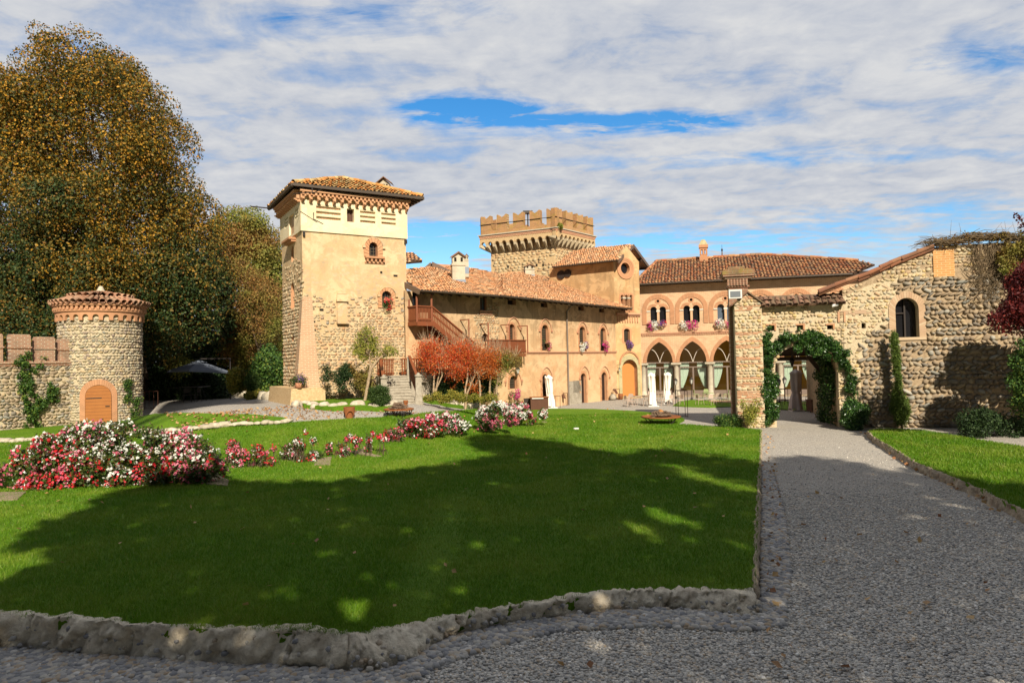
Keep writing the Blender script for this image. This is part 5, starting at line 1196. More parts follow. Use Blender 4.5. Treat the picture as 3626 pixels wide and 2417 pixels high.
# roof: hipped at the right
zA = AR.p(2400, e1(940, 232)[1], .7)[1]; RA = roof_frame(AR, zA, .7, 24)
pa = [RA.p(*e1(185, 245)), RA.p(3017, 967), RA.p(3098, 936), RA.p(*c6(940, 303)), RA.p(*c6(340, 265)), RA.p(*c5(345, 345))]
pa[0] = (pa[0][0], 0); pa[1] = (pa[1][0], 0); print('arc roof', zA, pa)
ytop = np.mean([pa[3][1], pa[4][1], pa[5][1]]); 
m = MB(); tile_roof(m, [pa[0], pa[1], pa[2], pa[3], pa[4], pa[5]], .235, .40, 0, bmi=1); ridge_tiles(m, (pa[5][0], pa[5][1], .05), (pa[4][0], pa[4][1], .05), .13, .4); ridge_tiles(m, (pa[4][0], pa[4][1], .05), (pa[3][0], pa[3][1], .05), .13, .4)
ridge_tiles(m, (pa[0][0] + .1, .1, .04), (pa[5][0], pa[5][1], .05), .12, .4)
m.build('roof', ['roof_tile_arcade', 'dark_timber'], ab, RA)
m = MB(); m.tube([RA.w(pa[0][0], -.05, 0), RA.w(pa[1][0], -.05, 0)], .065, 8); m.build('gutter', 'gutter', ab)
m = MB(); m.slab([(UL - .3, 0), (UE + .5, 0), (UE + .5, .9), (UL - .3, .9)], n=-.13, th=.03); m.build('soffit', 'eave_dark', ab, RA)
# brick chimney belvedere on the ridge
cc_ = RA.w(*RA.p(*c5(670, 335))); Mx = at(cc_, atan2(AR.x[1], AR.x[0])); s_ = cc_[1] / FP / 1.96
W2 = 28 * s_; m = MB(); m.box((-W2, -W2, -.4), (W2, W2, 22 * s_), 1, Mx); m.box((-W2 * .82, -W2 * .82, 22 * s_), (W2 * .82, W2 * .82, 40 * s_), 1, Mx)
for a in (-1, 0, 1):
    for b in (-1, 1): m.box((a * W2 * .72 - .07, b * W2 * .7 - .06, 36 * s_), (a * W2 * .72 + .07, b * W2 * .7 + .06, 72 * s_), 1, Mx)
m.box((-W2 * .3, -W2 * .3, 36 * s_), (W2 * .3, W2 * .3, 74 * s_), 2, Mx); m.box((-W2 * .9, -W2 * .9, 72 * s_), (W2 * .9, W2 * .9, 84 * s_), 1, Mx); m.box((-W2 * 1.12, -W2 * 1.12, 84 * s_), (W2 * 1.12, W2 * 1.12, 104 * s_), 1, Mx)
V = [(-W2 * 1.05, -W2 * 1.05, 104 * s_), (W2 * 1.05, -W2 * 1.05, 104 * s_), (W2 * 1.05, W2 * 1.05, 104 * s_), (-W2 * 1.05, W2 * 1.05, 104 * s_), (-W2 * .4, -W2 * .4, 142 * s_), (W2 * .4, -W2 * .4, 142 * s_), (W2 * .4, W2 * .4, 142 * s_), (-W2 * .4, W2 * .4, 142 * s_)]
V = np.array(V) @ np.array(Mx)[:3, :3].T + np.array(Mx)[:3, 3]; m.add(V, [(0, 1, 5, 4), (1, 2, 6, 5), (2, 3, 7, 6), (3, 0, 4, 7), (4, 5, 6, 7)], 0)
m.build('chimney', ['portal_stone', 'arch_brick', 'blind_hole'], ab)
sp_ = thing('spire', 'thin brown spire with a ball finial behind the arcade roof ridge', 'spire', atY(*c5(799, 320), 75)); z0_ = atY(*c5(799, 340), 75)
m = MB(); s_ = 75 / FP / 1.96; m.lathe([(10 * s_, -60 * s_), (8 * s_, 0), (3 * s_, 70 * s_)], 8, 0, z0_); m.build('spire_body', 'fascia_brown', sp_); m = MB(); m.lathe([(0, 66 * s_), (6 * s_, 70 * s_), (7 * s_, 77 * s_), (5 * s_, 83 * s_), (0, 86 * s_)], 10, 0, z0_); m.tube([z0_ + [0, 0, 80 * s_], z0_ + [0, 0, 112 * s_]], 1.2 * s_, 5); m.build('finial', 'iron', sp_)

# ================================================ great crenellated tower behind the wing
kc = atY(1962, 900, 61.0); kc[2] = 0
kl = isect(kc, -vpdir(-3270), 1746); kr = isect(kc, vpdir(3810), 2078)
KL = Fr(kl, kc); KR = Fr(kc, kr)
gk = thing('crenellated_tower', 'stone keep crowned by swallowtail brick battlements on deep corbels', 'tower', (kl + kr) / 2 + [0, 0, 4])
def hz(f, px, py, n=0): return f.p(px, py, n)[1]
z1 = hz(KL, *d8(660, 630)); z2 = hz(KL, *d8(700, 450), .8); z3 = hz(KL, *d8(700, 408), .8); z4 = hz(KL, *d8(860, 350), .8); z5 = hz(KL, *d8(820, 160), .8)
print('keep', kl, kc, kr, KL.L, KR.L, z1, z2, z3, z4, z5, hz(KR, *d8(1300, 420), .8))
e_ = .76; zc = z3 + .12
for f_, L_ in ((KL, KL.L), (KR, KR.L)):
    m = MB(); m.slab(rect(0, 3, L_, z3 - .1), [], 0, .3, 0)
    cobbles(m, rect(0, 5, L_, z1 + .3), [], .24, .42, .1, .04, 0, 1, 0, lambda u, v: rng.random(len(u)) < .85, .95); m.build('wall', ['keep_mortar', 'keep_stone'], gk, f_)
    small = f_ is KR; nb = 9 if small else 10; a0 = -.0; st = (L_ + e_ * .6) / (nb + .5)
    vtop = z3 - .1; vbot = z1 if not small else z1 + .1
    # arched parapet face on the outer plane
    P = [(-e_, vtop)]; spg = z3 - .75 if not small else z3 - .6
    n_ = nb + 1; st = (L_ + 2 * e_) / n_
    P += [(-e_, spg)]
    for i in range(n_):
        a = -e_ + i * st + st * .2; b = -e_ + (i + 1) * st - st * .2; r = (b - a) / 2; P += [(a, spg)] + [((a + b) / 2 - r * cos(pi * k / 8), spg + r * 1.0 * sin(pi * k / 8)) for k in range(1, 8)] + [(b, spg)]
    P += [(L_ + e_, spg), (L_ + e_, vtop)]; m = MB(); m.slab(P[::-1], n=e_, th=.35, mi=0)
    for i in range(n_ + 1):
        u = -e_ + i * st; w_ = st * .16; ub = min(max(u, w_), L_ - w_)
        V = [(u - w_, spg + .01, e_ - .01), (u + w_, spg + .01, e_ - .01), (u + w_, spg - .25, e_ - .06), (u - w_, spg - .25, e_ - .06), (ub - w_ * .7, vbot, .02), (ub + w_ * .7, vbot, .02), (u - w_, spg + .01, 0), (u + w_, spg + .01, 0)]
        m.add(V, [(3, 2, 1, 0), (4, 5, 2, 3), (0, 6, 4, 3)[::1], (1, 2, 5, 7)], 1); m.add([V[6], V[4], V[0], V[3]], [(0, 1, 3, 2)], 1)
    m.build('corbel_gallery', ['keep_mortar', 'cream_mortar'], gk, f_)
    m = MB(); m.box((-e_ - .06, z3 - .12, e_ - .3), (L_ + e_ + .06, z3 + .05, e_ + .06)); dentils(m, f_, -e_, L_ + e_, z3 - .1, e_, .17, .09, .14, .05); m.build('dentil_course', 'pink_trim', gk, f_)
    m = MB(); m.box((-e_ - .13, z3 + .05, e_ - .6), (L_ + e_ + .13, z3 + .14, e_ + .15)); m.build('stone_cornice', 'column_stone', gk, f_)
# battlements on all four sides
def merlon(mb, f, a, b, v0, v1, n, th):
    c = (a + b) / 2; d = (v1 - v0); k = .17
    P = [(a, v0), (b, v0), (b, v1)] + [(b + (c - b) * t, v1 - k * sin(t * pi * .5) * .9 + .0) for t in (.25, .6)] + [(c, v1 - k * 1.9 + .02)] + [(a + (c - a) * t, v1 - k * sin(t * pi * .5) * .9) for t in (.6, .25)] + [(a, v1)]
    P = [(a, v0), (b, v0), (b, v1), (b - (b - a) * .12, v1 + .02), (b - (b - a) * .3, v1 - .14), (c, v1 - .24), (a + (b - a) * .3, v1 - .14), (a + (b - a) * .12, v1 + .02), (a, v1)]
    mb.slab(P, n=n, th=th)
kl2 = kl - KR.x * 0; back = kr - KL.x * KL.L; zp = z3 + .14; zm = hz(KL, *d8(820, 150), e_ - .1); zlow = hz(KL, *d8(720, 345), e_ - .1)
KB = Fr(kr, kr - KL.x * KL.L + 0 * kc); KW = Fr(back, kl)
print('merl', zp, zlow, zm)
for f_, L_, tt_ in ((KL, KL.L, 5), (KR, KR.L, 4), (KB, KL.L, 5), (KW, np.linalg.norm(kl - back), 4)):
    m = MB(); m.slab(rect(-e_ + .1, zp, L_ + e_ - .1, zlow), n=e_ - .1, th=.45); m.build('parapet', 'battlement_brick', gk, f_)
    tot = L_ + 2 * e_ - .2; mw = tot / (tt_ + (tt_ - 1) * .58); 
    for i in range(tt_):
        a = -e_ + .1 + i * mw * 1.58; m = MB(); merlon(m, f_, a, a + mw, zlow - .01, zm, e_ - .1, .45 if i not in (0, tt_ - 1) else .44); m.build('merlon', 'battlement_brick', gk, f_)
m = MB(); zz_ = (zlow + zm) / 2 - .1; 
m.tube([KL.w(-e_, zz_, e_ - .05), KL.w(KL.L + e_ - .08, zz_, e_ - .05)], .03, 5); m.tube([KR.w(-e_ + .06, zz_, e_ - .05), KR.w(KR.L + e_, zz_, e_ - .05)], .03, 5); m.build('tie_rod', 'iron', gk)
m = MB(); m.add([KL.w(-e_ + .2, zp + .02, e_ - .2), KL.w(KL.L + e_ - .2, zp + .02, e_ - .2), KR.w(KR.L + e_ - .2, zp + .02, e_ - .2), KB.w(KL.L + .2, zp + .02, e_ - .2)], [(0, 1, 2, 3)]); m.build('roof_deck', 'keep_mortar', gk)
p = KL.w(*KL.p(*d8(735, 330), -1.5), -1.5); t_ = KL.w(*KL.p(*d8(735, 175), -1.5), -1.5); fl = thing('floodlight_mast', 'thin mast with a flat floodlight standing among the battlements', 'floodlight', p)
m = MB(); m.tube([p - [0, 0, 2], t_], .06, 6); m.build('pole', 'iron', fl); m = MB(); m.box((t_[0] - .45, t_[1] - .3, t_[2] - .12), (t_[0] + .45, t_[1] + .3, t_[2] + .12)); m.build('lamp_head', 'iron', fl)
for q in (d8(503, 822), d8(842, 800), d8(920, 798)):
    b_ = KL.box(q[0] - 3, q[1] - 4, q[0] + 3, q[1] + 4); m = MB(); m.box((b_[0], b_[1], -.02), (b_[2], b_[3], .05)); m.build('putlog_hole', 'blind_hole', gk, KL)
# small roofs that show between the towers
rl_ = thing('rear_gable_roof', 'dark boarded gable with tiled roof peeping over the wing behind its chimney', 'roof', atY(1560, 960, 42))
Y_ = 41.5; P_ = lambda x_, y_, Y2=Y_: atY(*c4(x_, y_), Y2)
m = MB(); m.add([P_(178, 572), P_(236, 521), P_(365, 582)], [(0, 2, 1)]); m.build('gable_boards', 'dark_timber', rl_)
m = MB(); m.bar(P_(176, 574), P_(236, 522), .1, .2); m.bar(P_(236, 522), P_(365, 584), .1, .25); m.build('verge_board', 'fascia_brown', rl_)
m = MB(); m.add([P_(236, 521), P_(365, 530, Y_ + 3), P_(470, 580, Y_ + 3), P_(365, 584)], [(0, 1, 2, 3)]); m.build('roof', 'roof_tile_orange', rl_)
r2 = thing('rear_roof_corner', 'small corner of tiled roof jutting out beside the stucco tower', 'roof', atY(1460, 930, 44))
f_ = PF(atY(*c4(70, 520), 43.5), np.array([1, .25, 0]), np.array([-.2, .85, .5])); pp = [f_.p(*c4(x_, y_)) for x_, y_ in ((60, 516), (172, 508), (176, 500), (115, 450), (60, 450))]
m = MB(); tile_roof(m, pp, .2, .36, 0, bmi=1); m.build('roof', ['roof_tile_orange', 'dark_timber'], r2, f_)
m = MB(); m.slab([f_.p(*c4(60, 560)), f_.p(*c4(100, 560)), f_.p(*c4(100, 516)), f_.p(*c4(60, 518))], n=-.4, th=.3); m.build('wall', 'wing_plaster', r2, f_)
print('gate, arcade, keep done')
# ================================================ barn, arch wall, piers (right)
vE = WR.p(2850, 1075)[1]; uA0 = WR.p(2700, 1300)[0]; uA1 = WR.p(2992, 1300)[0]
jl = WR.p(*d6(390, 1200))[0]; jr = WR.p(*d6(1268, 1200))[0]; vsp = WR.p(*d6(820, 610))[1]; vtp = WR.p(*d6(820, 268))[1]; c_ = (jl + jr) / 2; ra = (jr - jl) / 2
opening = [(jl, -.5), (jr, -.5)] + [(c_ + ra * cos(pi * k / 18), vsp + (vtp - vsp) * sin(pi * k / 18)) for k in range(19)]
opening = [(jl, -.5), (jr, -.5)] + [(c_ + ra * cos(pi * k / 18), vsp + (vtp - vsp) * sin(pi * k / 18) ** .8) for k in range(19)]
aw = thing('arch_wall', 'cream cobble wall with a wide ivy-framed archway and a coping of old tiles', 'wall', WR.w(uA0, 0, 0))
small = [WR.box(*c6(x_ - w / 2, y_ - h / 2), *c6(x_ + w / 2, y_ + h / 2)) for x_, y_, w, h in ((400, 716, 44, 32), (580, 713, 38, 28), (765, 711, 36, 26))]
slots = [WR.box(*c6(x_ - w / 2, y_ - h / 2), *c6(x_ + w / 2, y_ + h / 2)) for x_, y_, w, h in ((836, 645, 24, 54), (948, 620, 14, 36), (972, 702, 26, 32))]
outl = [(uA0 - .1, -.5), (jl, -.5)] + opening[2:][::-1] + [(jr, -.5), (uA1, -.5), (uA1, vE + .1), (uA0 - .1, vE + .1)]
hs_ = [rect(*b) for b in small]
m = MB(); m.slab(outl, hs_, 0, .5, 0, 2)
cobbles(m, [(uA0, 0), (jl, 0)] + opening[2:][::-1] + [(jr, 0), (uA1, 0), (uA1, vE), (uA0, vE)], [rect(b[0] - .06, b[1] - .06, b[2] + .06, b[3] + .08) for b in small], .125, .17, .4, .04, 0, 1, 1, lambda u, v: rng.random(len(u)) < .88, .80, .5, .55)
m.build('wall', ['cream_mortar', 'arch_stone', 'cream_mortar'], aw, WR)
for b in small:
    m = MB(); m.slab(rect(b[0] - .03, b[1] - .03, b[2] + .03, b[3] + .03), n=-.3, th=.03); m.build('hole_back', 'blind_hole', aw, WR)
    m = MB(); m.box((b[0] - .05, b[3], -.1), (b[2] + .07, b[3] + .06, .05)); m.box((b[2], b[1], -.1), (b[2] + .06, b[3], .05)); m.build('hole_lintel', 'arch_brick', aw, WR)
m = MB(); ck = PF(WR.w(0, vE - .04, .32), WR.x, -WR.n * cos(radians(28)) + np.array([0, 0, sin(radians(28))])); 
tile_roof(m, [(WR.p(*c5(1045, 600))[0], 0), (uA1 + .05, .0), (uA1 + .05, .95), (uA0 - .3, .95)], .215, .42, 0, jit=.035, th=.08); m.build('tile_coping', 'roof_tile_mossy', aw, ck)
# passage behind the arch: lean-to roof, brace, right flank wall
m = MB(); n2 = -3.6; v2 = WR.p(*d6(700, 430), n2)[1]; a, b = jl - .9, jr + .9
V = [WR.w(a, vE + .0, -.45), WR.w(b, vE + .0, -.45), WR.w(b, v2, n2), WR.w(a, v2, n2)]; V += [p + np.array([0, 0, .12]) for p in V]; m.add(V, [(0, 3, 2, 1), (4, 5, 6, 7), (0, 1, 5, 4), (2, 3, 7, 6), (1, 2, 6, 5), (0, 4, 7, 3)]); m.build('passage_roof', 'dark_timber', aw)
m = MB(); 
for k in range(7): t = k / 6; u = a + (b - a) * t; m.bar(WR.w(u, vE - .05, -.45), WR.w(u, v2 - .05, n2), .1, .12)
m.bar(WR.w(a, v2 - .12, n2 + .1), WR.w(b, v2 - .12, n2 + .1), .16, .18); m.build('rafter', 'dark_timber', aw)
m = MB(); q1 = WR.w(*WR.p(*d6(820, 430), -2.6), -2.6); q2 = WR.w(*WR.p(*d6(1065, 720), -2.6), -2.6); m.bar(q1, q2, .14, .16); m.build('timber_brace', 'dark_timber', aw)
m = MB(); m.box((jr + .02, -.5, n2), (jr + .45, v2 + .3, -.5), 0); m.build('passage_wall', 'barn_mortar', aw, WR)
# gabled pier in front
pr_ = thing('gabled_pier', 'pale pier of mixed brick and stone bands with a little gabled top', 'pier', WR.w(uA0 - .6, 0, .3))
nP = .32; pl = WR.p(*c5(893, 1000), nP)[0]; prr = WR.p(*c5(1082, 1000), nP)[0]; vsh = WR.p(*c5(985, 640), nP)[1]; vpk = WR.p(*c5(975, 568), nP)[1]; pb_ = (pl + prr) / 2
m = MB(); prof = [(pl, -.5), (prr, -.5), (prr, vsh), (pb_, vpk), (pl, vsh)]; m.slab(prof, n=nP, th=.9, mi=0)
v = 0; k = 0
while v < vpk:
    br = rng.random() < .5; h = rng.uniform(.055, .08) if br else rng.uniform(.09, .15); u = pl
    while u < prr:
        w = rng.uniform(.14, .34) if br else rng.uniform(.10, .24)
        if rng.random() < .16: u += w * .6; continue
        if inpoly([(u + w / 2, v + h / 2)], prof)[0]:
            if br: j = rng.normal(0, .008); m.box((u + .01, v + .008 + j, nP - .02), (min(prr + .01, u + w - .012), v + h - .008 + j, nP + rng.uniform(.012, .035)), 2)
            else: stones(m, np.array([[min(u + w / 2, prr - .08), v + h / 2, nP]]), np.array([[w * .46, h * .46, .04]]), np.array([rng.normal(0, .2)]), 1, 1)
        u += w
    v += h; k += 1
m.build('pier_body', ['cream_mortar', 'arch_stone', 'pier_brick_piece'], pr_, WR)
m = MB()
for (a, b) in (((pl - .12, vsh - .06), (pb_, vpk + .05)), ((pb_, vpk + .05), (prr + .14, vsh - .06))): m.bar((a[0], a[1], nP - .4), (b[0], b[1], nP - .4), 1.05, .07, up=(0, 0, 1)) if False else m.slab([a, b, (b[0], b[1] + .07), (a[0], a[1] + .07)], n=nP + .1, th=1.1)
m.build('gable_coping', 'roof_tile_mossy', pr_, WR)
fl = thing('floodlight', 'white square floodlight mounted on the brick pillar above the gabled pier', 'floodlight', WR.w(*WR.p(*c5(890, 575), .5), .5))
u, v = WR.p(*c5(890, 572), .5); m = MB(); m.box((u - .26, v - .17, .3), (u + .26, v + .2, .52)); m.build('housing', 'lamp_white', fl, WR); m = MB(); m.box((u - .2, v - .11, .52), (u + .2, v + .13, .535)); m.build('lens', 'lead', fl, WR); m = MB(); m.bar((u + .1, v - .15, .3), (u + .15, v - .35, -.3), .04); m.build('bracket', 'iron', fl, WR)
# tall pillar behind
tp = thing('tall_brick_pillar', 'tall dark red brick pillar with a corbelled mossy cap', 'pillar', WR.w(pl - .2, 0, -.9))
nB = -.62; bl_ = WR.p(*e8(228, 900), nB)[0]; bR = WR.p(*e8(388, 330), nB)[0]; vt1 = WR.p(*c5(930, 522), nB)[1]; vt2 = WR.p(*c5(930, 440), nB)[1]; vt3 = WR.p(*c5(930, 382), nB)[1]
m = MB(); m.box((bl_, -.5, nB - .85), (bR, vt1, nB)); m.build('shaft', 'pillar_brick', tp, WR)
m = MB(); g_ = (bR - bl_)
m.box((bl_ - .06, vt1, nB - .9), (bR + .06, vt1 + .07, nB + .06)); m.box((bl_ - .16, vt2 - .14, nB - 1.0), (bR + .16, vt2 - .05, nB + .16)); m.box((bl_ - .24, vt2 - .05, nB - 1.08), (bR + .24, vt2 + .03, nB + .24))
for k in range(7): u = bl_ - .02 + k * (g_ - .04) / 6; m.box((u - .04, vt1 + .07, nB - .2), (u + .05, vt2 - .14, nB + .13))
m.build('corbelled_collar', 'pillar_brick', tp, WR)
m = MB(); m.box((bl_ - .26, vt2 + .03, nB - 1.1), (bR + .26, vt2 + .2, nB + .26)); m.box((bl_ - .18, vt2 + .2, nB - 1.02), (bR + .2, vt3 - .1, nB + .2)); m.box((bl_ - .02, vt3 - .1, nB - .9), (bR - .1, vt3 + .02, nB + .04)); m.build('cap', 'mossy_brick', tp, WR)
# barn with cobbled gable wall
bn = thing('cobble_barn', 'large barn end of herringbone river cobbles with one arched window and sloping tiled verge', 'barn', WR.w(6, 0, -3))
gp2 = [c6(870, 478), c6(1000, 415), c6(1200, 322), c6(1395, 232), c6(1500, 205), c6(1700, 196), c6(1960, 186), (3900, 846)]
top = [WR.p(*q) for q in gp2]; uE = top[-1][0]
bw = WR.box(*c6(1168, 530), *c6(1312, 773)); bwa = arch(*bw, 'round', 14)
poly = [(uA1, -.5), (uE, -.5)] + top[::-1] + [(uA1, top[0][1])]
m = MB(); hsl = [rect(*b) for b in slots]; m.slab(poly, [bwa] + hsl, .0, .55, 0, 2)
inf = WR.box(*c6(1400, 235), *c6(1530, 400))
big_ = [(bw[0] - .3, bw[1] - .12), (bw[2] + .3, bw[1] - .12)] + [(p[0], p[1] + .0) for p in arch(bw[0] - .26, bw[1], bw[2] + .26, bw[3] + .26, 'round', 12)[2:]]
hol = [big_, rect(inf[0] - .03, inf[1], inf[2] + .03, inf[3])] + [rect(b[0] - .06, b[1] - .06, b[2] + .06, b[3] + .06) for b in slots]
vmid = WR.p(*c6(1500, 405))[1]
vL = lambda u: 3.2 + np.clip((WR.p(*c6(1150, 500))[0] - u) * .9, -0, 2.6)
core = [(uA1, 0), (uE, 0)] + top[::-1] + [(uA1, top[0][1] - .05)]
uw = WR.p(*c6(1150, 500))[0]
lower = lambda u, v: ~((v > vmid) | ((v > 2.6) & (u < uw + .1) & (v > 2.6 + 1.2 * (u - uA1))) | ((u < uA1 + .55)))
cobbles(m, core, hol, .178, .27, .6, .09, 0, 1, 1, lambda u, v: lower(u, v) & (rng.random(len(u)) < .97), .88, .2, big=.25)
cobbles(m, core, hol, .13, .19, .5, .045, 0, 3, 1, lambda u, v: ~lower(u, v) & ((rng.random(len(u)) < .9)), .82, .4, .5)
m.build('gable_wall', ['barn_mortar', 'barn_stone', 'cream_mortar', 'arch_stone'], bn, WR)
m = MB(); m.slab([(uA1, -.45), (uE, -.45)] + [(uE, 0)] + [(uA1, 0)], n=.01, th=.1); m.slab([(uA1 + .0, 0), (uA1 + .62, 0), (uA1 + .55, 2.2), (uA1 + .95, 3.6), (uw, 4.3), (uw + .2, vmid), (inf[0] - .3, vmid), (inf[0] - .3, top[2][1] - .25), (top[1][0], top[1][1] - .25), (uA1, top[0][1] - .3)], [h for h in hsl], n=.012, th=.05); m.build('lime_render', 'cream_mortar', bn, WR)
m = MB(); band(m, [(bw[2], bw[1])] + arch(*bw, 'round', 14)[2:] + [(bw[0], bw[1])], [(bw[2] + .24, bw[1])] + arch(bw[0] - .24, bw[1], bw[2] + .24, bw[3] + .24, 'round', 14)[2:] + [(bw[0] - .24, bw[1])], .04, .08, 0, .085)
m.box((bw[0] - .24, bw[1] - .11, -.1), (bw[2] + .24, bw[1] - .0, .05)); m.build('window_surround', 'pale_brick_piece', bn, WR)
m = MB(); m.slab(arch(bw[0] - .02, bw[1], bw[2] + .02, bw[3] + .02), n=-.36, th=.03); o_ = m.build('window_pane', 'window_dark', bn, WR)
m = MB(); c_2 = (bw[0] + bw[2]) / 2 - .0; m.box((c_2 - .03, bw[1], -.34), (c_2 + .03, bw[3] - .06, -.28)); m.box((bw[0], bw[1] + .95, -.34), (c_2, bw[1] + 1.0, -.29)); m.build('mullion', 'dark_panel', o_, WR)
m = MB(); m.slab(rect(inf[0], inf[1], inf[2], inf[3]), n=.05, th=.1); m.build('brick_infill', 'infill_brick', bn, WR)
for b in slots: m = MB(); m.slab(rect(b[0] - .03, b[1] - .03, b[2] + .03, b[3] + .03), n=-.3, th=.03); m.build('slot_back', 'blind_hole', bn, WR)
m = MB(); b = slots[0]; m.box((b[0] - .08, b[1] - .05, -.1), (b[0], b[3] + .06, .05)); m.box((b[2], b[1] - .05, -.1), (b[2] + .07, b[3] + .06, .05)); m.box((b[0] - .08, b[3], -.1), (b[2] + .07, b[3] + .05, .055)); m.box((b[2] + .07, b[3] - .1, -.1), (slots[1][2] + .4, b[3] + .06, .03)); m.build('slot_surround', 'pier_brick_piece', bn, WR)
m = MB(); v3 = [WR.p(*q) for q in (c6(690, 492), c6(790, 452), c6(1000, 378), c6(1200, 288), c6(1395, 212))]
for a, b in zip(v3[:-1], v3[1:]): ridge_tiles(m, (a[0], a[1], .12), (b[0], b[1], .12), .09, .42, 0); ridge_tiles(m, (a[0], a[1] - .10, .05), (b[0], b[1] - .10, .05), .08, .42, 0)
m.build('verge_tiles', 'verge_tile', bn, WR)
# barn roof running back, and side wall
m = MB(); a, b, c = v3[0], v3[4], (top[-1][0], top[-1][1]); D_ = -9
m.add([WR.w(a[0], a[1] - .08, .1), WR.w(b[0], b[1] - .08, .1), WR.w(b[0], b[1] - .08, D_), WR.w(a[0], a[1] - .08, D_)], [(0, 1, 2, 3)]); m.add([WR.w(b[0], b[1] - .05, 0), WR.w(c[0], c[1] - .05, 0), WR.w(c[0], c[1] - .05, D_), WR.w(b[0], b[1] - .05, D_)], [(0, 1, 2, 3)]); m.build('roof', 'roof_tile_mossy', bn)
m = MB(); m.box((uA1 + .02, -.5, D_), (uA1 + .4, top[0][1] - .1, -.56), 0); m.build('side_wall', 'barn_mortar', bn, WR)
cm = thing('wall_camera', 'small white security camera fixed under the tiles above the archway', 'camera', WR.w(*WR.p(*c6(795, 575), .2), .2))
u, v = WR.p(*c6(795, 575), .25); m = MB(); m.tube([(u - .12, v - .03, .25), (u + .12, v + .03, .25)], .07, 10); m.bar((u + .08, v, .25), (u + .15, v + .05, 0), .04); m.build('camera_body', 'lamp_white', cm, WR)

# ================================================ round tower and castellated wall (left)
RR_ = 2.0; fb = flat(359, 1504); dirc = fb[:2] / np.linalg.norm(fb[:2]); ctr = np.array([*(fb[:2] + dirc * RR_), 0.])
hf = math.asin(RR_ / np.linalg.norm(ctr[:2])); print('round', ctr, proj(ctr + np.array([*(np.array([-dirc[1], dirc[0]]) * RR_), 1])), proj(ctr - np.array([*(np.array([-dirc[1], dirc[0]]) * RR_), -1]))) 
xr = np.array([dirc[1], -dirc[0], 0]); RF = PF(ctr, xr, (0, 0, 1))   # plane through the axis, facing the camera
rt = thing('round_tower', 'round cobble turret with plank door, brick arcading and conical tiled roof', 'tower', ctr)
def wrap(mb, R=RR_):
    out_ = []
    for V in mb.v:
        th = V[:, 0] / R; r = R + V[:, 2]; out_.append(ctr + xr * (r * np.sin(th))[:, None] - np.array([*dirc, 0]) * (r * np.cos(th))[:, None] + np.array([0, 0, 1]) * V[:, 1:2])
    mb.v = out_; return mb
va0 = RF.p(*c2(384, 352))[1]; va1 = RF.p(*c2(380, 300))[1]; vd0 = RF.p(*c2(372, 292))[1]; vd1 = RF.p(*c2(356, 240))[1]; vr0 = RF.p(*c2(338, 222))[1]; vfin = RF.p(*c2(670, 155))[1]; vft = RF.p(*c2(670, 118))[1]
print('rt v', va0, va1, vd0, vd1, vr0, vfin, vft)
cy = pi * RR_; m = MB(); nS = 72
for i in range(nS): a = -cy + 2 * cy * i / nS; b = -cy + 2 * cy * (i + 1) / nS; m.add([(a, -.5, 0), (b, -.5, 0), (b, vd1, 0), (a, vd1, 0)], [(0, 1, 2, 3)], 0, True)
du = lambda x_, y_: (lambda q: math.asin(max(-1, min(1, q[0] / RR_))) * RR_)(RF.p(x_, y_, RR_ * .93))
dx0, dx1 = du(*c2(560, 900)), du(*c2(727, 900)); dv1 = RF.p(*c2(643, 760), RR_)[1]
dh = arch(dx0 - .28, -.1, dx1 + .28, dv1 + .28, 'round', 12)
cobbles(m, rect(-cy * .62, 0, cy * .62, va0 + .1), [dh], .145, .21, .5, .065, 0, 1, 1, lambda u, v: rng.random(len(u)) < .95, .84, .3)
wrap(m).build('wall', ['castle_mortar', 'castle_stone'], rt)
m = MB(); na = 28; st = 2 * cy / na; spg = va0 + (va1 - va0) * .45; up = vd0 + .02
for i in range(na):
    a = -cy + i * st; P = [(a, va0 + .02), (a + st * .2, va0 + .02), (a + st * .2, spg)] + [(a + st / 2 - st * .3 * cos(pi * k / 6), spg + st * .3 * sin(pi * k / 6)) for k in range(1, 6)] + [(a + st * .8, spg), (a + st * .8, va0 + .02), (a + st, va0 + .02), (a + st, up), (a + st / 2, up), (a, up)]
    m.slab(P, n=.16, th=.14)
wrap(m).build('brick_arcading', 'arch_brick', rt)
m = MB(); nd = 56; sd = 2 * cy / nd
for i in range(nd):
    a = -cy + i * sd; m.box((a, vd0, 0), (a + sd, vd0 + .09, .24)); m.box((a + sd * .2, vd0 + .09, 0), (a + sd * .72, vd1 - .12, .28)); m.box((a, vd1 - .12, 0), (a + sd, vd1, .34)); m.box((a, vd0 + .09, 0), (a + sd, vd1 - .12, .16))
wrap(m).build('dentil_ring', 'arch_brick', rt)
m = MB(); RO = RF.p(*c2(975, 240))[0]; apx = np.array([0, 0, vfin]); RO = max(RO, RR_ + .45); nt_ = 44
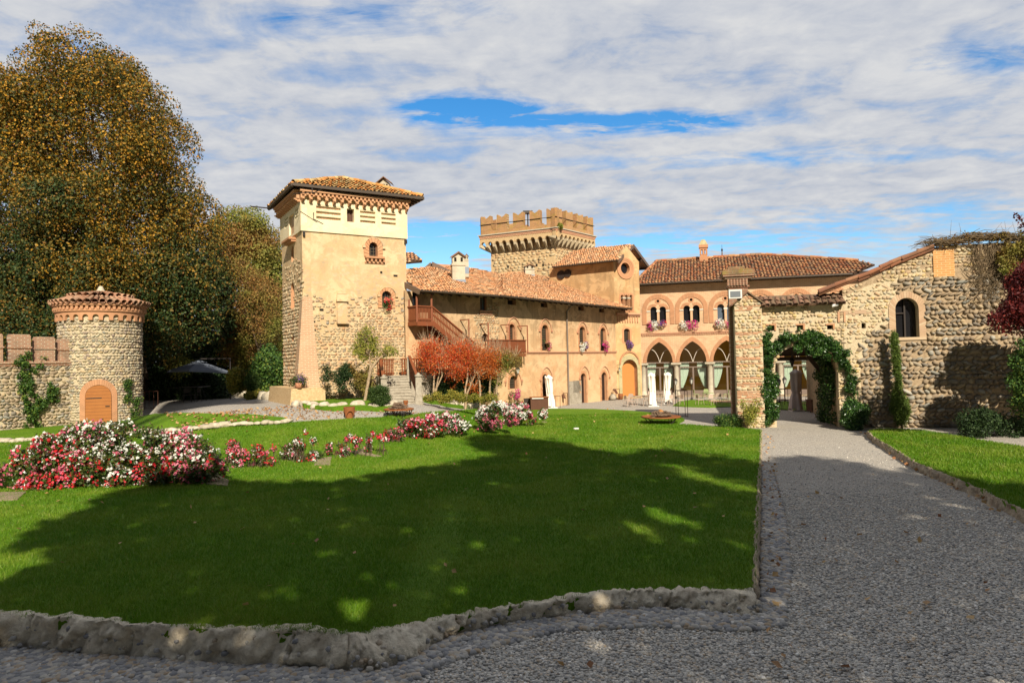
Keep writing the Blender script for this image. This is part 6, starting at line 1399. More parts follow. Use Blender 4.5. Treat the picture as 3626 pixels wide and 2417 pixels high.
for tier, (r1, r2, z1_, z2_) in enumerate(((RO, RO * .60, vd1 + .02, vd1 + .02 + (vfin - vd1) * .44), (RO * .66, .12, vd1 + .1 + (vfin - vd1) * .40, vfin))):
    nn = nt_ if tier == 0 else 26
    for i in range(nn):
        a = 2 * pi * i / nn; rows_ = 2 if tier == 0 else 3
        for j in range(rows_):
            ra_, rb_ = r1 + (r2 - r1) * j / rows_, r1 + (r2 - r1) * min(1.0, (j + 1.15) / rows_); za, zb = z1_ + (z2_ - z1_) * j / rows_, z1_ + (z2_ - z1_) * (j + 1.15) / rows_; jj = rng.normal(0, .01)
            w1_ = pi * ra_ / nn * 1.05; w2_ = pi * rb_ / nn * .95
            m.tube([ctr + np.array([cos(a) * ra_, sin(a) * ra_, za + .05 + jj]), ctr + np.array([cos(a) * rb_, sin(a) * rb_, zb + .04 + jj])], [w1_ * .8, w2_ * .75], 7, 0, False)
    m.lathe([(r1 - .06, z1_ - .02), (r2, z2_ - .03)], 32, 1, ctr)
m.lathe([(RO - .05, vd1), (RR_, vd1)], 32, 1, ctr); m.build('conical_roof', ['roof_tile_round', 'pillar_brick'], rt)
m = MB(); m.lathe([(.2, vfin - .1), (.26, vfin + .05), (.18, vfin + .12), (.14, vft - .1), (.09, vft), (0, vft + .03)], 10, 0, ctr); m.build('finial', 'chimney_plaster', rt)
m = MB(); N_ = 12; P = arch(dx0, -.1, dx1, dv1, 'round', 14)
m.slab([(p[0], p[1]) for p in P], n=.05, th=.03)
do = wrap(m); 
# door kept as its own flat panel in a frame so that its planks follow its own axes
DFr = PF(ctr - np.array([*dirc, 0]) * 0, xr, (0, 0, 1)); th_ = (dx0 + dx1) / 2 / RR_; nn_ = np.array([*(-dirc * cos(th_)), 0]) + xr * sin(th_); xx_ = np.cross([0, 0, 1.], nn_); DFr = PF(ctr + nn_ * (RR_ + .0), xx_, (0, 0, 1)); hw_ = (dx1 - dx0) / 2
m = MB(); m.slab(arch(-hw_, -.1, hw_, dv1, 'round', 14), n=.045, th=.16); dr = m.build('plank_door', 'plank_door', rt, DFr)
m = MB(); m.box((-hw_ + .03, 1.42, .045), (hw_ * .25, 1.47, .06)); m.build('hinge_strap', 'iron', dr, DFr); m = MB(); m.box((hw_ - .28, .98, .045), (hw_ - .08, 1.02, .09)); m.build('handle', 'iron', dr, DFr)
m = MB(); band(m, [(dx1, -.1)] + P[2:] + [(dx0, -.1)], [(dx1 + .26, -.1)] + arch(dx0 - .26, -.1, dx1 + .26, dv1 + .3, 'round', 14)[2:] + [(dx0 - .26, -.1)], .09, .12, 0, .1); wrap(m).build('door_surround', 'arch_brick', rt)

cwA, cwB = flat(0, 1528), flat(290, 1504); CW0 = Fr(cwA, cwB); CW = Fr(CW0.w(-9, 0), CW0.w(CW0.L + .2, 0))
cw = thing('castellated_wall', 'cobble garden wall topped with brick battlements beside the round turret', 'wall', CW0.w(1, 0, 0))
vq = CW.p(150, 1277)[1]; vq0 = vq - .26
m = MB(); m.slab(rect(0, -.5, CW.L, vq0), n=0, th=.5, mi=0); cobbles(m, rect(5, 0, CW.L, vq0), [], .16, .26, .45, .07, 0, 1, 1, lambda u, v: rng.random(len(u)) < .97, .86, .35); m.build('wall', ['castle_mortar', 'barn_stone'], cw, CW)
m = MB(); m.box((0, vq0, -.6), (CW.L, vq0 + .13, .06)); m.box((0, vq0 + .13, -.65), (CW.L, vq, .12)); m.build('brick_coping', 'wall_brick', cw, CW)
for (a, b, tpx) in ((-180, -90, 422), (-40, 20, 425), (70, 202, 430), (238, 360, 446), (390, 516, 460)):
    ua = CW.p(*c2(a, 520))[0]; ub = CW.p(*c2(b, 520))[0]; vt_ = CW.p(*c2((a + b) / 2, tpx))[1]; vm_ = vq + (vt_ - vq) * .48
    m = MB(); m.box((ua, vq, -.5), (ub, vm_, 0)); m.box((ua - .04, vm_, -.54), (ub + .04, vm_ + .08, .05)); m.box((ua, vm_ + .08, -.5), (ub, vt_ - .06, .0)); m.box((ua + .03, vt_ - .06, -.47), (ub - .03, vt_, -.03)); m.build('merlon', 'wall_brick', cw, CW)

# ================================================ stone stairs, terrace and timber balconies
def ztop(px, py, Y): return atY(px, py, Y)[2]
nT = .75; zrail = FL.p(1492, 1270, nT)[1]; zfl = zrail - .80
print('terrace', zrail, zfl, FL.p(1640, 1262, nT), FL.p(1395, 1271, nT))
ter = thing('stone_terrace', 'raised landing at the head of the stone stairs along the wing wall', 'terrace', FL.w(1, 0, .8))
u1_ = FL.p(1640, 1300, nT)[0]
m = MB(); m.box((-1.9, .5, 0.0), (u1_, zfl, nT), 0); m.build('landing', 'grey_stone', ter, FL)
sb = onz(*d3(1750, 838)); sb2 = onz(*d3(1600, 800)); sb3 = onz(*d3(1905, 800)); 
ns = 10; z0_ = sb[2]; xdir = np.array([.93, .30, 0]); xdir /= np.linalg.norm(xdir); ydir = np.array([-xdir[1], xdir[0], 0]); 
topc = FL.w(FL.p(*d3(1640, 335), nT)[0], 0, nT)[:2]; run = np.array([*topc, 0]) - np.array([*sb[:2], 0]); rl = np.linalg.norm(run); ydir = run / rl; xdir = np.array([ydir[1], -ydir[0], 0]); wst = .56
xdir = np.array([.97, .20, 0]); xdir /= np.linalg.norm(xdir)
print('stairs', sb, topc, rl, z0_, zfl)
st_ = thing('stone_stairs', 'flight of worn grey stone steps between two stone posts', 'stairs', sb)
for i in range(ns):
    f0, f1 = i / ns, 1.0; zt = z0_ + (zfl - z0_) * (i + 1) / ns; a = sb + run * (i / ns) ; a[2] = 0; b = sb + run; b[2] = 0; w_ = wst + (.42 if i == 0 else (.16 if i == 1 else 0))
    V = [a - xdir * w_, a + xdir * w_, b + xdir * w_, b - xdir * w_]; V = [np.array([p[0], p[1], z_]) for z_ in (z0_ - .4 if i == 0 else zt - (zfl - z0_) / ns - .01, zt) for p in V]
    m = MB(); m.add(V, [(0, 3, 2, 1), (4, 5, 6, 7), (0, 1, 5, 4), (1, 2, 6, 5), (2, 3, 7, 6), (3, 0, 4, 7)]); 
    n_ = a - run / rl * .03; m.add([np.array([p[0], p[1], z_]) for z_ in (zt - .045, zt + .004) for p in (n_ - xdir * w_, n_ + xdir * w_, n_ + run / rl * .3 + xdir * w_, n_ + run / rl * .3 - xdir * w_)], [(0, 3, 2, 1), (4, 5, 6, 7), (0, 1, 5, 4), (1, 2, 6, 5), (3, 0, 4, 7)]); m.build('step', 'grey_stone', st_)
def post(par, p, h, w=.13, mtn='grey_stone', cap=True):
    m = MB(); m.box((-w, -w, -.3), (w, w, h * .92), 0, at(p, .2)); m.box((-w * 1.25, -w * 1.25, -.3), (w * 1.25, w * 1.25, .28), 0, at(p, .2))
    if cap: m.lathe([(w * .8, h * .92), (w * 1.35, h * .95), (w * 1.35, h * .99), (w * .6, h * 1.03), (w * .6, h * 1.06), (0, h * 1.1)], 10, 0, p)
    return m.build('post', mtn, par)
pR = sb + xdir * (wst + .2); pLp = sb - xdir * (wst + .2); pR[2] = pLp[2] = z0_
post(st_, pR, 1.25); post(st_, pLp, 1.2); pt1 = sb + run + xdir * (wst + .14); pt1[2] = zfl; pt2 = sb + run - xdir * (wst + .14); pt2[2] = zfl; post(st_, pt1, .9, .1)
def railing(name, par_or_label, p, q, h, n_, mtn='red_timber', w=.052, bw=.05, group=None, parent=None, skirt=.12, boards=False, rail_lo=True):
    """balustrade between floor points p and q"""
    p = np.array(p, float); q = np.array(q, float); up = np.array([0, 0, 1.]); r = parent
    if r is None: r = thing(name, par_or_label, 'railing', p, 0, group)
    m = MB(); m.bar(p + up * h, q + up * h, .13, .06); m.build('handrail', mtn, r)
    if rail_lo: m = MB(); m.bar(p + up * skirt, q + up * skirt, .06, .08); m.build('bottom_rail', mtn, r)
    m = MB(); 
    for i in range(n_):
        c = p + (q - p) * (i + .5) / n_; m.bar(c + up * (.02), c + up * (h - .02), w if not boards else w, .025, up=np.cross(up, (q - p) / np.linalg.norm(q - p)))
    m.build('balusters', mtn, r); return r
railing('stair_railing', 'red-brown timber railing sloping down the right side of the stone stairs', pR + [0, 0, .12], pt1, .95, 15)
railing('stair_railing', 'red-brown timber railing sloping down the left side of the stone stairs', pLp + [0, 0, .12], pt2, .95, 15)
ta = FL.w(FL.p(1400, 1300, nT)[0], zfl, nT); 
a_ = FL.w(FL.p(*d3(1340, 200), nT)[0], zfl, nT); b2 = FL.w(FL.p(*d3(1620, 200), nT)[0], zfl, nT); railing('terrace_railing', 'short timber balustrade left of the stone stair head', a_, b2, zrail - zfl, 10)
a_ = FL.w(FL.p(*d3(1740, 200), nT)[0], zfl, nT); b2 = FL.w(FL.p(*d1(1130, 500), nT)[0], zfl, nT); railing('terrace_railing', 'long timber balustrade behind the red shrubs, right of the stair head', a_, b2, zrail - zfl, 34)
pp_ = FL.w(FL.p(*d1(388, 500), nT + .05)[0], zfl - .1, nT + .05); sp2 = thing('stone_post', 'pale stone post breaking the timber terrace railing', 'post', pp_); post(sp2, pp_, FL.p(*d1(388, 405), nT)[1] - zfl + .1, .11)
# upper balcony with stair
nU = .78; bc = thing('timber_balcony', 'upper red-brown timber balcony under the eaves with a stair dropping to the right', 'balcony', FL.w(.6, 4, .4))
uB0 = FL.p(*e5(365, 650), nU)[0]; uB1 = FL.p(*e5(605, 650), nU)[0]; zBt = FL.p(*e5(480, 632), nU)[1]; zBf = FL.p(*e5(480, 885), nU)[1]
m = MB(); m.box((uB0 - .03, zBf - .1, 0), (uB1 + .03, zBf, nU + .04)); m.box((uB0 - .05, zBf - .22, nU - .06), (uB1 + .05, zBf, nU + .06)); m.box((uB0 - .05, zBf - .2, 0), (uB0 + .05, zBf, nU)); m.build('deck', 'red_timber', bc, FL)
h_ = zBt - zBf
railing('x', '', FL.w(uB0, zBf, 0), FL.w(uB0, zBf, nU), h_, 7, parent=bc, w=.09); railing('x', '', FL.w(uB0, zBf, nU), FL.w(uB1, zBf, nU), h_, 10, parent=bc)
for u, top_ in ((uB0 - .02, 6.3), (uB1, EV - .1)): m = MB(); m.bar(FL.w(u, zBf - .05, nU), FL.w(u, top_, nU), .09); m.build('post', 'red_timber', bc)
m = MB(); m.bar(FL.w(FL.p(*e5(228, 500), 0.05)[0], zBf, .05), FL.w(FL.p(*e5(228, 500), .05)[0], 6.2, .05), .08); m.build('post', 'red_timber', bc)
sA = FL.p(*e5(610, 640), nU); sB = FL.p(*e5(1232, 1170), nU); sl_ = (sB[1] - sA[1]) / (sB[0] - sA[0]); uEnd = sB[0] + .45
P0, P1 = FL.w(sA[0], zBf, nU), FL.w(uEnd, zBf + sl_ * (uEnd - sA[0]), nU)
railing('x', '', P0, P1, h_, 30, parent=bc, skirt=.40); 
m = MB(); m.bar(P0 - [0, 0, .05], P1 - [0, 0, .05], .06, .24); m.bar(FL.w(sA[0], zBf - .05, .08), FL.w(uEnd, zBf + sl_ * (uEnd - sA[0]) - .05, .08), .06, .24); m.build('stringer', 'red_timber', bc)
m = MB(); kn = 16
for i in range(kn): u = sA[0] + (uEnd - sA[0]) * (i + .5) / kn; z_ = zBf + sl_ * (u - sA[0]); m.box((u - .12, z_ - .03, .08), (u + .12, z_ + .01, nU), 0)
m.build('treads', 'red_timber', bc, FL)
# lower balcony on the right
lb = thing('timber_balcony', 'lower red-brown timber balcony projecting in front of the lattice window', 'balcony', FR.w(.3, 2.5, .4))
nL_ = .72; uL0 = FL.p(*d1(1270, 210), nL_)[0]; zLt = FL.p(*d1(1400, 208), nL_)[1]; zLf = FL.p(*d1(1400, 398), nL_)[1]
uR1 = FR.p(*d1(1808, 215), nL_)[0]; zRt = FR.p(*d1(1700, 212), nL_)[1]; zRf = FR.p(*d1(1700, 395), nL_)[1]; print('balc', zLt, zLf, zRt, zRf, uL0, uR1)
# corner point where both offset planes meet on the viewer's side
nm = FL.n[:2]; nm2 = FR.n[:2]; Mx2 = np.array([nm, nm2]); kk = np.linalg.solve(Mx2, np.array([nm @ FL.o[:2] + nL_, nm2 @ FR.o[:2] + nL_])); K = np.array([*kk, 0])
Pa_ = FL.w(uL0, zRf, nL_); Pk = K + [0, 0, zRf]; Pe = FR.w(uR1, zRf, nL_); hb = zRt - zRf
railing('x', '', Pa_, Pk, hb, 22, parent=lb, w=.06); railing('x', '', Pk, Pe, hb, 17, parent=lb, w=.085); railing('x', '', Pe, FR.w(uR1, zRf, 0), hb, 6, parent=lb)
m = MB(); V = [Pa_, Pk, Pe, FR.w(uR1, zRf, 0), np.array([*PB[:2], zRf]), FL.w(uL0, zRf, 0)]; n_ = len(V); V2 = [p - [0, 0, .18] for p in V]; m.add(V + V2, [tuple(range(n_)), tuple(range(2 * n_ - 1, n_ - 1, -1))] + [(k, k + n_, (k + 1) % n_ + n_, (k + 1) % n_) for k in range(n_)]); m.build('deck', 'red_timber', lb)
# timber frames standing off the wall
def arm(f, foot, topp, bot, label):
    u, v = f.p(*foot); t = thing('timber_bracket', label, 'bracket', f.w(u, v, 0), 0, 'timber brackets on the wing wall'); nn = .72; 
    # arm goes straight out from the wall
    m = MB(); e_ = f.w(u, v, nn); m.bar(f.w(u, v, 0), e_, .05, .05); m.build('arm', 'red_timber', t); m = MB(); m.bar(e_ + [0, 0, .03], np.array([e_[0], e_[1], bot]), .075); m.build('upright', 'red_timber', t)
arm(FL, e5(1080, 862), 0, 3.2, 'timber bracket at the foot of the upper stair'); arm(FL, e5(1403, 930), 0, 3.0, 'timber bracket above the small low arched window'); arm(FL, e5(1755, 945), 0, zRf, 'timber bracket just left of the lattice window'); arm(FR, e5(2035, 965), 0, zRf, 'timber bracket just right of the lattice window')
print('p5 done')
# ================================================ vegetation
def px_blobs(poly, n, Y, r, thick, front=.65):
    """clump centres filling a silhouette; returns n x 4 world blobs with real depth"""
    xs = [p[0] for p in poly]; ys = [p[1] for p in poly]; cx_, w = (min(xs) + max(xs)) / 2, (max(xs) - min(xs)) / 2; out = []
    while len(out) < n:
        q = (rng.uniform(min(xs), max(xs)), rng.uniform(min(ys), max(ys))); 
        if not inpoly([q], poly)[0]: continue
        rr = r * rng.uniform(.6, 1.3); t = thick * sqrt(max(.05, 1 - ((q[0] - cx_) / w) ** 2))
        yy = Y + (-t * rng.random() ** .6 if rng.random() < front else t * rng.random()); s_ = FP / yy
        ok = all(inpoly([(q[0] + dx * rr * s_ * .75, q[1] + dy * rr * s_ * .75)], poly)[0] for dx, dy in ((1, 0), (-1, 0), (0, -1)))
        if ok or rng.random() < .06: p = atY(q[0], q[1], yy); out.append((*p, rr if ok else rr * .5))
    return out
def tree(name, label, poly, Y, nb, r, thick, nl, size, lm, trunk_px=None, tr=.35, bm='bark', cat='tree', front=.65, branches=6, group=None, loc=None, inner=.55, base=None, zf=TZ, core=0):
    B = px_blobs(poly, nb, Y, r, thick, front); cen = np.mean([b[:3] for b in B], 0)
    if base is None: base = np.array([cen[0], Y, zf(cen[0], Y)]) if trunk_px is None else atY(trunk_px, 1300, Y); base[2] = zf(base[0], base[1])
    t = thing(name, label, cat, base, 0, group)
    blob_leaves(B, nl, size, inner=inner).build('crown' if cat == 'tree' else 'foliage', lm, t)
    if tr:
        m = MB(); top = np.array([cen[0] * .6 + base[0] * .4, Y, cen[2]]); mid_ = base + (top - base) * .45 + np.array([tr * .4, 0, 0]); m.tube([base - [0, 0, .3], base + [0, 0, .1], mid_, top], [tr * 1.3, tr, tr * .75, tr * .35], 10)
        m.build('trunk', bm, t); m = MB()
        for i in rng.choice(len(B), min(branches, len(B)), replace=False):
            b = np.array(B[i][:3]); s_ = base + (top - base) * rng.uniform(.35, .8); q = (s_ + b) / 2 + [0, 0, .1 * np.linalg.norm(b - s_)]; m.tube([s_, q, b], [tr * .35, tr * .22, tr * .08], 6)
        m.build('limbs', bm, t)
    return t
P_ = lambda *pts: [ov(*p) for p in pts]
tree('linden_tree', 'huge autumn linden tree turning gold behind the round turret', P_((-150, 170), (-60, 150), (0, 130), (40, 100), (100, 60), (150, 80), (190, 80), (250, 118), (310, 143), (350, 205), (410, 255), (452, 320), (455, 375), (425, 400), (470, 440), (510, 490), (532, 560), (545, 640), (525, 720), (470, 790), (400, 800), (340, 780), (300, 850), (200, 870), (-150, 870)), 47, 430, 1.5, 6.5, 400000, .16, 'linden_leaf', ov(330, 0)[0], .55, branches=14, inner=.72)
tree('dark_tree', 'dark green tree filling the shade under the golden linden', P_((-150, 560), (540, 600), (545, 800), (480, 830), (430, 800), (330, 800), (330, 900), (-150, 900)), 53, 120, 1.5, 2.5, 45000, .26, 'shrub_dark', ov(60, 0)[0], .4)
tree('autumn_tree', 'thin leafed brown and olive tree left of the stucco tower', P_((470, 500), (520, 470), (560, 466), (600, 474), (635, 500), (668, 545), (668, 900), (540, 900), (500, 820), (470, 700)), 57, 150, 1.2, 4, 90000, .18, 'thin_autumn', ov(545, 0)[0], .35, branches=22, inner=.3)
tree('rusty_tree', 'rust brown twiggy tree right in front of the shrubbery by the stucco tower', P_((520, 560), (600, 600), (660, 640), (660, 780), (600, 790), (540, 740)), 50, 45, .9, 2.5, 12000, .13, 'thin_autumn', ov(600, 0)[0], .14, branches=22, inner=.0)
def bush(name, label, poly, Y=None, nb=24, r=.35, thick=.6, nl=5000, size=.07, lm='shrub_green', cat='shrub', group=None, fz=TZ, tr=0, inner=.6, stem=None):
    if Y is None: bx = (min(p[0] for p in poly) + max(p[0] for p in poly)) / 2; Y = onz(bx, max(p[1] for p in poly), fz)[1] + thick * .6
    return tree(name, label, poly, Y, nb, r, thick, nl, size, lm, None, tr, 'bark', cat, .75, 5, group, inner=inner, zf=fz)
def ell(cx_, cy_, rx, ry, n=12, flat_b=0):
    return [(cx_ + rx * cos(2 * pi * k / n), cy_ + ry * min(1 if not flat_b else flat_b, sin(2 * pi * k / n))) for k in range(n)]
def D(f, *pts): return [f(*p) for p in pts]
bush('laurel_shrub', 'big bright green laurel beside the left corner of the stucco tower', D(d4, (1120, 780), (1250, 560), (1400, 380), (1480, 440), (1590, 560), (1610, 900), (1560, 1020), (1180, 1030)), 41, 60, .6, 1.2, 17000, .14, 'shrub_green')
bush('yellow_shrub', 'yellow-green shrub at the right edge of the parasol', D(d4, (880, 800), (950, 720), (1040, 700), (1090, 800), (1090, 940), (1000, 1010), (910, 980)), 40.5, 22, .4, .6, 6500, .12, 'shrub_yellow')
bush('lavender_shrub', 'grey-green lavender-like shrub between the yellow shrub and the laurel', D(d4, (1120, 850), (1200, 770), (1290, 790), (1320, 900), (1300, 1010), (1130, 1010)), 39.5, 16, .35, .5, 4500, .09, 'boxwood')
bush('ground_shrub', 'low bright green planting above the pale boulders by the parasol yard', D(d4, (1080, 1040), (1200, 980), (1450, 1000), (1560, 1010), (1560, 1060), (1300, 1060), (1150, 1070)), 38.6, 20, .22, .4, 4500, .08, 'shrub_yellow')
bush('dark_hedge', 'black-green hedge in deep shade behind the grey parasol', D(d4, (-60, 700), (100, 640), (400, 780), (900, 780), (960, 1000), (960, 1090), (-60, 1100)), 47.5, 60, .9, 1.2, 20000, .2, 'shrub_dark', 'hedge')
bush('bare_shrub', 'pale twiggy half-bare shrub rising behind the grey parasol', D(d4, (70, 640), (160, 540), (320, 530), (450, 620), (600, 700), (560, 860), (200, 860)), 46.5, 26, .5, .8, 3600, .12, 'thin_autumn', tr=.07, inner=.2)
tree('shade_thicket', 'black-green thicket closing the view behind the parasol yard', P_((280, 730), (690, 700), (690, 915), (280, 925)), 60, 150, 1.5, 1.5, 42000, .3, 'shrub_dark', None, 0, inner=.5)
# garden under the tower
bush('variegated_bush', 'round cream-variegated bush at the foot of the stucco tower buttress', D(c3, (325, 1420), (345, 1360), (390, 1330), (440, 1350), (460, 1410), (450, 1480), (400, 1495), (345, 1480)), None, 26, .22, .45, 7500, .055, 'variegated', fz=L4)
bush('box_ball', 'clipped dark green ball of box beside the stone stairs', D(c3, (745, 1480), (752, 1430), (800, 1405), (860, 1415), (895, 1460), (890, 1520), (840, 1542), (770, 1535)), None, 40, .16, .42, 12000, .045, 'boxwood', fz=L4)
bush('camellia_shrub', 'loose green shrub climbing the lower wall of the stucco tower', D(c3, (420, 1350), (440, 1270), (480, 1265), (500, 1310), (560, 1300), (600, 1260), (650, 1290), (690, 1320), (690, 1430), (600, 1440), (470, 1420)), 31.4, 42, .18, .3, 7500, .06, 'shrub_dark')
bush('brown_climber', 'brown-leaved climber between the tower wall and the stair railing', D(c3, (560, 1300), (600, 1240), (700, 1260), (800, 1290), (820, 1400), (790, 1480), (700, 1470), (640, 1400)), 31.3, 26, .2, .3, 2600, .07, 'thin_autumn', inner=.2)
def slim_tree(name, label, base_px, Y, stems, blobs, nl, size, lm, bm='pale_bark', group=None, tw=0, zf=TZ, rad=.06, inner=.0):
    b = atY(*base_px, Y); b[2] = zf(b[0], b[1]) - .02; t = thing(name, label, 'tree', b, 0, group)
    m = MB()
    for st_px in stems: pts = [b] + [atY(x_, y_, Y + rng.normal(0, .08)) for x_, y_ in st_px]; m.tube(pts, list(np.linspace(rad, rad * .3, len(pts))), 7)
    m.build('trunk', bm, t)
    B = [(*atY(x_ + rng.normal(0, 7), y_ + rng.normal(0, 7), Y + rng.uniform(-.5, .5)), r_ * Y / FP * rng.uniform(.25, 1.15)) for x_, y_, r_ in blobs for _ in range(4)]; blob_leaves(B, nl, size, inner=inner).build('crown', lm, t)
    if tw:
        m = MB()
        for _ in range(tw):
            x_, y_, r_ = blobs[rng.integers(len(blobs))]; p = atY(x_, y_, Y); a = rng.uniform(-.9, .9); L = rng.uniform(.4, 1.1) * r_ * Y / FP * 1.6; m.tube([p, p + np.array([sin(a) * L * .5, 0, cos(a) * L * .6]), p + np.array([sin(a) * L * .8, rng.normal(0, .1), cos(a) * L * 1.2])], [.012, .009, .004], 4)
        m.build('twigs', bm, t)
    return t
C3 = lambda L: [(*c3(a, b), r) for a, b, r in L]; D1 = lambda L: [(*d1(a, b), r) for a, b, r in L]
slim_tree('lime_green_tree', 'small crooked tree with thin lime yellow leaves in front of the stucco tower', c3(722, 1470), 30.6, [D(c3, (745, 1380), (760, 1290), (750, 1180), (735, 1080)), D(c3, (745, 1380), (765, 1300), (800, 1265), (840, 1200)), D(c3, (765, 1300), (820, 1230), (880, 1190))], C3([(700, 1090, 26), (740, 1060, 30), (780, 1100, 26), (720, 1140, 34), (760, 1160, 30), (680, 1180, 26), (740, 1210, 30), (800, 1170, 22), (870, 1170, 26), (910, 1190, 20), (850, 1210, 22), (700, 1230, 22)]), 3600, .085, 'yellow_green', 'pale_bark', tw=110, rad=.07, zf=L4)
tree_blobs = [[(430, 260, 38), (470, 320, 42), (520, 260, 34), (400, 340, 36), (560, 380, 44), (480, 430, 50), (430, 500, 46), (560, 500, 46), (640, 380, 34), (360, 420, 30), (640, 460, 40), (520, 560, 40), (380, 250, 26), (620, 300, 26), (700, 500, 36)],
              [(760, 360, 40), (850, 320, 42), (930, 260, 36), (980, 330, 42), (880, 430, 50), (780, 480, 46), (960, 470, 50), (1040, 380, 40), (860, 560, 44), (1000, 580, 44), (920, 640, 34), (740, 560, 30), (790, 680, 26), (1060, 480, 36), (820, 770, 20)],
              [(1100, 360, 40), (1180, 330, 40), (1120, 460, 48), (1220, 430, 44), (1160, 560, 48), (1240, 520, 40), (1090, 580, 36), (1250, 600, 36), (1160, 690, 26), (1100, 860, 30), (1040, 820, 22)],
              [(1300, 400, 38), (1360, 480, 46), (1290, 520, 40), (1420, 400, 34), (1440, 540, 42), (1360, 600, 38), (1310, 660, 26)],
              [(1480, 440, 36), (1520, 520, 42), (1570, 450, 34), (1600, 540, 38), (1640, 480, 30), (1500, 600, 34), (1440, 660, 26), (1670, 440, 24), (1560, 620, 24), (1440, 800, 24)]]
for i, (bx, Yd, stems, lm, nl, lab) in enumerate(((540, 33.5, [[(530, 900), (535, 760), (540, 640), (480, 480)], [(555, 900), (600, 820), (650, 700), (620, 450)], [(570, 880), (590, 760), (615, 650), (560, 380)]], 'red_leaf', 6800, 'scarlet slim tree on three pale stems nearest the stone stairs'),
        (970, 33.7, [[(970, 900), (1000, 740), (1005, 600), (900, 450)], [(1000, 940), (1060, 800), (1110, 680), (1040, 460)]], 'red_leaf', 7000, 'orange-red slim tree, second from the stone stairs, on two splayed stems'),
        (1180, 33.8, [[(1175, 850), (1165, 740), (1170, 560), (1160, 400)]], 'orange_leaf', 4300, 'orange slim tree on one thin white stem, middle of the five'),
        (1305, 34.0, [[(1310, 860), (1325, 700), (1330, 560), (1370, 450)]], 'orange_leaf', 3600, 'rusty slim tree, fourth from the stairs, in front of the balcony'),
        (1395, 34.2, [[(1405, 880), (1425, 740), (1450, 600), (1540, 470)]], 'thin_autumn', 3800, 'olive-brown slim tree under the right end of the lower balcony'))):
    slim_tree('slim_autumn_tree', lab, d1(bx, 1010), Yd, [D(d1, *s_) for s_ in stems], D1(tree_blobs[i]), nl, .062, lm, 'pale_bark', 'slim autumn trees in front of the wing', tw=90, rad=.06)
bush('evergreen_hedge', 'dark evergreen hedge standing behind the slim red and orange trees', D(d1, (160, 640), (300, 570), (480, 570), (700, 610), (900, 600), (1200, 620), (1440, 660), (1520, 760), (1500, 960), (1420, 1000), (260, 985)), 35.2, 110, .34, .3, 30000, .075, 'shrub_dark', 'hedge')
bush('low_border_plants', 'low yellow-green border plants at the feet of the slim red trees', D(d1, (330, 1010), (440, 950), (620, 915), (760, 905), (960, 940), (1100, 930), (1300, 950), (1430, 990), (1440, 1040), (900, 1040), (560, 1060)), 30.7, 60, .15, .35, 9000, .06, 'shrub_yellow', 'plants')
# right side plants
def along(pts, f, r, n0, n1, k):   # blobs following a px path on a wall plane
    out = []
    P = [f.p(*q) for q in pts]
    for a, b in zip(P[:-1], P[1:]):
        m_ = max(1, int(math.dist(a, b) * k * 3))
        for i in range(m_): t = rng.random(); out.append((*f.w(a[0] + (b[0] - a[0]) * t + rng.normal(0, r * .75), a[1] + (b[1] - a[1]) * t + rng.normal(0, r * .75), rng.uniform(n0, n1)), r * rng.uniform(.25, .85)))
    return out
iv = thing('climbing_ivy', 'glossy dark green climber framing the archway', 'climber', WR.w(jl - .3, 0, .2))
B = along(D(d6, (250, 1360), (300, 1200), (250, 1000), (330, 860), (220, 720), (230, 600), (260, 480), (290, 380)), WR, .2, .05, .3, 8) + along(D(d6, (230, 160), (260, 290), (420, 260), (560, 230), (700, 220), (850, 200), (960, 230), (1100, 270), (1220, 340), (1300, 430)), WR, .2, .05, .32, 9) + along(D(d6, (820, 330), (950, 340), (1090, 400)), WR, .16, .05, .3, 7) + along(D(d6, (1250, 400), (1330, 500), (1370, 640), (1430, 740), (1430, 860), (1390, 960)), WR, .15, .05, .25, 8) + along(D(d6, (200, 1000), (230, 1150), (260, 1300)), WR, .18, .05, .35, 6) + along(D(d6, (740, 150), (830, 90), (900, 140)), WR, .12, .02, .15, 5)
blob_leaves(B, 42000, .075, inner=.1).build('foliage', 'ivy_leaf', iv)
m = MB()
for pts in (((300, 1390), (310, 1200), (300, 1000), (260, 800), (280, 500), (300, 300)), ((1400, 1390), (1380, 1100), (1400, 900), (1360, 700), (1300, 480), (1150, 320))): m.tube([WR.w(*WR.p(*d6(*q)), .08) for q in pts], .03, 6)
m.build('stems', 'bark', iv)
iv2 = thing('passage_ivy', 'very dark ivy covering the inner right side of the archway passage', 'climber', WR.w(jr - .1, 0, -1.6))
B = [(*WR.w(jr - .05 + rng.normal(0, .06), rng.uniform(.1, 3.3), rng.uniform(-3.4, -.7)), rng.uniform(.2, .35)) for _ in range(90)]; blob_leaves(B, 14000, .1).build('foliage', 'ivy_leaf', iv2)
bush('jasmine_bush', 'dense dark green bush at the right foot of the archway', D(d6, (1290, 1180), (1340, 1040), (1420, 1000), (1500, 1060), (1620, 1080), (1680, 1180), (1650, 1330), (1560, 1400), (1380, 1410), (1290, 1360)), 27.0, 50, .22, .4, 15000, .075, 'ivy_leaf')
bush('rose_bush', 'low green rose bush with a few pink blooms at the foot of the brick pillar', D(c5, (740, 1450), (770, 1410), (850, 1395), (920, 1410), (960, 1450), (940, 1490), (820, 1500), (750, 1480)), None, 30, .18, .4, 7000, .06, 'shrub_green')
bush('pale_rose', 'sparse yellow-green climbing rose on the gabled pier', D(c5, (905, 1320), (940, 1300), (1000, 1330), (1060, 1260), (1070, 1400), (1050, 1480), (960, 1480), (920, 1400)), 27.7, 26, .16, .15, 1900, .065, 'yellow_green', inner=.2)
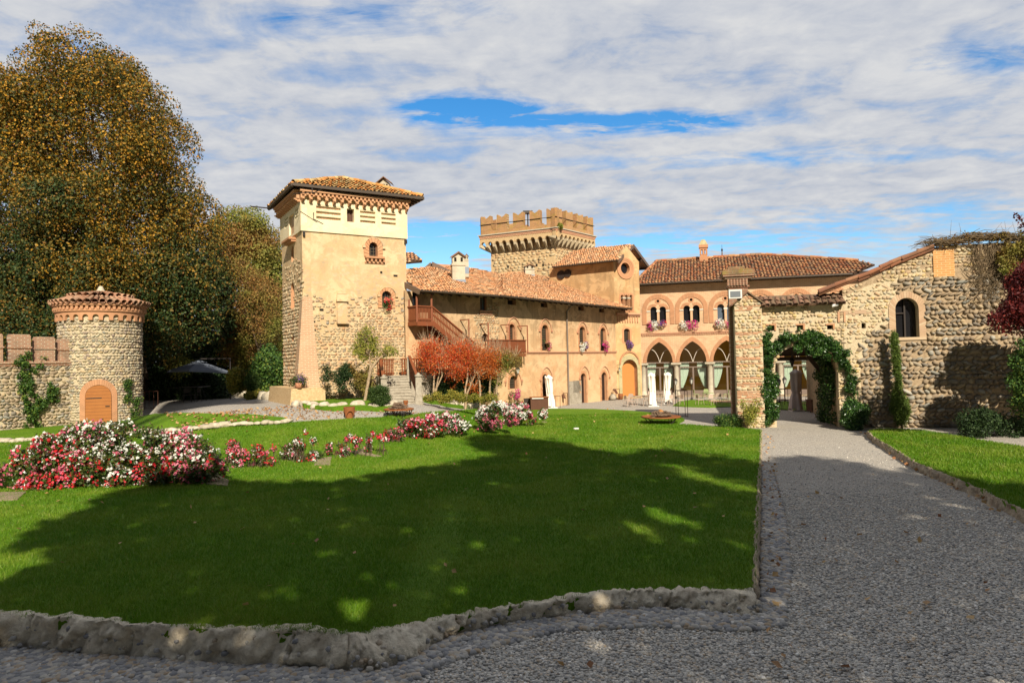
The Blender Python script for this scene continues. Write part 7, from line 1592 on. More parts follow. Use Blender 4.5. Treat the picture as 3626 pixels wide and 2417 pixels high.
bush('ground_ivy', 'small dark green plants at the left foot of the archway', D(c5, (960, 1470), (1000, 1440), (1060, 1450), (1140, 1440), (1140, 1480), (1060, 1490)), None, 18, .12, .2, 3500, .06, 'ivy_leaf')
cp = onz(*c6(1208, 1338)); cy_ = thing('cypress', 'slender young cypress standing against the cobble barn', 'tree', cp)
B = []; 
for i in range(170):
    t = rng.random(); a = rng.uniform(0, 6.28); yb = 1305 - (1305 - 760) * t; xc = 1205 - 46 * t; w = (52 * (1 - t) ** .7 + 5) * (.75 + .25 * sin(t * 9)) * (1 if t > .12 else .5 + 4 * t); s_ = cp[1] / FP / 1.7425; p = atY(*c6(xc, yb), cp[1]); B.append((p[0] + cos(a) * w * s_ * .6, p[1] + sin(a) * w * s_ * .6, p[2], max(.07, w * s_ * .5), max(.07, w * s_ * .5), .22))
blob_leaves(B, 22000, .06, aspect=.5).build('crown', 'cypress_leaf', cy_); m = MB(); m.tube([cp - [0, 0, .2], cp + [0, 0, .5], atY(*c6(1165, 900), cp[1])], [.05, .045, .02], 7); m.build('trunk', 'bark', cy_)
# dry vine on the barn top and hanging vines
dv = thing('dry_vine', 'tangle of bare brown vine stems along the top of the cobble barn', 'climber', WR.w(8, 7.6, 0)); m = MB()
tp_ = [WR.p(*q) for q in D(c7, (330, 205), (450, 185), (600, 165), (760, 160), (916, 165), (1000, 165))]
for _ in range(520):
    i = rng.integers(len(tp_) - 1); t = rng.random(); u = tp_[i][0] + (tp_[i + 1][0] - tp_[i][0]) * t; v = tp_[i][1] + (tp_[i + 1][1] - tp_[i][1]) * t; a = rng.uniform(-1, 1) * (.5 if rng.random() < .8 else 1.4); L = rng.uniform(.25, .8); s_ = rng.choice([-1, 1]); n0_ = rng.uniform(-.25, .3)
    v += rng.normal(.02, .07); m.tube([WR.w(u, v, n0_), WR.w(u + s_ * L * .5 * cos(a), v + L * .5 * sin(a) * .5 + rng.normal(.03, .05), n0_ + rng.normal(0, .08)), WR.w(u + s_ * L * cos(a), v + L * sin(a) * .4 + rng.normal(0, .05), n0_ + rng.normal(0, .1))], [.014, .011, .006], 4, cap=False)
for x_ in (760, 790, 812, 835, 880, 460, 520): u, v = WR.p(*c7(x_, 165)); m.tube([WR.w(u, v, 0), WR.w(u + rng.normal(0, .05), v + .35, 0), WR.w(u + rng.normal(0, .1), v + rng.uniform(.45, .8), 0)], [.008, .006, .003], 4, cap=False)
for _ in range(70):
    x_ = rng.uniform(590, 760); u, v = WR.p(*c7(x_, 200)); L = rng.uniform(.8, 2.6); pts = [WR.w(u + rng.normal(0, .06) * k, v - L * k / 5, .1 + rng.uniform(0, .08)) for k in range(6)]; m.tube(pts, .008, 4, cap=False)
m.build('stems', 'dry_vine', dv)
B = along(D(c7, (380, 190), (600, 165), (916, 160)), WR, .12, -.1, .25, 9); blob_leaves(B, 2600, .07, inner=.1).build('foliage', 'thin_autumn', dv)
vr = thing('russet_creeper', 'russet and orange creeper hanging at the top right of the cobble barn', 'climber', WR.w(9, 5, .2)); B = along(D(c7, (760, 200), (830, 230), (916, 220), (980, 300)), WR, .28, .05, .4, 8) + along(D(c7, (780, 260), (830, 340), (900, 420), (960, 500)), WR, .25, .05, .4, 8); blob_leaves(B, 5000, .08, inner=.0).build('foliage', 'thin_autumn', vr)
mp = thing('red_maple', 'dark crimson maple branches reaching in from the right edge', 'tree', np.array([18.6, 20.5, 0]))
Ym = 20.5; poly = D(c7, (640, 580), (700, 590), (740, 620), (790, 560), (800, 470), (770, 430), (830, 430), (830, 380), (900, 300), (1100, 280), (1100, 760), (916, 730), (800, 690), (760, 700), (735, 755), (700, 690), (660, 640))
B = px_blobs(poly, 75, Ym, .26, 1.0); B += [(*atY(*c7(x_, y_), Ym), .10) for x_, y_ in ((875, 20), (890, 50), (905, 80), (925, 95), (950, 130), (980, 180))]; blob_leaves(B, 15000, .085, inner=.2).build('crown', 'maple_dark', mp)
m = MB(); rt_ = np.array([18.6, 20.5, 0.]); m.tube([rt_, rt_ + [-.1, 0, 2.2], atY(*c7(1050, 640), Ym), atY(*c7(860, 640), Ym), atY(*c7(700, 640), Ym)], [.2, .16, .09, .05, .02], 8); m.tube([atY(*c7(1050, 640), Ym), atY(*c7(980, 420), Ym), atY(*c7(940, 120), Ym), atY(*c7(870, 5), Ym)], [.09, .05, .02, .008], 6); m.build('trunk', 'bark', mp)
bush('tall_right_shrub', 'tall sunlit green shrub cut off by the right edge in front of the barn', D(c7, (810, 1020), (850, 860), (900, 760), (1050, 700), (1100, 1250), (930, 1240), (840, 1200)), 23.5, 50, .3, .6, 12000, .085, 'shrub_green')
bush('shade_shrub', 'dark low shrub in shadow at the right foot of the barn', D(c7, (480, 1330), (520, 1230), (620, 1200), (740, 1230), (830, 1260), (1000, 1230), (1000, 1430), (780, 1410), (560, 1390)), 23.8, 60, .25, .5, 13000, .07, 'shrub_dark')
bush('keep_tuft', 'green tuft growing out of the cornice of the crenellated tower', D(d8, (1085, 335), (1110, 308), (1140, 315), (1148, 350), (1110, 368), (1090, 360)), 60.2, 12, .22, .25, 1500, .12, 'yellow_green', 'plant', fz=lambda a, b: 14.6)
ci = thing('wall_creeper', 'leafy green creeper climbing the cobble wall below the battlements', 'climber', CW.w(CW.p(*c2(200, 1000))[0], 0, .1))
B = along(D(c2, (190, 1040), (200, 950), (170, 860), (180, 760), (150, 680), (150, 590)), CW, .22, .05, .25, 6) + along(D(c2, (200, 950), (290, 860), (330, 780), (340, 850)), CW, .22, .05, .25, 6) + along(D(c2, (180, 700), (240, 650), (260, 590)), CW, .16, .05, .2, 5); blob_leaves(B, 5200, .1, inner=.1).build('foliage', 'shrub_green', ci)
ci = thing('turret_creeper', 'thin green creeper on the round turret right of its plank door', 'climber', ctr + xr * 1.5 - np.array([*dirc, 0]) * 1.4)
B = [(*(ctr + (xr * sin(th) - np.array([*dirc, 0]) * cos(th)) * (RR_ + .08) + [0, 0, z_]), .17) for th, z_ in [(rng.normal(.62, .07), rng.uniform(1.2, 2.3)) for _ in range(14)] + [(rng.normal(.9, .14), rng.uniform(0, 1.3)) for _ in range(20)]]; blob_leaves(B, 2600, .09, inner=.1).build('foliage', 'shrub_green', ci)

# ---------------- flower beds
def flower_bush(name, label, poly, Y, nb, r, thick, nl, fl, fsize=.068, group='begonia clumps in the curved lawn bed', lsize=.075, cat='flowers', zf=LZ, leaf='begonia_leaf', inner=.6, cmap=None, stems=0):
    B = px_blobs(poly, nb, Y, r, thick, .75); cen = np.mean([b[:3] for b in B], 0); t = thing(name, label, cat, (cen[0], Y, zf(cen[0], Y)), 0, group)
    mf = blob_leaves(B, nl, lsize, inner=inner); ms_ = [leaf]
    for fm, nf, sel in fl:
        BB = [b for b in B if sel is None or sel(b, cen)] or B; BB = [BB[i] for i in rng.choice(len(BB), max(3, int(len(BB) * 1.8)))]; BA = np.array(BB); n = int(nf * 1.25); idx = rng.choice(len(BA), n); d = rng.normal(0, 1, (n, 3)); d[:, 1] -= .5; d[:, 2] += .45; d /= np.linalg.norm(d, axis=1)[:, None]
        C = BA[idx, :3] + d * BA[idx, 3:4] * rng.uniform(.98, 1.22, n)[:, None]; rr = fsize * rng.uniform(.55, 1.25, n)
        # every bloom is a small cupped rosette of petals
        few = nf < 170; m = mf if few else MB(); mi_ = len(ms_) if few else 0
        for k in range(4):
            jit = rng.normal(0, .38, (n, 3)) * rr[:, None]; m = leaves(C + jit, d, fsize * 1.0, m, mi_, .9)
        if few: ms_.append(fm)
        else: m.build('blooms', fm, t)
    mf.build('foliage', ms_, t)
    if stems:
        m = MB()
        for _ in range(stems): b = B[rng.integers(len(B))]; p = np.array([b[0] + rng.normal(0, .1), b[1] + rng.normal(0, .1), zf(b[0], b[1])]); m.tube([p, np.array(b[:3]) + [0, 0, b[3] * .5]], [.008, .005], 4, cap=False)
        m.build('stems', 'bark', t)
    return t
Yb = onz(*ov(230, 1120), LZ)[1]; print('bed Y', Yb, onz(*ov(120, 1135), LZ), onz(*ov(480, 1100), LZ), onz(*d5(700, 430), LZ), onz(*d5(1400, 270), LZ), onz(*d5(2100, 190), LZ))
g1 = P_((-40, 1060), (0, 1050), (8, 1080), (12, 1110), (0, 1140), (-40, 1150)); 
flower_bush('begonia_bush', 'tall red and pink begonias at the left end of the big bed', P_((15, 1140), (5, 1090), (30, 1040), (90, 1000), (150, 985), (190, 1010), (210, 1080), (190, 1130), (100, 1140)), Yb + .35, 80, .20, .5, 11000, [('petal_red', 420, None), ('petal_pink', 340, None), ('petal_white', 90, lambda b, c: b[2] > c[2] + .15)])
flower_bush('begonia_bush', 'white and red begonia mound in the middle of the big bed', P_((140, 1010), (170, 970), (250, 965), (330, 975), (380, 985), (400, 1050), (390, 1110), (300, 1118), (190, 1125), (170, 1070)), Yb + .5, 120, .20, .55, 17000, [('petal_white', 640, None), ('petal_pink', 220, None), ('petal_red', 260, lambda b, c: b[2] < c[2])])
flower_bush('begonia_bush', 'pink and white begonias at the right end of the big bed', P_((360, 990), (420, 985), (470, 1010), (515, 1050), (520, 1075), (480, 1100), (400, 1110), (350, 1100)), Yb + .75, 80, .19, .5, 10000, [('petal_pink', 420, None), ('petal_white', 190, lambda b, c: b[2] > c[2]), ('petal_red', 140, None)])
flower_bush('begonia_bush', 'small clump of pink begonias cut by the left edge of the frame', g1, onz(*ov(0, 1125), LZ)[1] + .2, 10, .15, .25, 1500, [('petal_pink', 110, None)])
sm = [((880, 1012), (870, 985), (910, 980), (935, 990), (930, 1008), (900, 1014)), ((515, 1062), (520, 1020), (545, 1005), (560, 1040), (545, 1066)), ((640, 1052), (650, 1015), (690, 1010), (690, 1045), (660, 1058)), ((530, 1070), (525, 1030), (560, 1010), (610, 1015), (655, 1030), (655, 1060), (600, 1075)), ((672, 1060), (672, 1000), (700, 990), (730, 1010), (745, 1050), (720, 1062), (690, 1062)), ((745, 1040), (740, 1005), (790, 1000), (830, 990), (880, 1000), (890, 1015), (840, 1035), (790, 1050))]
for poly_, lab, fl in zip(sm, ('small red begonias touching the left end of the far bed', 'thin pink begonias touching the right end of the big bed', 'few white and pink begonias left of the upright mid-lawn clump', 'straggly red begonias just right of the big bed', 'small upright clump of white and red begonias in mid lawn', 'thin row of red and pink begonias before the second big bed'), ([('petal_red', 60, None), ('petal_pink', 40, None)], [('petal_pink', 60, None), ('petal_red', 30, None)], [('petal_white', 30, None), ('petal_pink', 30, None)], [('petal_red', 90, None), ('petal_pink', 80, None), ('petal_white', 12, None)], [('petal_white', 70, None), ('petal_red', 40, None)], [('petal_pink', 90, None), ('petal_red', 80, None), ('petal_white', 50, None)])):
    pp = P_(*poly_); flower_bush('begonia_bush', lab, pp, onz(pp[0][0], max(p[1] for p in pp), LZ)[1] + .25, 20, .10, .35, 1200, fl, .055, lsize=.065, inner=.0, stems=60)
bd = [(((910, 1000), (915, 965), (960, 950), (1010, 955), (1030, 990), (1000, 1003), (950, 1006)), 'red and pink begonias at the left end of the far bed', [('petal_red', 150, None), ('petal_pink', 170, None), ('petal_white', 60, None)]),
      (((985, 975), (990, 950), (1030, 945), (1060, 958), (1090, 975), (1070, 995), (1020, 998)), 'white-topped begonia clump second from left in the far bed', [('petal_white', 170, lambda b, c: b[2] > c[2] - .1), ('petal_pink', 150, None)]),
      (((1080, 990), (1085, 940), (1130, 925), (1180, 925), (1190, 960), (1160, 982), (1110, 992)), 'pink and white begonia mound in the middle of the far bed', [('petal_white', 210, lambda b, c: b[2] > c[2]), ('petal_pink', 240, None)]),
      (((1150, 975), (1150, 930), (1200, 922), (1245, 930), (1256, 955), (1230, 970), (1180, 978)), 'white and pink begonias at the right end of the far bed', [('petal_white', 190, lambda b, c: b[2] > c[2] - .1), ('petal_pink', 150, None), ('petal_red', 60, None)])]
for poly_, lab, fl in bd:
    pp = P_(*poly_); flower_bush('begonia_bush', lab, pp, onz((pp[0][0] + pp[-1][0]) / 2, max(p[1] for p in pp), LZ)[1] + .35, 34, .15, .4, 4500, fl, .075, lsize=.085)
for q in ([d5(x_, y_) for x_, y_ in ((50, 560), (190, 575), (200, 540), (120, 500), (40, 520))], [ov(-60, 1150), ov(40, 1145), ov(60, 1128), ov(-60, 1130)], D(d5, (745, 440), (760, 415), (800, 395), (860, 390), (850, 415), (850, 440)), D(d5, (980, 360), (1000, 350), (1060, 340), (1070, 360), (1180, 385), (1120, 385), (1040, 372)), D(d1, (2020, 1345), (2060, 1330), (2110, 1340), (2090, 1356))):
    L6 = lambda X, Y: LZ(X, Y) + .035; terr_sheet('bed_edging', [onz(*p_, L6)[:2] for p_ in q], L6, 'pale_path', skirt=.05, step=.3)

# ---------------- window flowers
def basket(label, f, pts, n=.16, fs=(), s=.11, leaf='shrub_green', nl=260, cat='flower basket', name='flower_basket', group='flower baskets under the castle windows', pot=True):
    P = [f.w(*f.p(x_, y_, n), n) for x_, y_, _ in pts]; t = thing(name, label, cat, P[0], 0, group); B = [(*p, r_ * np.linalg.norm(p - O) / FP) for p, (_, _, r_) in zip(P, pts)]
    mf = blob_leaves(B, nl, s * .8); BA = np.array(B); ms_ = [leaf]
    for fm, nf, sel in fs:
        bb = BA[list(sel)] if sel is not None else BA; idx = rng.choice(len(bb), nf); d = rng.normal(0, 1, (nf, 3)); d[:, 1] -= .8; d /= np.linalg.norm(d, axis=1)[:, None]; leaves(bb[idx, :3] + d * bb[idx, 3:4] * 1.08, d, s, mf, len(ms_), .9); ms_.append(fm)
    mf.build('flowering_plant', ms_, t)
    if pot:
        u, v = f.p(pts[0][0], pts[0][1], n); m = MB(); m.box((u - .16, v - .02, .02), (u + .16, v + .12, n), 0); m.build('planter', 'terracotta_pot', t, f)
    return t
X = lambda f, L: [(*f(a, b), r) for a, b, r in L]
basket('cascade of green leaves with red geraniums in the lower tower window', TF, X(c3, [(870, 855, 11), (890, 860, 10), (860, 890, 12), (880, 900, 10), (868, 925, 9)]), .15, [('petal_red', 90, (0, 1, 3))], .075)
basket('pale pink flowers trailing beside the first upper wing window', FR, X(e3, [(545, 960, 5), (575, 1000, 6), (580, 1050, 6), (550, 1090, 5), (540, 1020, 5), (455, 925, 5)]), .15, [('petal_pink', 110, (0, 1, 2, 3))], .07)
basket('white and violet petunias at the third upper wing window', FR, X(e3, [(1230, 1000, 9), (1260, 1050, 9), (1240, 1110, 8), (1290, 1000, 8), (1330, 990, 8), (1340, 1050, 6)]), .15, [('petal_white', 240, (0, 1, 2, 3)), ('petal_violet', 90, (4, 5))], .075)
basket('magenta petunias at the last upper wing window', FR, X(e3, [(1730, 980, 9), (1760, 1020, 9), (1750, 1070, 9), (1740, 1130, 7), (1700, 1000, 6)]), .15, [('petal_magenta', 210, None)], .075)
basket('ball of violet petunias under the gate tower window', GF, X(e3, [(2230, 990, 11), (2240, 1040, 10), (2210, 960, 8), (2260, 1010, 9)]), .15, [('petal_violet', 230, None)], .09)
basket('magenta, white and violet petunias under the first twin window of the arcade', AR, X(e1, [(480, 930, 10), (490, 985, 10), (545, 920, 11), (560, 980, 11), (640, 920, 10), (700, 915, 11), (660, 980, 10)]), .2, [('petal_magenta', 150, (0, 1)), ('petal_white', 190, (2, 3)), ('petal_violet', 130, (4, 5)), ('petal_red', 30, (5,))], .09)
basket('white and bright pink petunias under the second twin window of the arcade', AR, X(e1, [(1030, 930, 12), (1050, 980, 11), (1115, 920, 9), (1130, 970, 9), (1210, 920, 12), (1230, 970, 12), (1280, 890, 7)]), .2, [('petal_white', 190, (0, 1)), ('petal_magenta', 260, (2, 3, 4, 5))], .09)
basket('white petunias with magenta edges under the twin window by the brick pillar', AR, X(e1, [(1640, 900, 13), (1660, 950, 13), (1600, 900, 9), (1780, 900, 9), (1800, 950, 9)]), .2, [('petal_white', 200, (0, 1)), ('petal_magenta', 130, (2, 3, 4))], .09)
basket('small pink hanging basket just left below the ground floor lattice window', FR, X(d1, [(1610, 940, 9), (1630, 985, 8), (1615, 965, 8)]), .35, [('petal_pink', 50, None)], .075, pot=False, nl=160)
basket('larger magenta hanging basket right of the ground floor lattice window', FR, X(d1, [(1700, 920, 9), (1700, 970, 10), (1690, 1010, 8)]), .35, [('petal_magenta', 170, None)], .075, pot=False, nl=160)

# ================================================ furniture and fittings
def sc(Y): return Y / FP
# grey parasol
pb = onz(*ov(455, 915)); pb[1] = 44.5; pb[0] = atY(*ov(430, 915), 44.5)[0]; pb[2] = TZ(pb[0], pb[1]); pz = lambda x_, y_, Y=44.5: atY(*d4(x_, y_), Y)
pg_ = thing('garden_parasol', 'large square slate grey cantilever parasol open in the shade', 'parasol', pb)
ax = pz(540, 613); L_, R_p, F_, K_ = pz(143, 738, 43.8), pz(925, 750, 45.3), pz(415, 727, 42.2), pz(640, 720, 46.8)
m = MB(); m.add([ax, L_, F_, R_p, K_] , [(0, 1, 2), (0, 2, 3), (0, 3, 4), (0, 4, 1)]); dz = np.array([0, 0, -.12]); 
for a, b in ((L_, F_), (F_, R_p), (R_p, K_), (K_, L_)): m.add([a, b, b + dz, a + dz], [(0, 1, 2, 3)])
m.add([ax + [0, 0, .03], ax + [-.45, -.25, -.12], ax + [.1, -.5, -.14], ax + [.5, .1, -.12]], [(0, 1, 2), (0, 2, 3)]); m.build('canopy', 'canvas_slate', pg_)
pl_ = pz(925, 900, 45.6); m = MB(); m.tube([np.array([pl_[0], 45.6, TZ(pl_[0], 45.6)]), np.array([pl_[0], 45.6, ax[2] + .1]), ax + [0, 0, .1]], .05, 8); m.build('mast', 'iron', pg_)
m = MB(); [m.bar(ax - [0, 0, .03], q - [0, 0, .03], .04) for q in (L_, F_, R_p, K_)]; m.build('rib', 'iron', pg_)
# generic furniture builders
def chair_obj(label, loc, rz, matn, group, hgt=.86):
    t = thing('garden_chair', label, 'chair', (0, 0, 0), 0, group); w = .22
    m = MB(); m.box((-w, -w, .43), (w, w, .46)); m.build('seat', matn, t); m = MB(); P = [(-w, .46), (w, .46), (w, hgt - .1), (w * .6, hgt), (-w * .6, hgt), (-w, hgt - .1)]
    m.slab([(p[0], p[1] + .12) for p in P] if 0 else [(-w * .95, .56), (w * .95, .56), (w * .95, hgt - .08), (w * .6, hgt), (-w * .6, hgt), (-w * .95, hgt - .08)], n=0, th=.02); V = m.v; m.v = [np.stack([a[:, 0], w + a[:, 2] + .0, a[:, 1]], 1) for a in V]; m.build('backrest', matn, t)
    for sx in (-1, 1):
        for sy in (-1, 1): m = MB(); m.tube([(sx * w * .9, sy * w * .9, .60 if sy > 0 else .44), (sx * w * 1.1, sy * w * 1.15, 0)], .014, 6); m.build('leg', matn, t)
    t.matrix_basis = at(loc, rz); return t
def table_obj(label, loc, rz, matn, group, r=.38, round_=True, h=.74):
    t = thing('garden_table', label, 'table', (0, 0, 0), 0, group); m = MB()
    if round_: m.lathe([(0, h - .025), (r, h - .025), (r, h), (0, h)], 20)
    else: m.box((-r, -r, h - .03), (r, r, h))
    m.build('tabletop', matn, t)
    for sx in (-1, 1):
        for sy in (-1, 1): m = MB(); m.tube([(sx * r * .55, sy * r * .55, h - .02), (sx * r * .8, sy * r * .8, 0)], .014, 6); m.build('leg', matn, t)
    t.matrix_basis = at(loc, rz); return t
# patio sets; each chair keyed to its place in the photo
protos = {}
def chair(label, q, rz, matn, s=.78):
    loc = onz(*q)
    if matn not in protos: protos[matn] = chair_obj(label, (0, 0, 0), 0, matn, 'chairs round the courtyard tables'); c = protos[matn]; c.matrix_basis = at(loc, rz, s)
    else: c = copy_tree(protos[matn], at(loc, rz, s), label)
    return c
def table(label, q, matn, s=.78, **k):
    loc = onz(*q); t = table_obj(label, loc, .3, matn, 'courtyard tables', **k); t.matrix_basis = at(loc, .3, s); return t
table('taupe round table left of the closed white parasols', e2(300, 1100), 'chair_taupe', r=.5)
table('green round table on the court lawn', e2(1450, 1040), 'chair_green', r=.5)
table('taupe table between the two closed white parasols', e2(640, 1030), 'chair_taupe', r=.4)
table('taupe table just right of the closed white parasols', e2(900, 1090), 'chair_taupe', r=.4)
table('dark square table seen through the archway on the left', d6(470, 1180), 'iron', r=.42, round_=False); table('dark square table seen through the archway right of the grey parasol', d6(870, 1130), 'iron', r=.4, round_=False)
for i, (x_, y_, rz, mt_, lab) in enumerate(((110, 1115, 1.9, 'chair_taupe', 'taupe chair farthest left, facing the round table'), (180, 1080, 2.6, 'chair_taupe', 'taupe chair behind the leftmost round table'), (170, 1130, 1.0, 'chair_taupe', 'taupe chair with its back to us at the leftmost table'), (420, 1115, -1.7, 'chair_taupe', 'taupe chair between the leftmost table and the first closed parasol'), (450, 1030, -2.6, 'chair_taupe', 'taupe chair behind the first closed white parasol'),
      (720, 1110, 1.4, 'chair_taupe', 'taupe chair just left of the second closed parasol'), (830, 1060, -2.0, 'chair_taupe', 'taupe chair just right of the second closed parasol'), (870, 1110, .6, 'chair_taupe', 'taupe chair beneath the lamp post'), (980, 1110, -1.2, 'chair_taupe', 'taupe chair beside the iron rack'),
      (1310, 1105, 1.8, 'chair_taupe', 'taupe chair on the court lawn, leftmost there'), (1520, 1110, .2, 'chair_taupe', 'taupe chair with its back to us in front of the green table'), (1610, 1080, -.6, 'chair_taupe', 'taupe chair right of the green table'), (1730, 1100, -1.6, 'chair_taupe', 'taupe chair nearest the brick pillar on the court lawn'),
      (1250, 1000, 1.6, 'chair_green', 'green chair left of the green table'), (1410, 985, 3.0, 'chair_green', 'green chair behind the green table'), (1750, 1000, -1.7, 'chair_green', 'green chair far right behind the court lawn'), (310, 920, 2.0, 'chair_red', 'dark red chair against the portal beside the first column'))):
    chair(lab, e2(x_, y_), rz, mt_)
for x_, y_, rz, mt_, lab in ((900, 1060, 2.8, 'chair_taupe', 'taupe chair behind the dark table seen through the archway'), (1000, 1040, 2.4, 'chair_taupe', 'taupe chair at the far right seen through the archway'), (1010, 1130, -1.2, 'chair_green', 'green chair seen through the archway beside the ivy'), (770, 1170, 1.0, 'chair_red', 'dark red chair right of the grey closed parasol')):
    chair(lab, d6(x_, y_), rz, mt_, .72)
for x_, lab in ((395, 'dark chair at the table under the grey parasol, left one'), (500, 'dark chair at the table under the grey parasol, right one')):
    loc = atY(*d4(x_, 1080), 43); loc[2] = TZ(loc[0], loc[1]); 
    if 'iron' not in protos: protos['iron'] = chair_obj(lab, loc, 0, 'iron', 'dark chairs under the grey parasol'); protos['iron'].matrix_basis = at(loc, .5)
    else: copy_tree(protos['iron'], at(loc, -.6), lab)
loc = atY(*d4(430, 1070), 43.3); loc[2] = TZ(loc[0], loc[1]); table_obj('dark table in the shade under the grey parasol', loc, 0, 'iron', None, r=.9, round_=False, h=.95)
def closed_parasol(label, base, top, Y=None, matn='canvas_white', wid=.16, pole_side=1, lean=None):
    b = onz(*base); t_ = atY(top[0], top[1], b[1]); h = t_[2] - b[2]; t = thing('closed_parasol', label, 'parasol', b, 0, None)
    ax_ = (t_ - b) / np.linalg.norm(t_ - b); seg = 20; V = []; prof = [(.09, .30), (.13, 1.0), (.30, 1.15), (.55, .85), (.62, .62), (.66, .72), (.80, .95), (.90, .9), (.96, .75), (1.0, .15)]
    prof = [(.04, 1.25), (.12, 1.2), (.28, 1.05), (.40, .82), (.44, .7), (.5, .85), (.7, .95), (.88, 1.05), (.9, 1.25), (.95, .8), (1.0, .1)]
    for j, (f_, w_) in enumerate(prof):
        for k in range(seg): a = 2 * pi * k / seg; rr = wid * w_ * (1 + .30 * cos(a * 5 + j * .25) + rng.normal(0, .03)); p = b + (t_ - b) * f_; V.append(p + [cos(a) * rr, sin(a) * rr, 0 if j else .06 * sin(a * 5)])
    F = [(j * seg + k, j * seg + (k + 1) % seg, (j + 1) * seg + (k + 1) % seg, (j + 1) * seg + k) for j in range(len(prof) - 1) for k in range(seg)]
    m = MB(); m.add(V, F, 0, True); m.add(V[-seg:], [tuple(range(seg))]); m.build('canopy', matn, t)
    m = MB(); o_ = np.array([wid * 1.25 * pole_side, .02, 0]); m.tube([b + o_, t_ + o_ - [0, 0, .05]], .035, 8); m.tube([t_ + o_ - [0, 0, .15], t_ - [0, 0, .1]], .03, 6); m.build('mast', 'canvas_white' if matn == 'canvas_white' else matn, t)
    m = MB(); m.box((b[0] - .3, b[1] - .3, b[2]), (b[0] + .35, b[1] + .3, b[2] + .05)); m.build('base', 'lamp_white', t)
    m = MB(); p = b + (t_ - b) * .46; m.tube([p + [cos(a) * wid * .78, sin(a) * wid * .78, 0] for a in np.linspace(0, 2 * pi, 13)], .015, 5); m.build('strap', matn, t); return t
closed_parasol('closed white parasol, left of the pair on the terrace', e2(520, 1120), e2(495, 555), wid=.17)
closed_parasol('closed white parasol, right of the pair on the terrace', e2(770, 1075), e2(775, 550), wid=.17, pole_side=-1)
closed_parasol('closed pinkish grey parasol seen through the archway', d6(660, 1195), d6(650, 615), matn='canvas_beige', wid=.24)
closed_parasol('closed white parasol leaning by the open wing doorway behind the bar', e4(610, 1140), e4(545, 450), wid=.17, pole_side=-1)
def lamp_post(label, base, top, group='iron lamp posts in the court'):
    b = onz(*base); t_ = atY(*top, b[1]); t = thing('lamp_post', label, 'lamp', b, 0, group); h = t_[2] - b[2]
    m = MB(); m.lathe([(.09, 0), (.09, .1), (.03, .2), (.025, h - .5), (.04, h - .48)], 8, 0, b); m.build('pole', 'iron', t)
    m = MB(); m.lathe([(.07, h - .47), (.13, h - .18)], 6, 0, b, False); m.build('lantern_glass', 'lamp_glass', t); m = MB(); m.lathe([(.17, h - .18), (.07, h - .06), (.02, h), (0, h + .03)], 6, 0, b, False)
    for k in range(6): a = 2 * pi * k / 6; m.bar(b + [cos(a) * .072, sin(a) * .072, h - .47], b + [cos(a) * .132, sin(a) * .132, h - .18], .015)
    m.build('lantern_cap', 'iron', t)
lamp_post('iron lamp post right of the closed white parasols', e2(912, 990), e2(905, 650)); lamp_post('iron lamp post in front of the second arcade door', e2(1175, 1010), e2(1170, 630))
lamp_post('iron lamp post at the left edge seen through the archway', d6(430, 1090), d6(425, 735)); lamp_post('iron lamp post before the column seen through the archway', d6(510, 1060), d6(505, 715))
def wall_lantern(label, f, q, s=.13):
    u, v = f.p(*q, .3); t = thing('wall_lantern', label, 'lantern', f.w(u, v, .3)); c = f.w(u, v, .3)
    m = MB(); m.lathe([(s * .5, -s * 1.2), (s, s * .8)], 6, 0, c, False); m.build('lantern_glass', 'lamp_glass', t); m = MB(); m.lathe([(s * 1.2, s * .8), (s * .5, s * 1.5), (0, s * 2)], 6, 0, c, False); m.lathe([(0, -s * 1.5), (s * .55, -s * 1.2)], 6, 0, c, False); m.tube([c + [0, 0, s * 2], c + [0, 0, s * 5]], .012, 5); m.tube([c + [0, 0, s * 5], f.w(u, v + s * 4, 0)], .014, 5); m.build('lantern_frame', 'iron', t)
wall_lantern('iron lantern hanging on the wing beside the right end of the balcony', FR, d1(1698, 635)); wall_lantern('small iron lantern left of the stone portal', GF, e4(2020, 345), .08)
hl_ = WR.w(*WR.p(*d6(605, 520), -2.4), -2.4); t = thing('hanging_lantern', 'small dark lantern hanging inside the archway', 'lantern', hl_); m = MB(); m.lathe([(0, -.22), (.05, -.15), (.11, .05), (.13, .08), (.05, .2), (0, .22)], 6, 0, hl_, False); m.build('lantern_body', 'iron', t); m = MB(); m.tube([hl_ + [0, 0, .2], hl_ + [0, 0, .7]], .012, 5); m.build('chain', 'iron', t)
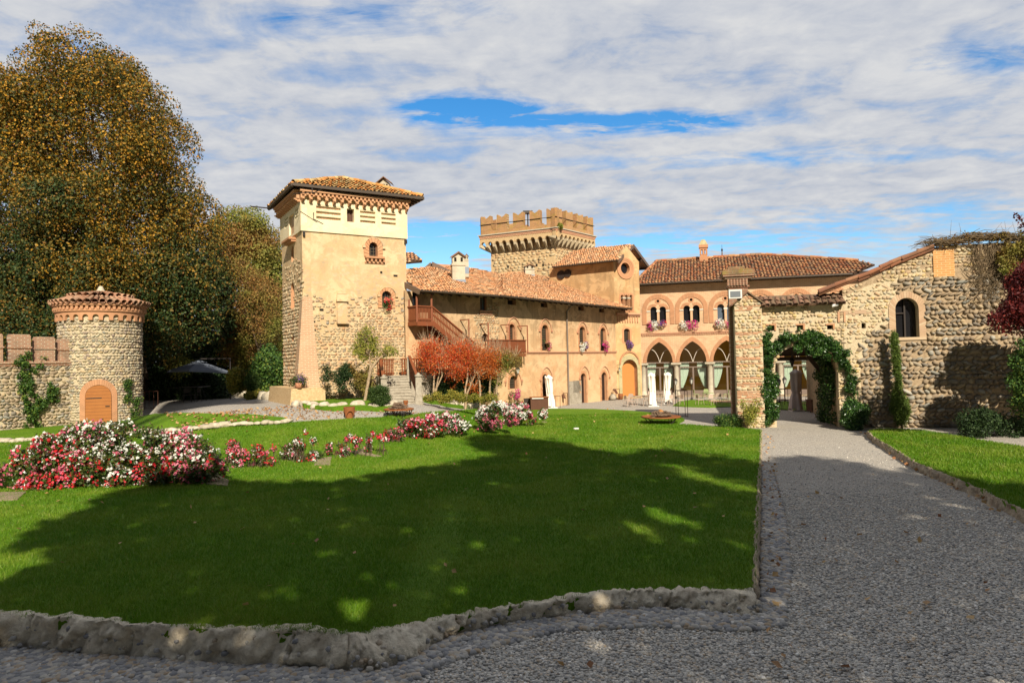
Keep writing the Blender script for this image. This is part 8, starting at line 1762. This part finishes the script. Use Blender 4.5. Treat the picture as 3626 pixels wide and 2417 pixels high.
# fire tables
def fire_table(label, cen, px0, px1, ytop, ybase, yst, mt='rust'):
    b = onz(cen, ybase, LZ if cen > 1500 else TZ); R = (px1 - px0) / 2 * b[1] / FP; h = (ybase - ytop) * b[1] / FP * .92; t = thing('fire_table', label, 'fire pit', b)
    m = MB(); m.lathe([(0, h - .06), (R * .97, h - .06), (R, h - .05), (R, h), (R * .93, h + .01), (R * .9, h - .03), (0, h - .05)], 40, 0, b); m.build('tray', 'rust', t)
    for k in range(8): a = 2 * pi * (k // 2) / 4 + .5; s_ = .28 * (1 if k % 2 else -1); m = MB(); m.tube([b + [cos(a + s_) * R * .88, sin(a + s_) * R * .88, h - .08], b + [cos(a) * R * .72, sin(a) * R * .72, 0]], .02, 6); m.build('leg', 'iron', t)
    f = thing('firewood_pile', 'heap of sticks stacked on ' + ('the rusty fire table nearest the archway' if cen > 1500 else 'the rusty fire table by the stone stairs'), 'firewood', b + [0, 0, h]); m = MB(); hs2 = (ytop - yst) * b[1] / FP
    for _ in range(95): z_ = rng.random() ** 1.4; a = rng.normal(0, .5); r_ = R * .5 * (1 - z_ * .55); c = b + [rng.uniform(-.35, .35) * r_, rng.uniform(-.7, .7) * r_, h + .02 + z_ * hs2 * .85]; d = np.array([cos(a), sin(a), rng.normal(0, .12)]) * r_ * rng.uniform(.7, 1.2); m.tube([c - d, c + d * .2 + [0, 0, .02], c + d], [.016, .02, .012], 5)
    m.build('sticks', 'wood_stick', f)
    if cen > 1500: m = MB(); m.tube([b + [0, -.15, h + hs2 * .75], b + [.02, .25, h + hs2 * .8]], .1, 10); m.build('log', 'portal_door', f)
fire_table('low round rusty fire table on hairpin legs on the lawn near the archway', c5(375, 0)[0], c5(240, 0)[0], c5(510, 0)[0], c5(0, 1412)[1], c5(0, 1468)[1], c5(0, 1375)[1])
fire_table('low round rusty fire table on the gravel by the stone stairs', d3(1705, 0)[0], d3(1455, 0)[0], d3(1955, 0)[0], d3(0, 912)[1], d3(0, 1048)[1], d3(0, 815)[1])
def lantern_drum(label, cx_, x0, x1, yt, yb, name='rusty_lantern'):
    b = onz(cx_, yb, TZ); s_ = b[1] / FP; R = (x1 - x0) / 2 * s_; h = (yb - yt) * s_; t = thing(name, label, 'fire basket', b)
    m = MB(); m.lathe([(R * .66, 0), (R * .66, h * .95)], 20, 0, b); m.build('inner_drum', 'rust', t); m = MB(); seg = 32; V = []; F = []
    for k in range(seg): a = 2 * pi * k / seg; lo = h * (.02 + .62 * abs(sin(a * 2 + .785)) ** .6); V += [b + [cos(a) * R, sin(a) * R, lo], b + [cos(a) * R, sin(a) * R, h]]
    for k in range(seg): F.append((2 * k, (2 * k + 2) % (2 * seg), (2 * k + 3) % (2 * seg), 2 * k + 1))
    m.add(V, F); m.lathe([(R * .66, h), (R * 1.02, h), (R * 1.02, h - .03)], 24, 0, b); m.build('arched_shell', 'rust', t)
lantern_drum('rusty steel drum with pointed arch cut-outs on the gravel edge', d3(880, 0)[0], d3(787, 0)[0], d3(972, 0)[0], d3(0, 892)[1], d3(0, 1080)[1])
lantern_drum('small rusty brazier on a stem in front of the stone stairs', d3(1820, 0)[0], d3(1778, 0)[0], d3(1860, 0)[0], d3(0, 785)[1], d3(0, 870)[1], 'rusty_brazier')
b = onz(*d6(920, 1210)); t = thing('rusty_bin', 'dark rusty square bin on the gravel inside the archway', 'bin', b); m = MB(); m.box((-.3, -.25, .06), (.3, .25, .62), 0, at(b, .15)); m.box((-.33, -.28, .6), (.33, .28, .66), 0, at(b, .15)); m.build('bin_body', 'rust_dark', t)
for sx in (-1, 1): m = MB(); m.bar(b + [sx * .25, -.1, .08], b + [sx * .27, -.12, 0], .03); m.build('foot', 'iron', t)
# bar counter, rail, sign stands
u0c = onz(*d1(2000, 1152)); Yc = u0c[1] - 2.2; q = lambda x_, y_: atY(*d1(x_, y_), Yc)
t = thing('bar_counter', 'dark rusty steel bar counter in front of the wing doorway', 'counter', u0c); a, b = q(1880, 1150), q(2125, 1150); zt = q(2000, 1000)[2]; zb = min(a[2], b[2])
m = MB(); m.box((a[0], Yc, TZ(a[0], Yc) - .1), (b[0], Yc + .6, zt - .04)); m.build('counter_body', 'rust_dark', t); m = MB(); m.box((a[0] - .06, Yc - .06, zt - .04), (b[0] + .04, Yc + .66, zt)); m.build('counter_top', 'rust', t); m = MB(); c_a = q(1895, 1012); c_b = q(2055, 1022); m.box((c_a[0], Yc - .075, c_b[2]), (c_b[0], Yc - .062, c_a[2])); m.build('lettered_strip', 'sign_white', t)
t = thing('low_steel_box', 'low dark steel box left of the bar counter', 'box', q(1830, 1080)); a, b = q(1787, 1080), q(1885, 1080); m = MB(); m.box((a[0], Yc + .65, TZ(a[0], Yc)), (b[0], Yc + 1.1, q(1830, 1035)[2])); m.box((a[0] - .02, Yc + .63, q(1830, 1035)[2]), (b[0] + .02, Yc + 1.12, q(1830, 1035)[2] + .03)); m.build('box_body', 'dark_panel', t)
def rail(label, pts, name='iron_rail'):
    t = thing(name, label, 'railing', pts[0][0]); m = MB(); [m.tube([a, b], .016, 5) for a, b in zip([p[1] for p in pts[:-1]], [p[1] for p in pts[1:]])]; m.build('top_bar', 'rust_dark', t)
    for p in pts: m = MB(); m.tube([p[0], p[1]], .016, 5); m.build('upright', 'rust_dark', t)
g_ = lambda x_, yb, yt: (onz(*e4(x_, yb)), atY(*e4(x_, yt), onz(*e4(x_, yb))[1]))
rail('thin iron rail right of the bar counter', [g_(540, 1140, 905), g_(660, 1140, 895), g_(695, 1140, 893), g_(785, 1140, 888)])
def reading_stand(label, f_, x0, x1, yb, yt, xr0, xr1, yr0, yr1):
    b = onz(*f_(x0, yb)); Y = b[1]; t = thing('sign_stand', label, 'stand', b); P = lambda x_, y_: atY(*f_(x_, y_), Y); m = MB()
    z0 = TZ(b[0], Y)
    for x_ in (x0, x1): p = P(x_, yt); m.tube([np.array([p[0], Y, z0]), p], .016, 5)
    m.tube([P(x0, yt), P(x1, yt)], .016, 5); 
    for x_ in (xr0, xr1): p = P(x_, yr1); m.tube([np.array([p[0], Y - .4, z0]), p - [0, .4, 0]], .014, 5)
    m.build('frame', 'rust_dark', t); m = MB(); w = [P(x0, yr0), P(x0 + (x1 - x0) * .45, yr0), P(xr1, yr1) - [0, .4, 0], P(xr0, yr1) - [0, .4, 0]]; m.add(w + [p + [0, 0, .03] for p in w], [(0, 1, 2, 3), (7, 6, 5, 4), (0, 4, 5, 1), (2, 6, 7, 3)]); m.build('sloping_board', 'rust_dark', t)
reading_stand('iron reading stand with a sloping board left of the downpipe', e4, 790, 935, 1090, 830, 850, 895, 850, 935); reading_stand('iron reading stand with a sloping board beside the stone portal', e4, 1885, 2025, 975, 748, 1930, 1978, 760, 840)
def rack(label, f_, xa, xb, yb, yt, dy, name='iron_rack'):
    p0 = onz(*f_(xa, yb)); Y = p0[1]; t = thing(name, label, 'rack', p0); m = MB(); a = atY(*f_(xa, yt), Y); b = atY(*f_(xb, yt), Y); z0 = TZ(p0[0], Y)
    C = [a, b, b + [0, .5, 0], a + [0, .5, 0]]
    for c in C: m.tube([np.array([c[0], c[1], z0]), c], .015, 5)
    for i in range(4): m.tube([C[i], C[(i + 1) % 4]], .015, 5); m.tube([np.array([*C[i][:2], z0 + .04]), np.array([*C[(i + 1) % 4][:2], z0 + .04])], .012, 5)
    m.build('frame', 'rust_dark', t)
rack('tall thin iron rack on the gravel behind the lawn fire table', c5, 490, 555, 1425, 1240, 0); rack('tall thin iron rack seen through the left of the archway', d6, 440, 545, 1130, 890, 0); rack('thin iron rack standing beside the round turret', c2, 945, 1003, 918, 803, 0)
b = onz(*e4(2045, 965)); s_ = b[1] / FP / 5.88; t = thing('rusty_barrel', 'rusty steel tub beside the stone portal', 'barrel', b); m = MB(); m.lathe([(0, 0), (42 * s_, 0), (50 * s_, 60 * s_), (48 * s_, 122 * s_), (40 * s_, 122 * s_), (40 * s_, 100 * s_), (0, 100 * s_)], 16, 0, b); m.build('tub', 'rust', t); m = MB(); m.lathe([(51 * s_, 60 * s_), (54 * s_, 64 * s_), (51 * s_, 68 * s_)], 16, 0, b); m.build('hoop', 'iron', t)
b = onz(*e4(2140, 925)); t = thing('stone_console', 'pale carved stone console table in the portal', 'table', b); m = MB(); m.box((-60 * s_, -.2, 128 * s_), (60 * s_, .2, 145 * s_), 0, at(b)); m.build('slab_top', 'marble', t); m = MB(); m.lathe([(.22, 0), (.2, .12), (.09, .3), (.14, .45), (.1, .6), (.24, 128 * s_)], 10, 0, b); m.build('baluster_foot', 'marble', t)
b = onz(*e4(1885, 980)); t = thing('stone_urn', 'small round grey stone ball pot on the gravel beside the stand', 'pot', b); m = MB(); m.lathe([(0, 0), (.16, 0), (.26, .14), (.24, .3), (.14, .4), (.17, .44), (.1, .44), (0, .36)], 12, 0, b); m.build('urn_body', 'grey_stone', t)
b = onz(*e7(105, 1300)); t = thing('bowl_planter', 'white bowl planter on a low slab at the corner of the tower plinth', 'planter', b); s_ = b[1] / FP / 3.136; m = MB(); m.lathe([(0, 8 * s_), (24 * s_, 8 * s_), (38 * s_, 45 * s_), (40 * s_, 50 * s_), (34 * s_, 50 * s_), (0, 40 * s_)], 16, 0, b); m.build('bowl', 'white_pot', t); m = MB(); m.box((-50 * s_, -.3, -.05), (50 * s_, .4, 8 * s_), 0, at(b)); m.build('slab', 'grey_stone', t)
b = TF.w(.05, 0, .9) + TS.n * .5; b[2] = PLZ; t = thing('flower_pot', 'terracotta pot of purple heather on the tower plinth', 'flower pot', b); m = MB(); m.lathe([(0, 0), (.14, 0), (.2, .25), (.17, .25), (0, .2)], 12, 0, b); m.build('pot', 'terracotta_pot', t); blob_leaves([(b[0], b[1], b[2] + .38, .26), (b[0] - .25, b[1], b[2] + .3, .18), (b[0] + .2, b[1], b[2] + .35, .2)], 900, .06).build('plant', 'boxwood', t); blob_leaves([(b[0] + .1, b[1], b[2] + .42, .26)], 200, .05).build('blooms', 'petal_violet', t)
b = onz(*d1(1600, 1060)); b[1] -= .0; t = thing('red_jar', 'glossy dark red jar below the ground floor lattice window', 'jar', b); s_ = b[1] / FP / 3.92; m = MB(); m.lathe([(0, 0), (40 * s_, 0), (55 * s_, 40 * s_), (50 * s_, 75 * s_), (20 * s_, 95 * s_), (24 * s_, 102 * s_), (0, 102 * s_)], 18, 0, b); m.build('jar_body', 'red_glaze', t)
t = thing('lawn_drain', 'small pale round cover lying in the lawn', 'cover', onz(*d2(413, 648), LZ)); b = onz(*d2(413, 648), LZ); m = MB(); m.lathe([(0, .075), (.10, .075), (.12, .06), (.12, 0)], 18, 0, b); m.build('cover_disc', 'lamp_white', t)

# ================================================ trees behind the photographer, known by their shadows
def shade(name, label, poly, holes_, n, size, surf, hmin, spread, Xr, Yr, trunk, zfun=None, keepf=None):
    G = []; k = 0
    while sum(len(g) for g in G) < n and k < 400:
        k += 1; q = np.stack([rng.uniform(*Xr, 4000), rng.uniform(*Yr, 4000)], 1); z = np.full(len(q), .12) if zfun is None else np.array([zfun(*p) for p in q]); P = np.concatenate([q, z[:, None]], 1); d = P - O
        dw = d @ wv; px = W_ / 2 + FP * (d @ rv) / np.maximum(dw, .5); py = H_ / 2 - FP * (d @ uv_) / np.maximum(dw, .5); px2 = px + rng.normal(0, 12, len(px)); py2 = py + rng.normal(0, 6, len(px))
        near = (dw < 4.4); ok = inpoly(np.stack([px2, py2], 1), poly) | near
        for (cx_, cy2, rx, ry, rot) in holes_:
            a, b = px2 - cx_, py2 - cy2; a2 = a * cos(rot) + b * sin(rot); b2 = -a * sin(rot) + b * cos(rot); ok &= ~(((a2 / rx) ** 2 + (b2 / ry) ** 2 < 1) & ~near)
        if zfun is not None:   # leave the turret in the sun
            tc = (38.3 - P[:, 1]) / S[1]; ok &= ~((np.abs(P[:, 0] + S[0] * tc + 23.06) < 2.6) & (tc > 0) & (P[:, 2] + S[2] * tc < 8.2))
        G.append(P[ok])
    G = np.concatenate(G)[:n]; h = np.maximum(hmin, (G[:, 1] + 2.5) * S[2] / -S[1]) + spread * rng.random(len(G)) ** 1.2
    P = G + S[None] * (h / S[2])[:, None]; cen = P.mean(0); t = thing(name, label, 'tree', trunk); leaves(P, np.tile([0, 0, .6], (len(P), 1)), size).build('crown', 'linden_green', t)
    m = MB(); tr = np.array(trunk, float); m.tube([tr, (tr + cen) / 2 + [.3, 0, 0], cen], [.45, .3, .12], 10); m.build('trunk', 'bark', t)
    m = MB(); 
    for i in rng.choice(len(P), 26, replace=False): s0 = tr + (cen - tr) * rng.uniform(.4, .95); m.tube([s0, (s0 + P[i]) / 2 + [0, 0, .4], P[i]], [.12, .07, .02], 5)
    m.build('limbs', 'bark', t); return t
sh_poly = P_((-400, 1330), (0, 1300), (90, 1235), (170, 1180), (240, 1140), (330, 1118), (500, 1103), (640, 1108), (790, 1105), (900, 1082), (1010, 1068), (1110, 1050), (1170, 1036), (1090, 1028), (1075, 1012), (1120, 1003), (1200, 1004), (1290, 1015), (1360, 1032), (1430, 1042), (1500, 1030), (1560, 1032), (1620, 1046), (1690, 1052), (1752, 1066), (1780, 1046), (1850, 1043), (1950, 1053), (2040, 1072), (2110, 1076), (2180, 1100), (2280, 1112), (2450, 1128), (2700, 1150), (2900, 3000), (-600, 3000))
H_l = [(*ov(1560, 1070), 120, 12, .12), (*ov(1650, 1105), 170, 18, .22), (*ov(1540, 1190), 130, 22, .35), (*ov(1470, 1222), 100, 24, .5), (*ov(815, 1412), 90, 45, .1), (*ov(20, 1320), 170, 55, -.3), (*ov(150, 1190), 140, 20, -.3), (*ov(1390, 1480), 60, 40, .5), (*ov(1600, 1550), 200, 30, .25), (*ov(1960, 1448), 90, 14, .2), (*ov(1580, 1240), 60, 12, .5), (*ov(420, 1375), 90, 12, .1)]
shade('shade_tree', 'tall tree behind the viewer whose crown throws the broad lawn shadow', sh_poly, H_l, 46000, .42, None, 8, 5, (-17, 22), (-1, 27), (6, -16, 0))
sh2 = D(d4, (-80, 1060), (1050, 1080), (1290, 1120), (1200, 1150), (1290, 1190), (1190, 1205), (1330, 1225), (1180, 1250), (900, 1255), (-80, 1250))
shade('shade_tree', 'very tall tree behind the viewer shading the parasol yard', sh2, [], 8000, .7, None, 30, 4, (-26, -8), (33, 47), (-8, -14, 0), TZ)
G = []
pw = [WR.p(*q) for q in D(c7, (430, 1000), (470, 860), (560, 830), (700, 835), (840, 870), (1200, 880), (1200, 1400), (500, 1380), (330, 1330), (300, 1230), (380, 1160), (560, 1200), (520, 1100), (360, 1080))]
us = [p[0] for p in pw]; vs2 = [p[1] for p in pw]; q = np.stack([rng.uniform(min(us), max(us), 12000), rng.uniform(min(vs2), max(vs2), 12000)], 1); q = q[inpoly(q + rng.normal(0, .06, q.shape), pw)][:3900]
q = q[~((np.abs(q[:, 0] - WR.p(*c7(600, 1185))[0]) < .9) & (np.abs(q[:, 1] - WR.p(*c7(600, 1185))[1]) < .22) & (rng.random(len(q)) < .85))]
Wp = WR.o + WR.x * q[:, :1] + WR.y * q[:, 1:2]; dist = np.maximum(1.0, 5.2 - (q[:, 0] - min(us)) * 1.1) + rng.uniform(0, 2.5, len(q)); P = Wp + S[None] * dist[:, None] / cos(SEL)
t = thing('shade_tree', 'leafy tree off the right edge whose shadow falls on the cobble barn', 'tree', (22, 19, 0)); leaves(P, np.tile([0, 0, .6], (len(P), 1)), .34).build('crown', 'shrub_green', t); m = MB(); cen = P.mean(0); m.tube([(22, 19, 0), (21.6, 19.4, 2), cen], [.2, .15, .06], 8); m.build('trunk', 'bark', t)
print('all done', len(bpy.data.objects))
